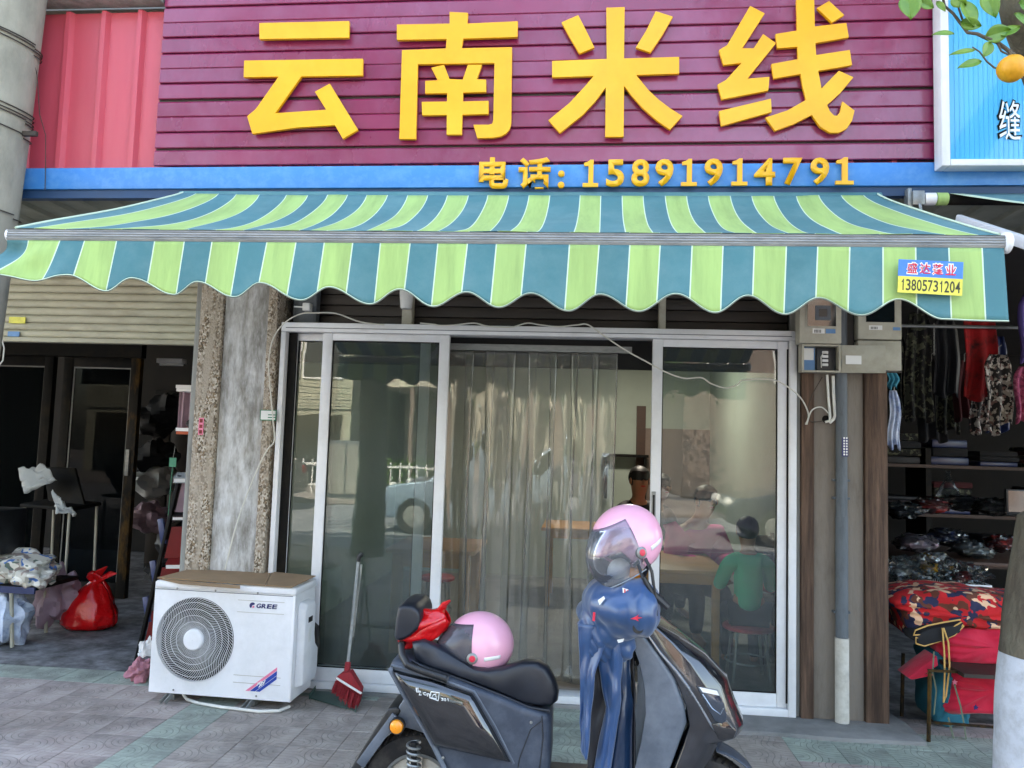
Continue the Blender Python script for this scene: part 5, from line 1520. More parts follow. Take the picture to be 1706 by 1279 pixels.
MB().grid(mud_fn, 20, 4).obj('inner_mudguard', 'black_plastic', sc, smooth=True, solid=.004)
# floor board and lower tray
fb0, fb1 = at(890, 1279, SY).x, at(1085, 1279, SY).x
MB().box(fb0-.1, fb1+.1, SY-.15, SY+.15, .245, .285).obj('floorboard', 'trim_grey', sc, bevel=.01)
MB().box(fb0-.2, fb1+.05, SY-.13, SY+.13, .16, .243).obj('battery_tray', 'black_plastic', sc, bevel=.01)
MB().tube([(fb0-.02, SY-.10, .17), (fb0-.06, SY-.16, .04), (fb0-.08, SY-.175, .006)], .010, 8).obj('side_stand', 'black_metal', sc, smooth=True)
# front leg shield: wide matt panel, glossy nose in front
ms_px = [(1052, 1056), (1072, 1053), (1098, 1088), (1125, 1130), (1141, 1175), (1146, 1205), (1134, 1238), (1117, 1285), (1108, 1345), (1048, 1345), (1058, 1290), (1071, 1235), (1078, 1190), (1077, 1150), (1068, 1105)]
off_y('leg_shield', ms_px, [(-.185, .97, -.01, 0), (-.17, 1, 0, 0), (.17, 1, 0, 0), (.185, .97, -.01, 0)], 'shield_grey', bevel=.010, y=SN-.03)
nose_px = [(1068, 1043), (1096, 1040), (1130, 1066), (1167, 1100), (1200, 1142), (1212, 1180), (1228, 1217), (1224, 1230), (1198, 1234), (1184, 1262), (1160, 1300), (1140, 1345), (1105, 1345), (1118, 1285), (1136, 1238), (1147, 1204), (1141, 1172), (1124, 1128), (1098, 1086), (1072, 1050)]
PN = XZ(nose_px, SN+.01)
def nose_sec(dy, fx, fz=0):
    # front edge swept back toward the flanks
    out = []
    xm, xM = min(p[0] for p in PN), max(p[0] for p in PN)
    for i, (x, z) in enumerate(PN):
        if i <= 12: k = min(1, i/4) if i < 4 else 1
        else: k = 0
        out.append((x-fx*k, z-fz*k))
    return (SY+dy, out)
MB().slices([nose_sec(-.178, .05, .004), nose_sec(-.15, .0), nose_sec(-.08, -.035), nose_sec(0, -.05), nose_sec(.08, -.035), nose_sec(.15, .0), nose_sec(.178, .05, .004)]).obj('front_fairing', 'gloss_dusty', sc, bevel=.006, smooth=True, autosmooth=50)
MB().tube([at(a, b, SN-.026) for a, b in [(1070, 1050), (1082, 1062), (1100, 1088), (1126, 1118), (1150, 1150), (1170, 1182), (1185, 1208), (1198, 1226)]], [.002, .004, .005, .006, .005, .004, .004, .003], 8).obj('fairing_ridge', 'chrome_dull', sc, smooth=True)
MB().slices([(SN-.034, XZ([(1184, 1206), (1210, 1200), (1227, 1217), (1222, 1230), (1198, 1232)], SN-.03)), (SN+.03, XZ([(1184, 1206), (1210, 1200), (1227, 1217), (1222, 1230), (1198, 1232)], SN+.0))]).obj('lower_fin', 'gloss_black', sc, bevel=.004)
hl = [(1160, 1142), (1196, 1148), (1206, 1172), (1211, 1196), (1203, 1205), (1190, 1200)]
h_ = MB().slices([(SN-.036, [(x*.0+x, z) for x, z in XZ(hl, SN-.03)]), (SN-.006, XZ(hl, SN))]).obj('headlight', 'headlamp', sc, bevel=.004)
MB().slices([(SN-.0385, XZ([(1165, 1144), (1194, 1150), (1198, 1158), (1170, 1152)], SN-.034)), (SN-.0365, XZ([(1165, 1144), (1194, 1150), (1198, 1158), (1170, 1152)], SN-.034))]).obj('light_strip', 'label_white', h_)
MB().tube([at(a, b, SN-.038) for a, b in ((1170, 1156), (1186, 1180), (1200, 1190), (1207, 1178))], .0025, 6).obj('lamp_bezel', 'chrome_dull', h_, smooth=True)
# front mudguard and fork
def mud2(u, v):
    a = radians(20+130*u); r_ = .235
    return (fwx+cos(a)*r_, SY+(v-.5)*.13, .205+sin(a)*r_)
MB().grid(mud2, 20, 4).obj('front_mudguard', 'trim_grey', sc, smooth=True, solid=.004)
for sgn in (-1, 1):
    MB().tube([(fwx, SY+sgn*.07, .205), (fwx-.10, SY+sgn*.06, .55)], .016, 10).obj('fork', 'grey_steel', sc, smooth=True)
# steering head, handlebar, mirror post
hx = at(1068, 1010, SY)
MB().tube([(fwx-.10, SY, .5), (hx.x, SY, hx.z-.03)], .035, 12).obj('steering_column', 'black_plastic', sc, smooth=True)
hz = hx.z
MB().tube([(hx.x-.03, SY-.33, hz-.0), (hx.x, SY-.2, hz+.02), (hx.x+.02, SY, hz+.01), (hx.x, SY+.2, hz+.02), (hx.x-.03, SY+.33, hz)], .013, 10).obj('handlebar', 'black_metal', sc, smooth=True)
MB().box(hx.x-.06, hx.x+.06, SY-.09, SY+.09, hz-.02, hz+.05).obj('dash', 'black_plastic', sc, bevel=.02)
for sgn in (-1, 1):
    MB().tube([(hx.x-.03, SY+sgn*.24, hz+.01), (hx.x-.036, SY+sgn*.35, hz-.004)], .018, 12).obj('grip', 'rubber', sc, smooth=True)
lv = [at(a, b, SY-.30) for a, b in ((1072, 962), (1085, 985), (1100, 1000), (1113, 1012))]
MB().tube(lv, [.008, .010, .013, .012], 8).obj('brake_lever', 'black_plastic', sc, smooth=True)
MB().tube([at(a, b, SY-.31) for a, b in ((1082, 940), (1088, 965), (1092, 990), (1094, 1026))], .004, 6).obj('brake_cable', 'black_plastic', sc, smooth=True)
mp_ = at(1032, 965, SY-.16)
MB().tube([(hx.x-.04, SY-.18, hz+.02), (mp_.x, SY-.16, mp_.z+.05)], .006, 8).obj('mirror_stalk', 'black_metal', sc, smooth=True)
MB().blob((mp_.x, SY-.16, mp_.z+.02), (.045, .02, .055), 1, .02).obj('mirror_housing', 'pvc_white', sc, smooth=True)
ob = at(1061, 955, SY-.18)
MB().box(ob.x-.025, ob.x+.025, SY-.19, SY-.15, ob.z-.025, ob.z+.02).obj('side_reflector', 'orange', sc, bevel=.006)
mr_ = at(993, 968, SY+.2)
MB().box(mr_.x-.012, mr_.x+.012, SY+.15, SY+.27, mr_.z-.03, mr_.z+.045).obj('mirror', 'black_plastic', sc, bevel=.008)
MB().tube([(hx.x-.04, SY+.2, hz+.02), (mr_.x, SY+.2, mr_.z-.03)], .006, 8).obj('mirror_stalk', 'black_metal', sc, smooth=True)
# ignition and keys
ky = thing('key_bunch', 'bunch of keys and black fob hanging from the scooter ignition', 'keys', at(1056, 1105, SY-.12))
MB().tube([at(a, b, SY-.13) for a, b in ((1052, 1098), (1058, 1102), (1060, 1110), (1054, 1112), (1050, 1106), (1052, 1098))], .0018, 5).obj('ring', 'alu', ky)
k1, k2 = at(1044, 1160, SY-.13), at(1056, 1133, SY-.13)
MB().box(k1.x, k2.x, SY-.14, SY-.125, k1.z, k2.z).obj('fob', 'black_plastic', ky, bevel=.004)
k1, k2 = at(1056, 1174, SY-.13), at(1062, 1136, SY-.13)
MB().box(k1.x, k2.x, SY-.135, SY-.13, k1.z, k2.z).obj('key', 'grey_steel', ky, bevel=.001)
k1, k2 = at(1047, 1130, SY-.13), at(1057, 1108, SY-.13)
MB().box(k1.x, k2.x, SY-.128, SY-.122, k1.z, k2.z).obj('tag', 'orange', ky, bevel=.002)
p = at(1056, 1100, SY-.10)
MB().lathe((p.x, SY-.12, p.z), [(.001, -.006), (.014, -.006), (.018, 0), (.018, .08)], axis='y', n=20).obj('ignition_lock', 'black_metal', sc)

# ---------------------------------------------------------------- windproof cover over the handlebar
wc = thing('windproof_cover', 'shiny blue quilted windproof cover draped over the scooter handlebar', 'scooter cover', at(1030, 1020, SY-.2))
def wrinkle(c, r, seed, name, mat='satin_blue', amp=.06, stre=(1, 1, 1), nu=48, nv=32, fq=2.0):
    c = Vector(c); m = MB(); vs = []
    m.blob(c, r, seed, amp, fq, nu, nv, fn=lambda d: 1+.018*sin(atan2(d.x, d.z)*6+seed+d.y*4)+.012*sin(d.x*9+d.z*14+seed)+.03*noise.noise(d*5+Vector((seed, 0, 0))))
    return m.obj(name, mat, wc, smooth=True, autosmooth=0)
c1 = at(1062, 1012, SY-.24); c2 = at(1014, 1002, SY-.16); c3 = at(990, 1020, SY+.10); c4 = at(1010, 1046, SY-.18); c5 = at(1040, 980, SY-.12)
um = MB()
for c_, r_ in ((c1, (.080, .13, .098)), (c2, (.092, .16, .088)), (c3, (.065, .14, .06)), (c4, (.098, .08, .085)), (c5, (.068, .12, .055)), ((c1+c2)/2+Vector((0, -.02, 0)), (.10, .13, .075)), ((c1+c4)/2, (.08, .10, .07)), (at(1004, 1075, SY-.19), (.085, .05, .07)), (at(1034, 1078, SY-.19), (.05, .04, .06))):
    um.blob(c_, r_, 3, .0, 2, 28, 18)
uo = um.obj('sleeve', 'satin_blue', None)
md = uo.modifiers.new('r', 'REMESH'); md.mode = 'VOXEL'; md.voxel_size = .007
md = uo.modifiers.new('s', 'SMOOTH'); md.iterations = 14; md.factor = .6
dg = bpy.context.evaluated_depsgraph_get(); dg.update()
m2 = bpy.data.meshes.new_from_object(uo.evaluated_get(dg))
bpy.data.objects.remove(uo)
m2.update()
top_ = c5.z+.05
for v in m2.vertices:
    p = v.co
    nn = noise.noise(p*6)
    dn = (top_-p.z)
    f_ = .0035*sin(60*p.x+18*nn+16*p.z)*min(1, dn*7)+.003*sin(45*(p.z+p.x*.6)+20*noise.noise(p*4+Vector((9, 1, 3))))+.005*noise.noise(p*11)
    v.co = p+v.normal*f_
for v in m2.vertices: v.co -= wl(wc)
m2.materials.clear(); m2.materials.append(MATS['satin_blue'])
m2.polygons.foreach_set('use_smooth', [True]*len(m2.polygons))
uo = bpy.data.objects.new('sleeve', m2); COL.objects.link(uo); uo.parent = wc
# hanging apron with three pleats
def lerp_edge(tab, v):
    for (v0, a0), (v1, a1) in zip(tab, tab[1:]):
        if v0 <= v <= v1: return a0+(a1-a0)*(v-v0)/(v1-v0)
    return tab[-1][1]
def drape(name, L_, R_, mat, y0, amp, ph_, nfold=1.5, label=None, y1=None):
    def f(u, v):
        (ax_, ay_), (bx_, by_) = lerp2(L_, v), lerp2(R_, v)
        px_, py_ = ax_+(bx_-ax_)*u, ay_+(by_-ay_)*u
        yy = y0+amp*sin(u*pi*nfold+ph_+v*1.2)*(.3+.7*v)+.016*noise.noise(Vector((u*3, v*5, ph_)))+.0025*sin(u*11+v*3+ph_+3*noise.noise(Vector((u*2, v*4, 3))))
        p = at(px_, py_, y0)
        return (p.x+.004*noise.noise(Vector((u*2, v*6, ph_))), yy, p.z)
    return MB().grid(f, 20, 44).obj(name, mat, wc, smooth=True, solid=.006, autosmooth=0)
def lerp2(tab, v):
    n_ = len(tab)-1; k = min(n_-1, int(v*n_)); t = v*n_-k
    return (tab[k][0]+(tab[k+1][0]-tab[k][0])*t, tab[k][1]+(tab[k+1][1]-tab[k][1])*t)
DY = SY-.20
drape('apron_fold', [(963, 1040), (966, 1120), (967, 1190), (968, 1250)], [(1018, 1040), (990, 1120), (984, 1190), (978, 1264)], 'satin_blue', DY-.035, .02, .4)
drape('apron_lining', [(985, 1085), (984, 1150), (981, 1220), (978, 1330)], [(1030, 1075), (1028, 1150), (1020, 1220), (1015, 1330)], 'black_cloth', DY+.02, .012, 2.0)
drape('apron_fold', [(992, 1035), (998, 1110), (1010, 1180), (984, 1330)], [(1042, 1040), (1036, 1120), (1032, 1180), (1012, 1330)], 'satin_blue', DY-.02, .025, 1.4, 1.4)
drape('apron_fold', [(1028, 1058), (1028, 1120), (1026, 1190), (1008, 1330)], [(1050, 1066), (1050, 1130), (1056, 1190), (1052, 1330)], 'satin_navy', DY+.01, .03, 2.2, 1.6)
drape('apron_side', [(1040, 1062), (1044, 1120), (1050, 1190), (1046, 1330)], [(1054, 1068), (1056, 1120), (1058, 1190), (1056, 1330)], 'black_cloth', DY+.05, .03, .2, 1.0)
# printed patches on the cover
def decal(pts, y, mat, nm='printed_patch'):
    P = [at(a, b, y) for a, b in pts]
    m = MB().add([(p.x, p.y, p.z) for p in P]+[(p.x, p.y+.004, p.z) for p in P], [tuple(range(len(P))), tuple(range(2*len(P)-1, len(P)-1, -1))]+[(i, i+len(P), (i+1) % len(P)+len(P), (i+1) % len(P)) for i in range(len(P))])
    return m.obj(nm, mat, wc)
yb = c1.y-.13
yt = c2.y-.145
decal([(1037, 979), (1056, 985), (1038, 993)], yt-.004, 'label_white')
for k in range(3):
    decal([(1040+k*5, 981+k*1.6), (1042+k*5, 981.6+k*1.6), (1042+k*5, 991-k*1.6), (1040+k*5, 992-k*1.6)], yt-.006, 'logo_red')
decal([(1050, 1031), (1060, 1027), (1064, 1024), (1062, 1028), (1070, 1029), (1062, 1031), (1064, 1035), (1058, 1032)], yb-.006, 'logo_red')
decal([(996, 1000), (1006, 993), (1008, 997), (999, 1008)], c2.y-.155, 'label_white')
decal([(988, 1020), (992, 1020), (991, 1035), (987, 1034)], c2.y-.155, 'logo_red')
decal([(1028, 1066), (1040, 1064), (1038, 1069), (1030, 1071)], c4.y-.10, 'label_white')

# ---------------------------------------------------------------- helmets
def helmet(label, c, R_, rot, vis_mat, ext=.3, visor_open=0):
    """local frame: +x is the front, z up"""
    t = thing('motorcycle_helmet', label, 'helmet', c)
    t.rotation_euler = rot
    rx_, ry_, rz_ = R_*1.08, R_*.86, R_
    def sh_fn(u, v):
        a = 2*pi*u
        ca, sa = cos(a), sin(a)
        # lower rim height changes round the head: cut high over the face, ear flap, low nape
        f = ca
        low = -.42 if f > .55 else (-.42-.40*min(1, (.55-f)/.35) if f > .2 else -.82+.12*max(0, (-f-.3)))
        ear = max(0, 1-abs(f-.05)/.28)
        low -= .10*ear
        if f > .62: low = -.02
        elif f > .45: low = -.02-(.62-f)/.17*.55
        th = (pi/2-math.asin(max(-1, min(1, low))))*v
        return Vector((sin(th)*ca*rx_, sin(th)*sa*ry_, cos(th)*rz_*.98))
    m = MB().grid(sh_fn, 72, 26)
    m.obj('shell', 'pink', t, smooth=True, solid=.006, local=True, autosmooth=0, weld=True, soff=-1)
    rim = [Vector(sh_fn(k/144, 1))*1.0 for k in range(145)]
    MB().tube(rim, .0042, 6, cap=False).obj('edge_trim', 'pink_dark', t, smooth=True, local=True)
    MB().grid(lambda u, v: sh_fn(u, v*.97)*.93, 48, 18).obj('liner', 'liner_grey', t, smooth=True, solid=.004, local=True, autosmooth=0, weld=True)
    # moulded crease over the brow
    for sgn in (-1, 1):
        pts = []
        for q in range(22):
            s_ = q/21
            a = sgn*(.10+1.35*s_); el = .95-.75*s_+.2*sin(pi*s_)
            pts.append(Vector((cos(el)*cos(a)*rx_, cos(el)*sin(a)*ry_, sin(el)*rz_))*1.004)
        MB().tube(pts, .0022, 6).obj('crease', 'pink_dark', t, smooth=True, local=True)
    def vz(u, v):
        a = radians(-80+160*u)
        el = radians(44-96*v+visor_open)
        k = 1.05+ext*max(0, cos(a))*(v**.9)
        c_e = max(cos(el), cos(radians(20))*.0+cos(el))
        drop = -.10*R_*v*v*max(0, cos(a))
        wide = 1 if v < .5 else 1+.10*(v-.5)
        return Vector((max(cos(el), .78*(v > .55)+0)*cos(a)*rx_*k+.05*R_*v, max(cos(el), .80 if v > .5 else 0)*sin(a)*ry_*1.07*wide, sin(el)*rz_*1.02+drop))
    MB().grid(vz, 30, 16).obj('visor', vis_mat, t, smooth=True, solid=.002, local=True)
    MB().tube([Vector(vz(k/40, 1)) for k in range(41)], .0022, 6).obj('visor_edge', 'visor_rim', t, smooth=True, local=True)
    for sgn in (-1, 1):
        p = Vector((R_*.22, sgn*ry_*1.0, -R_*.30))
        MB().lathe(p, [(.001, .010*sgn), (.013, .009*sgn), (.020, .005*sgn), (.021, -.004*sgn)], axis='y', n=24).obj('pivot', 'grey_steel', t, smooth=True, local=True)
        MB().lathe(p, [(.001, .0125*sgn), (.011, .011*sgn), (.012, .008*sgn)], axis='y', n=20).obj('pivot_button', 'logo_red', t, smooth=True, local=True)
        # reflective strip, clings to the shell
        def st_fn(u, v, sgn=sgn):
            a = radians(98+30*u)*sgn; el = radians(-16-7*v+2*u)
            return Vector((cos(el)*cos(a)*rx_, cos(el)*sin(a)*ry_, sin(el)*rz_))*1.062
        MB().grid(st_fn, 8, 3).obj('reflective_strip', 'label_white', t, smooth=True, local=True, solid=.001)
    st_ = [Vector((-.0, -ry_*.75, -R_*.75)), Vector((.01, -ry_*.65, -R_*1.05)), Vector((.03, -ry_*.25, -R_*1.25)), Vector((.03, ry_*.25, -R_*1.22)), Vector((.0, ry_*.75, -R_*.75))]
    MB().tube(st_, .009, 6, flat=.25).obj('chin_strap', 'black_cloth', t, smooth=True, local=True)
    return t
h1 = at(799, 1072, SY-.02)
helmet('pink open face helmet lying on the scooter seat with scuffed visor', (h1.x, SY-.02, h1.z), .114, (radians(4), radians(4), radians(186)), 'visor_scuffed', ext=.55)
h2 = at(1044, 899, SY-.16)
helmet('pink helmet with clear visor hung over the scooter handlebar mirror', (h2.x, SY-.16, h2.z), .120, (radians(8), radians(24), radians(212)), 'visor', ext=.55)
for pts in ([(1062, 935), (1070, 960), (1082, 975), (1092, 990)], [(1075, 930), (1086, 952), (1089, 975)]):
    MB().tube([at(a, b, SY-.25) for a, b in pts], .008, 6, flat=.3).obj('strap', 'black_cloth', smooth=True, loc=at(*pts[0], SY-.25))
nm = [o for o in bpy.data.objects if o.name.startswith('strap') and o.parent is None and 'label' not in o]
for o, l_ in zip(nm, ('left black chin strap dangling from the hung pink helmet', 'right black chin strap dangling from the hung pink helmet')):
    setp(o, l_, 'strap')
# red bag on the seat behind the helmet
rc = at(705, 1042, SY-.03)
rb = thing('plastic_bag', 'small red plastic bag with knotted handles tied to the scooter backrest', 'bag', (rc.x, SY, rc.z-.06))
def rbf(u, v):
    a = 2*pi*u
    P0, P1, P2 = at(668, 1066, SY-.04), at(708, 1040, SY-.04), at(746, 1026, SY-.04)
    t = v
    c_ = P0*(1-t)**2+P1*2*t*(1-t)+P2*t*t
    r_ = .058*(sin(pi*min(1, .12+v*.80)))**.6*(1+.16*noise.noise(Vector((cos(a)*2, sin(a)*2, v*5)))+.07*sin(a*5+v*11))
    d = (P2-P0).normalized(); up_ = Vector((0, 0, 1))-d*d.z; up_.normalize(); s_ = d.cross(up_)
    return c_+up_*sin(a)*r_+s_*cos(a)*r_*1.1
MB().grid(rbf, 30, 22).obj('sack', 'red_plastic', rb, smooth=True, solid=.001, autosmooth=0)
MB().tube([at(a, b, SY-.04) for a, b in ((728, 1032), (732, 1016), (741, 1006), (750, 1000))], [.012, .014, .016, .006], 8, flat=.4).obj('handle', 'red_plastic', rb, smooth=True)
MB().tube([at(a, b, SY-.02) for a, b in ((722, 1034), (726, 1022), (736, 1016), (744, 1010))], [.012, .014, .012, .006], 8, flat=.4).obj('handle', 'red_plastic', rb, smooth=True)
# ================================================================ utility pole, left
up = thing('utility_pole', 'grey concrete utility pole with wire wraps at the left edge', 'pole', (-3.0, -1.0, 0))
pa, pb = at(66, 0, -1.0), at(22, 347, -1.0)
ax = (pa-pb)/(pa.z-pb.z)
R0 = .16
def polec(z):
    e = pb+ax*(z-pb.z)
    return Vector((e.x-R0, -1.0, z))
MB().tube([polec(z) for z in (-.05, 1, 2, 3, 4, 5, 6.5)], [R0-.03, R0-.02, R0-.01, R0, R0, R0-.004, R0-.01], 32).obj('shaft', 'pole_concrete', up, smooth=True)
def wrap(z, tilt, r=.003, nm='wire_wrap', turns=1, mat='wire'):
    pts = []
    for q in range(int(36*turns)+1):
        a = 2*pi*q/36
        c_ = polec(z)
        pts.append(c_+Vector((cos(a)*(R0+.007), sin(a)*(R0+.007), cos(a)*tilt+q*.0006)))
    MB().tube(pts, r, 6).obj(nm, mat, up, smooth=True)
for px, py, t, tn in ((52, 75, -.055, 2), (54, 66, -.05, 1), (45, 186, -.05, 2.3), (41, 192, -.045, 1), (38, 215, -.05, 1), (22, 352, -.04, 1)):
    wrap(at(px, py, -1.0).z, t, .0035, turns=tn)
tg = at(48, 220, -1.02)
MB().box(tg.x-.045, tg.x+.03, -1.01, -.99, tg.z-.012, tg.z+.012).obj('strap_end', 'wire', up)
w0 = [at(56, 105, -.98), at(61, 120, -.95), at(62, 128, -.93), at(66, 190, -.9), at(76, 225, -.88), at(76, 270, -.875), at(75, 316, -.87)]
setp(MB().tube(w0, .0022, 6).obj('loose_wire', 'wire', None, smooth=True, loc=w0[0]), 'thin dark wire dangling from the pole across the red cladding', 'wire')
wl_ = [at(2, 590, .0), at(6, 560, -.1), at(5, 530, -.2)]
setp(MB().tube([at(-4, 612, -.2), at(5, 600, -.2), at(7, 580, -.2), at(3, 565, -.2), at(-4, 555, -.2)], .004, 6).obj('loop_wire', 'wire_white', None, smooth=True, loc=wl_[0]), 'pale loop of cable hanging at the left edge below the awning', 'wire')

# ================================================================ cables over the door
def cable(pts, y, r, mat, label, ys=None):
    P = [at(a, b, (ys[i] if ys else y)) for i, (a, b) in enumerate(pts)]
    # Catmull-Rom
    Q = []
    for i in range(len(P)-1):
        p0, p1, p2, p3 = P[max(i-1, 0)], P[i], P[i+1], P[min(i+2, len(P)-1)]
        for k in range(6):
            t = k/6
            Q.append(.5*((2*p1)+(p2-p0)*t+(2*p0-5*p1+4*p2-p3)*t*t+(3*p1-p0-3*p2+p3)*t**3))
    Q.append(P[-1])
    o = MB().tube(Q, r, 6).obj('cable', mat, None, smooth=True, loc=P[0])
    return setp(o, label, 'cable')
cable([(375, 948), (392, 880), (412, 822), (432, 775), (446, 748), (457, 733), (454, 690), (448, 620), (449, 590), (456, 562), (474, 538), (500, 523), (525, 521), (560, 522), (600, 536), (640, 541)], -.075, .0045, 'wire_white', 'white cable running up the pale pillar and over the door corner')
cable([(700, 538), (722, 540), (735, 542), (760, 541), (790, 538), (812, 543), (850, 545), (878, 538), (900, 541), (930, 544), (962, 541), (980, 541), (1010, 562), (1045, 585), (1080, 604), (1110, 620), (1140, 630), (1168, 629), (1185, 639), (1208, 646), (1228, 641), (1235, 634), (1255, 632), (1290, 633), (1315, 646), (1335, 664), (1347, 690), (1342, 707)], -.06, .0042, 'wire_white', 'pale cable sagging across the right sliding door to the meter boxes')
# junction box and lamp under the awning
jb = thing('junction_box', 'small white junction box with a cable above the door corner', 'junction box', at(514, 513, .0))
p = at(514, 512, .03)
MB().box(p.x-.03, p.x+.02, .0, .05, p.z-.025, p.z+.025).obj('case', 'label_white', jb, bevel=.005)
MB().tube([(p.x-.03, .02, p.z), (p.x-.09, .02, p.z+.002)], .006, 6).obj('stub', 'label_white', jb)
lp = thing('wall_lamp', 'unlit white lamp head hanging under the awning above the door', 'lamp', at(677, 500, .03))
p = at(677, 500, .03)
MB().lathe((p.x, .03, p.z), [(.001, -.055), (.028, -.055), (.036, -.045), (.042, .02), (.044, .07), (.001, .075)], n=20).obj('shade', 'label_white', lp, smooth=True)
MB().tube([(p.x, .05, p.z+.06), (p.x, .09, p.z+.14)], .01, 8).obj('arm', 'grey_steel', lp)

# ================================================================ meters, conduits and pipe on the right pillar
def mbox(label, px0, py0, px1, py1, y0, y1):
    a, b = at(px0, py1, y0), at(px1, py0, y0)
    t = thing('meter_box', label, 'meter box', ((a.x+b.x)/2, y0, a.z))
    return t, a.x, b.x, a.z, b.z
t, a, b, c_, d = mbox('left electricity meter box with window, open terminal box below it', 1332, 480, 1402, 572, -.14, -.02)
MB().box(a, b, -.14, -.045, c_+.003, d).obj('case', 'meter_box', t, bevel=.006)
wa, wb = at(1345, 543, -.143), at(1392, 480, -.143)
MB().box(wa.x-.008, wb.x+.008, -.147, -.1405, wa.z-.008, wb.z+.008).obj('window_frame', 'meter_box', t, bevel=.002)
MB().box(wa.x, wb.x, -.150, -.1475, wa.z, wb.z).obj('window', 'dark_glass', t)
wa2, wb2 = at(1358, 533, -.15), at(1384, 509, -.15)
MB().box(wa2.x, wb2.x, -.1525, -.1505, wa2.z, wb2.z).obj('meter_face', 'pipe_grey', t)
MB().box(wa2.x+.02, wb2.x-.02, -.1545, -.153, wa2.z+.02, wb2.z-.02).obj('meter_display', 'meter_dark', t)
for q0_, q1_, mm in (((1354, 555), (1374, 547), 'label_white'), ((1376, 555), (1392, 548), 'label_blue')):
    A_, B_ = at(*q0_, -.143), at(*q1_, -.143)
    MB().box(A_.x, B_.x, -.1425, -.1405, A_.z, B_.z).obj('label', mm, t)
A_, B_ = at(1357, 554, -.1435), at(1368, 549, -.1435)
mk_ = MB()
for k in range(5): mk_.box(A_.x+k*.008, A_.x+k*.008+.004, -.1435, -.1426, A_.z, B_.z)
setp(mk_.obj('print', 'meter_dark', t), kind='stuff')
# terminal box, open, with the cover swung out
ot = thing('terminal_box', 'small open terminal box with its grey cover swung to the right', 'terminal box', at(1368, 600, -.12))
a_, b_ = at(1336, 619, -.12), at(1401, 574, -.12)
x0, x1, z0, z1 = a_.x, b_.x, a_.z, b_.z
MB().box(x0, x1, -.05, -.045, z0, z1).obj('back', 'meter_box', ot)
MB().box(x0, x1, -.12, -.0505, z0, z0+.010).obj('side', 'meter_box', ot); MB().box(x0, x1, -.12, -.0505, z1-.010, z1).obj('side', 'meter_box', ot)
MB().box(x0, x0+.012, -.12, -.0505, z0+.011, z1-.011).obj('side', 'meter_box', ot); MB().box(x1-.012, x1, -.12, -.0505, z0+.011, z1-.011).obj('side', 'meter_box', ot)
MB().box(x0+.013, x0+.09, -.06, -.0505, z0+.012, z1-.012).obj('instruction_card', 'label_blue', ot)
MB().box(x0+.02, x0+.082, -.0625, -.0605, z0+.075, z1-.016).obj('instruction_card', 'label_white', ot)
MB().box(x0+.095, x1-.015, -.075, -.0505, z0+.012, z1-.012).obj('terminal_block', 'black_plastic', ot, bevel=.003)
for k in range(4):
    MB().box(x0+.125, x0+.158, -.083, -.0755, z0+.04+k*.024, z0+.055+k*.024).obj('terminal', 'label_white', ot, bevel=.002)
MB().tube([(x0+.155, -.08, z1-.05), (x0+.13, -.095, z1-.04), (x0+.115, -.09, z1-.07), (x0+.12, -.08, z0+.03)], .003, 6).obj('lead', 'wire_white', ot)
a_, b_ = at(1403, 620, -.15), at(1474, 575, -.14)
MB().hexa([(x1+.003, -.115, a_.z), (b_.x, -.155, a_.z), (b_.x, -.148, a_.z), (x1+.003, -.108, a_.z)], [(x1+.003, -.115, b_.z), (b_.x, -.155, b_.z-.004), (b_.x, -.148, b_.z-.004), (x1+.003, -.108, b_.z)]).obj('cover', 'meter_box', ot, bevel=.002)
A_, B_ = at(1410, 606, -.15), at(1436, 592, -.15)
MB().box(A_.x, B_.x, -.142, -.140, A_.z, B_.z).obj('label', 'label_white', ot).rotation_euler = (0, 0, 0)
t, a, b, c_, d = mbox('right electricity meter box partly behind the swung out cover', 1430, 480, 1502, 616, -.12, 0)
MB().box(a, b, -.12, -.045, at(1466, 566, -.12).z+.003, d).obj('case', 'meter_box', t, bevel=.006)
MB().box(a, b, -.115, -.045, c_, at(1466, 566, -.12).z-.003).obj('lower_cover', 'meter_box', t, bevel=.006)
wa, wb = at(1443, 536, -.123), at(1490, 480, -.123)
MB().box(wa.x, wb.x, -.1245, -.1205, wa.z, wb.z).obj('window', 'dark_glass', t)
for q0_, q1_, mm in (((1448, 549), (1470, 542), 'label_white'), ((1488, 550), (1500, 545), 'label_blue')):
    A_, B_ = at(*q0_, -.123), at(*q1_, -.123)
    MB().box(A_.x, B_.x, -.1225, -.1205, A_.z, B_.z).obj('label', mm, t)
A_, B_ = at(1451, 548, -.1235), at(1463, 544, -.1235)
mk_ = MB()
for k in range(5): mk_.box(A_.x+k*.008, A_.x+k*.008+.004, -.1235, -.1226, A_.z, B_.z)
setp(mk_.obj('print', 'meter_dark', t), kind='stuff')
MB().box(at(1330, 600, -.045).x, at(1502, 600, -.045).x, -.044, -.036, at(1400, 619, -.04).z, at(1400, 480, -.04).z).obj('meter_board', 'shutter_dark')
setp(bpy.data.objects['meter_board'], 'dark backing board behind the two meter boxes', 'board')
def conduit(pts, y, r, mat, name, label, cat='conduit'):
    P = [at(a, b, y) for a, b in pts]
    return setp(MB().tube(P, r, 12).obj(name, mat, None, smooth=True, loc=P[0]), label, cat)
conduit([(1378, 624), (1380, 660), (1383, 696), (1382, 701), (1375, 703)], -.05, .0075, 'conduit', 'conduit', 'left of two short white conduits under the meter boxes')
conduit([(1388, 626), (1389, 660), (1391, 692), (1389, 698), (1382, 704)], -.055, .009, 'conduit', 'conduit', 'right of two short white conduits under the meter boxes')
cable([(1344, 707), (1352, 684), (1368, 678), (1380, 688)], -.07, .004, 'wire_white', 'white cable loop beside the short conduits')
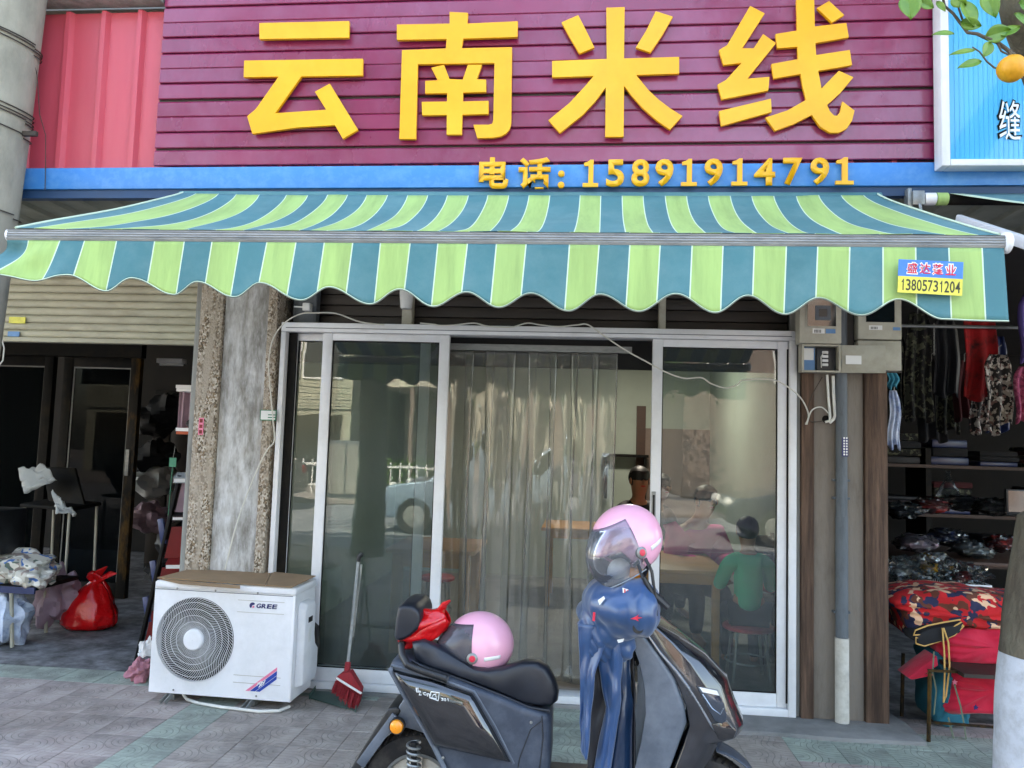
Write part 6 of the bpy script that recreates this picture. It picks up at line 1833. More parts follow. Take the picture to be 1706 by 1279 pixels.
cable([(1370, 628), (1352, 660), (1345, 690), (1352, 702), (1372, 701)], -.05, .0025, 'wire', 'thin brown cable loop under the open terminal box')
p = at(1376, 698, -.022)
setp(MB().lathe((p.x, -.021, p.z), [(.001, -.003), (.018, -.004), (.022, 0)], axis='y', n=14).obj('cable_hole', 'black_metal', None, loc=p), 'dark cable hole in the pillar below the conduits', 'hole')
ra, rb2 = at(1402, 622, -.06), at(1402, 1062, -.06)
xc = (ra.x+rb2.x)/2+.002
dp_ = thing('drainpipe', 'grey drainpipe with pale lower section on the right pillar', 'drainpipe', (xc, -.055, 0))
MB().tube([(xc, -.055, rb2.z+.1), (xc, -.055, 2.7)], .032, 20).obj('upper_pipe', 'pipe_grey', dp_, smooth=True)
MB().tube([(xc, -.055, rb2.z), (xc, -.055, at(1402, 860, -.06).z)], .0345, 20).obj('sleeve', 'pipe_grey', dp_, smooth=True)
MB().tube([(xc, -.055, .0), (xc, -.055, rb2.z-.002)], .038, 20).obj('lower_pipe', 'pipe_white', dp_, smooth=True)
for py in (800, 830, 1020):
    zz = at(1402, py, -.06).z
    MB().box(xc-.045, xc+.045, -.062, -.02, zz-.006, zz+.006).obj('clip', 'pipe_grey', dp_)
q0_, q1_ = at(1403, 760, -.09), at(1413, 729, -.09)
st = thing('sticker', 'small dark blue sticker with white numbers on the grey drainpipe', 'sticker', q0_)
MB().box(q0_.x, q1_.x, -.0925, -.0890, q0_.z, q1_.z).obj('backing', 'logo_navy', st)
for k in range(7):
    z_ = q0_.z+.006+k*.0155
    for xx in (q0_.x+.006, q0_.x+.02):
        MB().box(xx, xx+.009, -.0935, -.0928, z_, z_+.010).obj('numeral', 'label_white', st)
# stickers on the left pillar
def psticker(label, p0, p1, y, back, ink, cols):
    a, b = at(*p0, y), at(*p1, y)
    t = thing('sticker', label, 'sticker', a)
    MB().box(a.x, b.x, y-.002, y, a.z, b.z).obj('backing', back, t)
    for (u0, u1, v0, v1) in cols:
        MB().box(a.x+(b.x-a.x)*u0, a.x+(b.x-a.x)*u1, y-.0032, y-.0022, a.z+(b.z-a.z)*v0, a.z+(b.z-a.z)*v1).obj('print', ink, t)
psticker('green and white sticker on the right rib of the pale pillar', (433, 700), (461, 683), -.056, 'teal_card', 'label_white', [(.05, .95, .08, .92)])
psticker('small red sticker with white strokes on the left rib of the pale pillar', (330, 724), (340, 696), -.061, 'logo_pink', 'cover_red', [(.2, .8, .07, .28), (.2, .8, .4, .6), (.2, .8, .72, .93)])
a, b = at(446, 697, -.062), at(459, 694, -.062)
for k in range(3):
    MB().box(a.x, b.x, -.0605, -.0595, a.z-.012+k*.016, a.z-.006+k*.016).obj('print', 'teal_card', bpy.data.objects['sticker.001'] if 'sticker.001' in bpy.data.objects else st)

# ================================================================ tree on the right
TY, BY = -1.5, -2.0
tr = thing('street_tree', 'fruit tree with limewashed trunk base at the right edge', 'tree', (1.95, TY, 0))
def tpt(px, py, y=BY): return at(px, py, y)
def rim_pts(lst):
    out = []
    for px, py, r_ in lst:
        a = at(px, py, TY); out.append((Vector((a.x+r_, TY, a.z)), r_))
    return out
P = rim_pts([(1662, 1420, .20), (1664, 1279, .19), (1667, 1160, .183), (1672, 1088, .178)])
b0 = P[0][0].copy(); b0.z = -.05
def trunkmesh(P, seed):
    m = MB(); n = 40; vs = []
    Q = []
    for (p, r_), (q, s_) in zip(P, P[1:]):
        for k in range(10): t = k/10; Q.append((p*(1-t)+q*t, r_*(1-t)+s_*t))
    Q.append(P[-1])
    for p, r_ in Q:
        for k in range(n):
            a = 2*pi*k/n
            k_ = 1+.035*noise.noise(Vector((cos(a)*2, sin(a)*2, p.z*3+seed)))+.02*noise.noise(Vector((cos(a)*9, sin(a)*9, p.z*9)))
            vs.append(p+Vector((cos(a), sin(a), 0))*r_*k_)
    m.add(vs, [(i*n+k, i*n+(k+1) % n, (i+1)*n+(k+1) % n, (i+1)*n+k) for i in range(len(Q)-1) for k in range(n)])
    return m
trunkmesh([(b0, .215)]+P, 1).obj('limewashed_base', 'limewash', tr, smooth=True, autosmooth=0)
U = [(P[-1][0], .176)]+rim_pts([(1682, 1000, .165), (1694, 920, .155), (1703, 860, .15)])
U += [(Vector((1.93, TY, 1.35)), .14), (Vector((1.93, TY, 1.9)), .12), (Vector((1.93, TY, 2.5)), .11), (Vector((1.95, TY, 3.0)), .10)]
trunkmesh(U, 4).obj('trunk', 'bark', tr, smooth=True, autosmooth=0)
E_ = U[-1][0]
MB().tube([E_-Vector((0, 0, .1)), tpt(1745, 130, -1.75), tpt(1702, 30, -1.95), tpt(1680, -60), tpt(1650, -200)], [.10, .075, .06, .055, .05], 16).obj('limb', 'bark', tr, smooth=True)
MB().tube([E_, E_+Vector((.3, .1, .5)), E_+Vector((.5, .1, 1.2))], [.10, .08, .06], 14).obj('limb', 'bark', tr, smooth=True)
K = 1.17
for pts, r_ in (([(1706, 112), (1690, 92), (1675, 80), (1661, 70), (1645, 64), (1628, 56), (1612, 54), (1600, 38), (1588, 22), (1574, 10), (1570, -8)], .0075),
                ([(1612, 54), (1602, 28), (1594, 4), (1588, -20)], .004), ([(1706, 103), (1690, 109), (1672, 115), (1657, 113), (1644, 102), (1632, 86), (1620, 78)], .004),
                ([(1590, -6), (1550, -2), (1520, -4), (1490, -2), (1470, -8)], .0035), ([(1661, 70), (1668, 85), (1682, 92)], .004)):
    MB().tube([tpt(a, b, BY-.03+.01*sin(i)) for i, (a, b) in enumerate(pts)], [r_*(1-.5*i/len(pts)) for i in range(len(pts))], 7).obj('twig', 'bark', tr, smooth=True)
def leaf(px, py, ang, ln, wd, curl=.2, yy=BY-.04, mat='leaf', tilt=0.3):
    ln, wd = ln*K, wd*K
    c_ = tpt(px, py, yy)
    d = Vector((cos(ang), 0, -sin(ang))); s_ = Vector((sin(ang)*cos(tilt), sin(tilt), cos(ang)*cos(tilt)))
    nrm = d.cross(s_)
    def f(u, v):
        w_ = (sin(pi*v**.8)**.8 if 0 < v < 1 else 0)*wd
        return c_+d*ln*v+s_*(u-.5)*w_+nrm*(curl*wd*abs(u-.5)*2*.8-ln*.25*(v-.5)**2)
    return MB().grid(f, 6, 10).obj('leaf', mat, tr, smooth=True, solid=.0006)
for a in ((1512, -8, 1.45, .075, .065), (1603, 2, 1.2, .085, .06), (1600, 36, .25, .06, .036), (1590, 55, 3.1, .062, .022), (1626, 82, 2.95, .075, .018), (1636, 101, 2.85, .07, .028),
          (1640, 62, -.3, .075, .05), (1650, 70, 2.0, .05, .035), (1640, -14, 1.2, .085, .05), (1585, -6, .6, .05, .04), (1545, -3, -.1, .06, .03), (1697, 4, .3, .06, .05), (1560, 2, .9, .04, .02), (1532, 2, .5, .045, .03), (1690, 22, .9, .05, .04), (1668, 60, -.5, .06, .04)):
    leaf(a[0], a[1], a[2], a[3], a[4], tilt=random.uniform(-.5, .6))
fp = tpt(1686, 114, BY-.05)
fr2 = thing('orange_fruit', 'round yellow orange citrus fruit hanging from the tree branch', 'fruit', fp)
MB().blob(fp, (.0455, .0455, .044), 1, .015, 3, 28, 20).obj('peel', 'fruit', fr2, smooth=True)
MB().tube([fp+Vector((0, 0, .042)), fp+Vector((-.006, 0, .062))], .0035, 6).obj('stalk', 'bark', fr2)
# crown above the frame
crown = MB()
rng = random.Random(5)
cc = Vector((2.1, -1.9, 4.9))
for k in range(2600):
    while True:
        v = Vector((rng.uniform(-1, 1), rng.uniform(-1, 1), rng.uniform(-1, 1)))
        if v.length < 1: break
    p = cc+Vector((v.x*1.5, v.y*1.3, v.z*1.0))
    if p.z < 4.2 or p.y > -1.0: continue
    d = Vector((rng.uniform(-1, 1), rng.uniform(-1, 1), rng.uniform(-.8, .3))).normalized(); s_ = d.orthogonal().normalized()*.03
    crown.add([p, p+d*.05+s_, p+d*.11, p+d*.05-s_], [(0, 1, 2, 3)])
setp(crown.obj('crown', 'leaf', tr), kind='stuff')

# ================================================================ right shop contents
def hang(label, px0, py0, px1, py1, y, mat, name='garment', cat='garment', wave=.02, taper=.1, n=5):
    a, b = at(px0, py0, y), at(px1, py1, y)
    ph_ = random.uniform(0, 6)
    w_ = b.x-a.x; h_ = a.z-b.z
    t = thing(name, label, cat, ((a.x+b.x)/2, y, a.z))
    cx_ = (a.x+b.x)/2
    def f(u, v):
        sh = 1-.35*max(0, 1-v*7)+taper*v
        return (cx_+(u-.5)*w_*sh*.95+.008*sin(v*7+ph_), y+wave*sin(u*n*pi+ph_+v)*(.4+v), a.z-h_*v-(.02*sin(u*9+ph_) if v > .95 else 0))
    MB().grid(f, 24, 18).obj('cloth', mat, t, smooth=True, solid=.006)
    MB().tube([(cx_, y, a.z-.01), (cx_, y, a.z+.05), (cx_+.02, y, a.z+.065)], .003, 6).obj('hook', 'alu', t)
    return t
hang('dark camouflage garment hanging left in the right shop', 1508, 520, 1552, 700, 1.1, 'camo_dark')
hang('black garment hanging between camouflage and red clothes', 1553, 530, 1600, 660, 1.15, 'black_cloth')
hang('red garment with black print hanging under the awning corner', 1604, 510, 1662, 666, .95, 'red_garment', n=4)
hang('dark floral garment hanging right of the red one', 1640, 590, 1690, 708, .8, 'floral_dark')
hang('pink checked garment hanging at the right edge', 1690, 610, 1730, 705, .75, 'plaid_pink')
hang('purple garment hanging at the right edge above the pink one', 1697, 490, 1740, 604, .7, 'purple_cloth')
hang('small teal cloth hanging beside the right pillar', 1478, 618, 1497, 645, .25, 'teal_cloth', wave=.006)
hang('second camouflage garment hanging beside the right pillar', 1482, 560, 1510, 690, 1.4, 'camo_dark')
hang('grey checked garment hanging behind the black one', 1560, 560, 1600, 720, 1.7, 'camo_dark')
hang('brown garment hanging deep behind the chain', 1530, 600, 1575, 735, 2.0, 'dark_cloth')
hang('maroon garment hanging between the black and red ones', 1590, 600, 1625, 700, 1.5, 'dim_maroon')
hang('dark navy garment hanging behind the red one', 1640, 560, 1680, 720, 1.6, 'navy_card')
hang('second floral garment hanging behind the first floral one', 1618, 640, 1662, 722, 1.2, 'floral_dark')
hang('small blue and white garment hanging low beside the right pillar', 1480, 650, 1500, 745, .35, 'white_sack', wave=.008)
rl = MB().tube([(1.75, .9, 2.42), (6, .9, 2.42)], .012, 8).obj('clothes_rail', 'grey_steel', None, smooth=True)
setp(rl, 'steel rail the clothes hang from in the right shop', 'rail')
# chain
ch_ = thing('chain', 'thin metal chain hanging between the dark garments', 'chain', at(1556, 540, .5))
for k in range(14):
    p = at(1556, 540+k*3.8, .5)
    MB().tube([p+Vector((cos(q*pi/4)*.005*(k % 2), sin(q*pi/4)*.005*((k+1) % 2), sin(q*pi/4)*0+cos(q*pi/4)*.008*((k+1) % 2)+sin(q*pi/4)*.008*(k % 2))) for q in range(9)], .0016, 4, cap=False).obj('link', 'alu', ch_)
# dim shelves with packaged goods
sh = thing('goods_shelf', 'dark shelving with packed goods deep in the right shop', 'shelf', (3, 3.2, 0))
for zz in (.55, 1.0, 1.45):
    MB().box(1.9, 5.5, 2.9, 3.4, zz-.03, zz).obj('shelf_board', 'brown_wood', sh)
for xx in (1.92, 3.2, 4.5): MB().box(xx, xx+.05, 2.92, 3.38, 0, 1.6).obj('upright', 'black_metal', sh)
ct2 = thing('goods_table', 'low dark table carrying film wrapped goods in the right shop', 'table', (2.6, 1.2, 0))
MB().box(1.85, 3.9, .8, 1.9, .80, .83).obj('table_top', 'brown_wood', ct2, bevel=.004)
for xx in (1.9, 3.8):
    for yy in (.85, 1.8): MB().box(xx, xx+.05, yy, yy+.05, 0, .799).obj('leg', 'black_metal', ct2)
rng = random.Random(11)
labs = ['film wrapped %s package %s in the right shop']
spots = [(1500, 850, 1.0, 'black_cloth', 'black', 'lowest by the pillar'), (1548, 842, 1.2, 'cover_red', 'dark red', 'second from the pillar'), (1600, 838, 1.3, 'black_cloth', 'black', 'in the middle of the table'), (1655, 845, 1.1, 'dark_cloth', 'grey', 'near the small screen'),
         (1525, 905, .9, 'lilac', 'lilac', 'above the white baskets'), (1620, 915, 1.0, 'paper', 'pale', 'glinting behind the quilts'), (1575, 895, 1.25, 'navy_card', 'navy', 'behind the pale one'), (1672, 905, 1.0, 'cover_red', 'red', 'at the right end')]
for px, py, yy, mm, cn, where in spots:
    p = at(px, py, yy)
    t = thing('wrapped_package', 'film wrapped %s package %s in the right shop' % (cn, where), 'package', p)
    MB().blob(p, (.12, .12, .045), rng.random()*9, .2, 2, 20, 12).obj('contents', mm, t, smooth=True)
    MB().blob(p+Vector((0, -.01, .004)), (.135, .135, .055), rng.random()*9, .25, 4, 28, 16).obj('film', 'cling_film', t, smooth=True)
p = at(1580, 808, 1.6)
setp(MB().lathe(p, [(.09, -.09), (.07, -.04), (.03, .04), (.012, .09), (.02, .11)], n=20).obj('tied_bag', 'cling_film', None, smooth=True, loc=p), 'small clear bag tied at the top in the dim right shop', 'bag')
p = at(1690, 835, .9)
t = thing('small_screen', 'small dark screen with grey bezel at the right edge', 'screen', p)
MB().box(p.x-.05, p.x+.2, .9, .93, p.z-.08, p.z+.08).obj('bezel', 'black_plastic', t, bevel=.004)
MB().box(p.x-.04, p.x+.19, .896, .899, p.z-.07, p.z+.07).obj('panel', 'dark_glass', t)
# folded goods on the shelves
rng = random.Random(21)
for zz, lv in ((1.0, 'middle'), (1.45, 'upper'), (.55, 'lower')):
    for k in range(6):
        x0 = 2.0+k*.42; h_ = rng.uniform(.12, .3); y0 = 2.92+rng.uniform(0, .05)
        t = thing('folded_stack', '%s stack from the left on the %s shelf in the right shop' % (['first', 'second', 'third', 'fourth', 'fifth', 'sixth'][k], lv), 'stack', (x0+.18, y0, zz+.001), 'stacks of folded goods in the right shop')
        n_l = rng.randint(3, 5)
        for q in range(n_l):
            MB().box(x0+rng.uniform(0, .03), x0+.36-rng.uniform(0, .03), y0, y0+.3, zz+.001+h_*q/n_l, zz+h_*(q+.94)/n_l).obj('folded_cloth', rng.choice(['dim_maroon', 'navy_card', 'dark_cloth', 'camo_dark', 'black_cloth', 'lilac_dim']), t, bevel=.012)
# white baskets
def basket(label, px, py, y, w_, d_, h_):
    p = at(px, py, y)
    t = thing('plastic_basket', label, 'basket', p)
    m = MB(); x0, x1, y0, y1, z0 = p.x-w_/2, p.x+w_/2, y, y+d_, p.z-h_
    for k in range(int(w_/.014)+1):
        x = x0+k*.014
        for yy in (y0, y1): m.box(x, x+.005, yy, yy+.003, z0, p.z-.01)
    for k in range(int(d_/.014)):
        yy = y0+k*.014
        for x in (x0, x1): m.box(x, x+.003, yy, yy+.005, z0, p.z-.01)
    for k in range(int(h_/.018)):
        zz = z0+k*.018
        m.box(x0, x1+.003, y0-.001, y0+.004, zz, zz+.004); m.box(x0-.001, x0+.004, y0, y1, zz, zz+.004); m.box(x1-.001, x1+.004, y0, y1, zz, zz+.004)
    setp(m.obj('lattice', 'basket', t), kind='stuff')
    MB().box(x0-.008, x1+.008, y0-.012, y0-.002, p.z-.018, p.z).obj('rim', 'basket', t, bevel=.003)
    MB().box(x0-.008, x1+.008, y1+.004, y1+.012, p.z-.018, p.z).obj('rim', 'basket', t, bevel=.003)
    MB().box(x0-.011, x0-.002, y0-.0015, y1+.0035, p.z-.018, p.z).obj('rim', 'basket', t); MB().box(x1+.004, x1+.011, y0-.0015, y1+.0035, p.z-.018, p.z).obj('rim', 'basket', t)
    MB().box(x0+.004, x1-.001, y0+.004, y1-.002, z0, z0+.004).obj('base', 'basket', t)
    return p
pb_ = basket('white plastic basket with film bags, left by the pillar', 1482, 985, .42, .20, .30, .14)
basket('white plastic basket behind the camouflage quilt', 1590, 972, .45, .42, .30, .12)
bt = thing('goods_bench', 'low dark bench under the white baskets', 'bench', (2.1, .6, 0))
zb2 = pb_.z-.145
MB().box(1.78, 3.2, .40, .80, zb2-.03, zb2-.001).obj('bench_top', 'brown_wood', bt, bevel=.004)
for xx in (1.8, 3.1):
    for yy in (.42, .74): MB().box(xx, xx+.04, yy, yy+.04, 0, zb2-.031).obj('leg', 'black_metal', bt)
for i, (px, py, mm, lab) in enumerate(((1505, 950, 'paper', 'crumpled clear film bag over the left basket'), (1548, 945, 'yellow', 'clear film bag with a yellow item over the baskets'), (1600, 960, 'cover_red', 'clear film bag with brown goods in the second basket'))):
    p = at(px, py, .55)
    t = thing('film_bag', lab, 'bag', p)
    MB().blob(p, (.05, .05, .03), i+2, .3).obj('contents', mm, t, smooth=True)
    MB().blob(p+Vector((.02, 0, .01)), (.14, .11, .075), i+4, .35, 3, 32, 20).obj('film', 'cling_film', t, smooth=True)
# stand with quilts
QY = .05
qt = thing('quilt_stand', 'dark metal stand with thin legs under the stacked quilts', 'stand', (2.2, QY, 0))
f1 = gz(1547, 1235); f2 = gz(1665, 1262)
zt = .36
for xx, yy in ((f1.x, f1.y), (f1.x+.02, f1.y+.40), (2.75, f1.y-.05), (2.75, f1.y+.42)):
    MB().tube([(xx, yy, 0), (xx+.01, yy, zt)], .011, 8).obj('leg', 'rusty_frame', qt, smooth=True)
xs0 = at(1566, 1200, 0).x
MB().box(xs0, 2.78, f1.y-.07, f1.y+.47, zt, zt+.02).obj('top', 'shutter_dark', qt)
MB().beam((f1.x, f1.y+.0, zt+.01), (xs0, f1.y, zt+.01), .012, .012).obj('brace', 'rusty_frame', qt)
MB().beam((f1.x, f1.y, .1), (2.75, f1.y-.05, .1), .012, .012).obj('brace', 'rusty_frame', qt)
def quilt(label, outline, y, dep, mat, seed, name='folded_quilt', puff=.02):
    """soft folded bundle: outline traced from its front, rounded off towards front and back"""
    Q = XZ(outline, y)
    # resample the outline smoothly
    n = len(Q); R_ = []
    for i in range(n):
        p0, p1, p2, p3 = (Vector(Q[(i+k-1) % n]) for k in range(4))
        for k in range(8):
            t = k/8
            R_.append(.5*((2*p1)+(p2-p0)*t+(2*p0-5*p1+4*p2-p3)*t*t+(3*p1-p0-3*p2+p3)*t**3))
    c_ = Vector((sum(p.x for p in R_)/len(R_), sum(p.y for p in R_)/len(R_)))
    secs = []
    prof = [(0, .0), (.0, .35), (.01, .62), (.03, .80), (.07, .92), (.14, .985), (.3, 1), (.7, 1), (.86, .985), (.95, .9), (1.0, .7), (1, 0)]
    m = MB(); N_ = len(R_); vs = []
    for j, (f, k) in enumerate(prof):
        for i, p in enumerate(R_):
            d = p-c_
            q = c_+d*k
            nz_ = noise.noise(Vector((q.x*9, q.y*16, seed+f*2)))*puff+noise.noise(Vector((q.x*25, q.y*40, seed)))*puff*.3
            fold = .012*sin(q.y*150+q.x*6+seed)*(k > .3)
            vs.append((q.x+nz_*.4, y+dep*f-(nz_+fold)*(1-f)+(.0), q.y+nz_*.5*k))
    m.add(vs, [(j*N_+i, j*N_+(i+1) % N_, (j+1)*N_+(i+1) % N_, (j+1)*N_+i) for j in range(len(prof)-1) for i in range(N_)])
    o = m.obj(name, mat, None, smooth=True, loc=(c_.x, y, c_.y), weld=True, autosmooth=0)
    return setp(o, label, 'quilt')
q4 = quilt('teal folded cloth hanging out left under the red quilts', [(1563, 1092), (1585, 1090), (1620, 1100), (1622, 1200), (1600, 1216), (1570, 1212), (1566, 1170), (1569, 1120)], -.02, .36, 'teal_cloth', 9)
q3 = quilt('bright crimson quilt with small stars at the bottom of the stack', [(1580, 1190), (1592, 1160), (1590, 1130), (1610, 1116), (1660, 1110), (1720, 1106), (1760, 1120), (1765, 1180), (1700, 1194), (1620, 1196)], -.08, .42, 'crimson', 7, puff=.03)
q2 = quilt('crimson quilt directly under the camouflage one', [(1572, 1058), (1610, 1050), (1680, 1048), (1760, 1050), (1770, 1085), (1740, 1108), (1660, 1112), (1590, 1110), (1576, 1085)], -.07, .44, 'crimson', 4, puff=.03)
q1 = quilt('red camouflage quilt with cream piping on top of the stack', [(1490, 1004), (1530, 992), (1580, 986), (1640, 990), (1700, 998), (1770, 1010), (1775, 1048), (1700, 1052), (1640, 1054), (1600, 1048), (1545, 1070), (1525, 1062), (1512, 1030)], -.06, .50, 'camo_quilt', 1, puff=.03)
# rolled flap of the camouflage quilt with cream piping
def ribbon(name, label, pts, y, w_, mat, cat, par=None, tk=.003, ys=None):
    P = [at(a, b, ys[i] if ys else y) for i, (a, b) in enumerate(pts)]
    m = MB().tube(P, w_/2, 6, flat=.3)
    o = m.obj(name, mat, par, smooth=True, loc=None if par else P[0])
    if not par: setp(o, label, cat)
    return o
def loop(pts, r_, mat, name, label, y=-.13):
    P = [at(a, b, y) for a, b in pts]
    return setp(MB().tube(P, r_*.68, 8).obj(name, mat, None, smooth=True, loc=P[0]), label, 'piping')
fl_ = MB()
fp_ = XZ([(1522, 1055), (1545, 1045), (1580, 1040), (1602, 1035), (1595, 1052), (1570, 1066), (1535, 1074), (1524, 1068)], -.10)
o = MB().slices([(-.135, fp_), (.05, fp_)]).obj('quilt_flap', 'dark_cloth', None, bevel=.01); setp(o, 'dark inner side of the rolled flap of the camouflage quilt', 'quilt')
loop([(1600, 1032), (1570, 1037), (1545, 1042), (1525, 1050), (1522, 1058), (1535, 1057), (1560, 1052), (1585, 1046), (1602, 1036)], .0065, 'pipingyellow', 'cream_piping', 'upper loop of cream piping on the rolled quilt flap')
loop([(1604, 1040), (1590, 1054), (1565, 1060), (1540, 1064), (1526, 1062), (1526, 1072), (1540, 1076), (1565, 1068), (1590, 1058), (1606, 1042)], .0065, 'pipingyellow', 'cream_piping', 'lower loop of cream piping on the rolled quilt flap')
loop([(1570, 1046), (1573, 1085), (1574, 1120), (1572, 1170), (1576, 1160), (1582, 1110), (1580, 1070), (1572, 1046)], .007, 'pipingyellow', 'cream_tie', 'cream tie ribbon hanging down over the red quilts', y=-.15)
cr2 = MB(); 
cp = XZ([(1512, 1128), (1535, 1110), (1560, 1092), (1562, 1108), (1540, 1122), (1556, 1124), (1518, 1132)], -.1)
o = MB().slices([(-.11, cp), (.05, cp)]).obj('quilt_corner', 'crimson', None, bevel=.006); setp(o, 'crimson quilt corner sticking out to the left of the stack', 'quilt')
for i, (pts, lab) in enumerate((([(1556, 1085), (1554, 1120), (1560, 1150), (1556, 1190)], 'grey striped strap hanging left of the teal cloth'), ([(1590, 1140), (1600, 1175), (1606, 1205), (1612, 1250), (1604, 1279)], 'long grey striped strap hanging in front of the crimson quilt'), ([(1580, 1195), (1590, 1235), (1598, 1240), (1590, 1262)], 'short grey striped strap hanging below the teal cloth'))):
    P = [at(a, b, -.14) for a, b in pts]
    o = MB().tube(P, .010, 6, flat=.25).obj('strap', 'webbing', None, smooth=True, loc=P[0]); setp(o, lab, 'strap')
for i, (px, py) in enumerate(((1608, 1118), (1590, 1136), (1625, 1178))):
    p = at(px, py, -.105)
    st_ = [(p.x+cos(pi/2+k*pi/5)*(.016 if k % 2 == 0 else .007), p.z+sin(pi/2+k*pi/5)*(.016 if k % 2 == 0 else .007)) for k in range(10)]
    MB().prism(st_, -.112, -.106).obj('star_motif', ['label_white', 'logo_pink', 'logo_navy'][i], q3).location = (0, 0, 0)
    bpy.data.objects[q3.name].children[-1].matrix_parent_inverse = Matrix.Identity(4)
# ================================================================ across the street (behind the camera, seen mirrored in the glass)
def windows(root, x0, x1, z0, z1, y, nx, nz, w_, h_, wallm):
    for i in range(nx):
        for j in range(nz):
            cx_ = x0+(x1-x0)*(i+.5)/nx; cz_ = z0+(z1-z0)*(j+.5)/nz
            f = MB().box(cx_-w_/2, cx_+w_/2, y-.0, y+.06, cz_-h_/2, cz_+h_/2).obj('window', 'pvc_white', root)
            for sx in (-1, 1):
                MB().box(cx_+sx*w_*.24-w_*.21, cx_+sx*w_*.24+w_*.21, y+.061, y+.07, cz_-h_*.45, cz_+h_*.45).obj('pane', 'dark_glass', f)
def house(label, x0, x1, y0, y1, h, mat, nz, nx, base=3.2):
    t = thing('street_building', label, 'building', ((x0+x1)/2, y1, 0))
    MB().box(x0, x1, y0, y1, 0, h).obj('wall', mat, t)
    MB().box(x0-.2, x1+.2, y0-.2, y1+.25, h, h+.3).obj('roof', 'concrete', t)
    windows(t, x0+.3, x1-.3, base, h-.4, y1, nx, nz, 1.3, 1.35, mat)
    return t
t = house('pale brick block across the street mirrored in the left glass door', -19, -7.3, -28, -19.5, 9.5, 'plain_brick', 4, 8, 3.45)
for k in range(9):
    MB().box(-19, -7.28, -19.5, -19.42+.02*(k % 2), 2.5+k*.1, 2.59+k*.1).obj('brick_course', 'plain_brick', t)
MB().box(-18.6, -7.6, -19.49, -19.46, .1, 2.3).obj('shop_front', 'dark_glass', t)
t = house('cream building with entrance canopy across the street', -6.6, -1.0, -31, -24, 6.5, 'plain_cream', 1, 3, 3.6)
MB().box(-6.6, -4.2, -24, -19.8, 3.3, 3.75).obj('canopy', 'plain_cream', t)
for xx in (-6.5, -5.5, -4.4):
    MB().box(xx, xx+.15, -20.0, -19.85, 0, 3.3).obj('canopy_post', 'plain_pink', t)
house('pink brown block across the street mirrored in the right glass door', 3.4, 15, -29, -22, 9, 'plain_pink', 2, 5)
house('tall cream block with blank side far across the street', -.5, 3.0, -40, -34, 12, 'plain_cream', 3, 2)
def car(label, cx_, cy_, mat, L_=4.3, hgt=1.5, face=-1):
    t = thing('parked_car', label, 'car', (cx_, cy_, -.05))
    W_ = .86; z0 = .12
    side = [(-2.15, .35), (-2.1, .62), (-1.95, .74), (-1.15, .88), (-.45, 1.38), (.1, 1.47), (.9, 1.43), (1.7, 1.02), (2.08, .95), (2.15, .5), (2.1, .3), (1.75, .22), (-1.8, .22)]
    q = [(cx_-face*-1*x*L_/4.3 if face < 0 else cx_-x*L_/4.3, z) for x, z in side]
    q = [(cx_+x*L_/4.3, z) for x, z in side]
    def inset(k, kz):
        return [(cx_+(x-cx_)*k, z if z < .9 else .9+(z-.9)*kz) for x, z in q]
    MB().slices([(cy_-W_, inset(.98, .0) if False else [(x, z if z < .95 else .92) for x, z in inset(.985, 1)]), (cy_-W_+.08, [(x, z if z < .95 else .94) for x, z in q]), (cy_-W_+.22, q), (cy_+W_-.22, q), (cy_+W_-.08, [(x, z if z < .95 else .94) for x, z in q]), (cy_+W_, [(x, z if z < .95 else .92) for x, z in inset(.985, 1)])]).obj('body', mat, t, bevel=.03, smooth=True)
    gl = [(cx_-1.0, .95), (cx_-.42, 1.33), (cx_+.1, 1.41), (cx_+.85, 1.37), (cx_+1.45, 1.03), (cx_+1.4, .95)]
    for sg_ in (-1, 1):
        yy = cy_+sg_*(W_-.13)
        MB().slices([(yy-.07, gl), (yy+.07, gl)]).obj('side_window', 'dark_glass', t, bevel=.01)
        for wx in (-1.35, 1.3):
            w_ = MB().lathe((cx_+wx, cy_+sg_*(W_-.09), .26), [(.001, .07*sg_), (.18, .09*sg_), (.21, .1*sg_), (.3, .1*sg_), (.32, .04*sg_), (.32, -.1*sg_)], axis='y', n=32).obj('wheel', 'rubber', t, smooth=True)
            MB().lathe((cx_+wx, cy_+sg_*(W_+.005), .26), [(.001, .02*sg_), (.06, .015*sg_), (.19, .0), (.2, -.02*sg_)], axis='y', n=32).obj('rim', 'alu', w_, smooth=True)
    for yy in (-.6, .6):
        MB().blob((cx_-2.08, cy_+yy, .66), (.08, .18, .09), 1, 0).obj('headlight', 'label_white', t, smooth=True)
        MB().blob((cx_+2.08, cy_+yy, .8), (.06, .18, .1), 1, 0).obj('tail_light', 'red_rubber', t, smooth=True)
    MB().blob((cx_-.75, cy_+W_+.04, .98), (.1, .08, .07), 1, 0).obj('door_mirror', mat, t, smooth=True)
    return t
car('silver blue car parked across the road mirrored in the glass', -1.45, -9.3, 'car_silver')
car('dark purple car behind the silver one mirrored in the glass', -1.6, -12.6, 'car_dark')
car('grey car further left mirrored at the edge of the tree trunk', -8.6, -12.6, 'car_dark')
car('dark car parked opposite the right glass door', 4.6, -9.6, 'car_dark')
t2 = thing('street_tree', 'roadside tree with dark trunk mirrored in the left glass door', 'tree', (-2.78, -5.5, 0))
MB().tube([(-2.78, -5.5, -.05), (-2.76, -5.5, 1.2), (-2.79, -5.5, 2.4), (-2.7, -5.6, 3.6), (-2.9, -6.0, 5)], [.22, .19, .185, .16, .1], 18).obj('trunk', 'bark', t2, smooth=True)
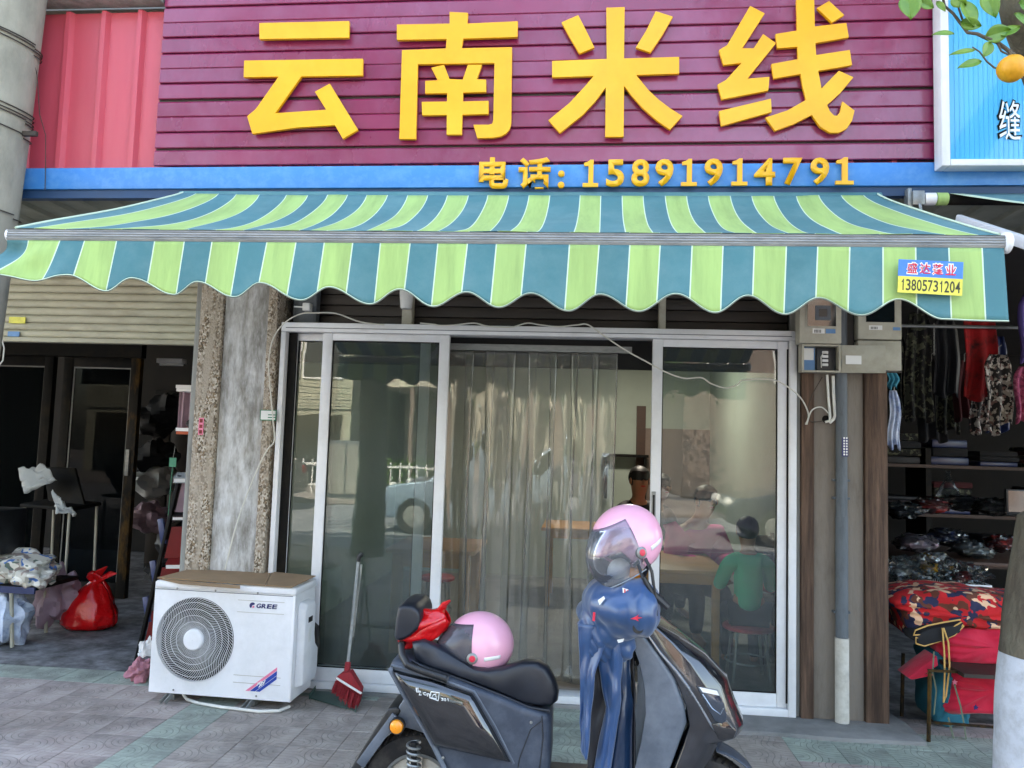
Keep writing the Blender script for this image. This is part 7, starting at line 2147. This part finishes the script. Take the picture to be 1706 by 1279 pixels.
for e in ((-4.2, -7.2, 5.2), (-1.6, -7.4, 5.3), (-3.2, -8.0, 6.0)):
    MB().tube([(-2.72, -5.6, 3.4), ((-2.9+e[0])/2, (-6.4+e[1])/2, 4.5), e], [.1, .07, .03], 10).obj('limb', 'bark', t2, smooth=True)
def crown_(root, c, r, n_, seed, lo=-1, size=.16):
    rng = random.Random(seed); m = MB()
    clumps = [Vector((rng.gauss(0, .5), rng.gauss(0, .5), rng.gauss(0, .4))) for _ in range(26)]
    for _ in range(n_):
        k = rng.choice(clumps)
        v = k+Vector((rng.gauss(0, .17), rng.gauss(0, .17), rng.gauss(0, .14)))
        p = Vector(c)+Vector((v.x*r[0], v.y*r[1], v.z*r[2]))
        d = Vector((rng.uniform(-1, 1), rng.uniform(-1, 1), rng.uniform(-.8, .5))).normalized(); s_ = d.orthogonal().normalized()*size*.35
        m.add([p, p+d*size*.5+s_, p+d*size, p+d*size*.5-s_], [(0, 1, 2, 3)])
    setp(m.obj('crown', 'leaf_dark', root), kind='stuff')
crown_(t2, (-2.9, -7.6, 6.3), (3.0, 2.2, 1.6), 5000, 3)
for x_, y_, l_ in ((1.2, -19, 'tree across the street seen between the mirrored buildings'), (-3.6, -22.5, 'bright green tree beside the entrance canopy'), (9, -17, 'tree across the street at the right')):
    t3 = thing('street_tree', l_, 'tree', (x_, y_, 0))
    MB().tube([(x_, y_, -.05), (x_+.1, y_, 2), (x_, y_, 4)], [.18, .14, .08], 12).obj('trunk', 'bark', t3, smooth=True)
    crown_(t3, (x_, y_, 4.2), (2.0, 1.8, 1.7), 2200, int(abs(x_)*7))

# pavement, hedge, railing and bollards along the far side
setp(MB().box(-30, 30, -18.9, -14.2, -.05, .08).obj('far_pavement', 'walk', bevel=.02), kind='structure')
setp(MB().box(-30, 30, -7.9, -7.78, -.048, -.047).obj('road_line', 'label_white'), kind='structure')
hd = thing('hedge', 'clipped green hedge along the far pavement', 'hedge', (-3, -17.5, .08))
hm = MB(); rng = random.Random(3)
for _ in range(2600):
    p = Vector((rng.uniform(-7, 2), -17.5+rng.gauss(0, .22), rng.uniform(.1, 1.0)))
    d = Vector((rng.uniform(-1, 1), rng.uniform(-.2, 1), rng.uniform(-.4, .8))).normalized(); s_ = d.orthogonal().normalized()*.05
    hm.add([p, p+d*.07+s_, p+d*.15, p+d*.07-s_], [(0, 1, 2, 3)])
setp(hm.obj('foliage', 'leaf', hd), kind='stuff')
rg = thing('railing', 'white picket railing on the far pavement', 'railing', (-4.5, -16.6, .08))
for k in range(36):
    MB().box(-9+k*.25, -8.96+k*.25, -16.62, -16.58, .08, .95).obj('picket', 'pvc_white', rg)
MB().box(-9, -.2, -16.575, -16.55, .8, .86).obj('rail', 'pvc_white', rg); MB().box(-9, -.2, -16.575, -16.55, .25, .31).obj('rail', 'pvc_white', rg)
bn = thing('street_bin', 'grey roadside cabinet mirrored beside the tree trunk', 'cabinet', (-5.9, -14.8, .08))
MB().box(-6.4, -5.4, -15.1, -14.6, .081, 1.5).obj('body', 'pipe_grey', bn, bevel=.02)
MB().box(-6.35, -5.92, -14.598, -14.58, .2, 1.4).obj('door', 'concrete', bn); MB().box(-5.88, -5.45, -14.598, -14.58, .2, 1.4).obj('door', 'concrete', bn)
# ================================================================ groups for repeated things
GR = {'garment': 'garments hanging in the right shop', 'package': 'film wrapped packages in the right shop', 'bundle': 'dim bundles in the left shop',
      'sliding door': 'glass sliding doors of the noodle shop', 'stool': 'round red stools in the noodle shop', 'table': None, 'person': 'people inside the noodle shop',
      'helmet': 'pink motorcycle helmets on the scooter', 'folder': 'blue folders on the leaning rack', 'book': 'books on the leaning rack', 'cable': 'cables on the shop front',
      'meter box': 'electricity meter boxes on the right pillar', 'conduit': 'short conduits under the meter boxes', 'car': 'cars parked across the street',
      'building': None, 'quilt': 'folded quilts and covers for sale', 'strap': None, 'basket': 'white plastic baskets', 'sticker': 'stickers on the pillars and pipe',
      'awning': 'striped awnings of the shop row', 'piping': 'cream piping of the camouflage quilt', 'wire': 'loose wires at the left edge'}
tops = [o for o in S.objects if o.parent is None and o.get('category')]
for o in tops:
    c_ = o['category']
    if c_ == 'table' and o.name.startswith('dining_table'): o['group'] = 'wooden dining tables'
    elif c_ == 'building' and o.name.startswith('street_building'): o['group'] = 'buildings across the street'
    elif c_ == 'tree' and 'fruit' not in o['label']: o['group'] = 'trees across the street'
    elif c_ == 'door': o['group'] = 'black framed doors of the left shop'
    elif c_ == 'strap': o['group'] = 'straps of the quilts' if 'strap hanging' in o['label'] else 'helmet straps'
    elif GR.get(c_) and sum(1 for q in tops if q.get('category') == c_) > 1: o['group'] = GR[c_]
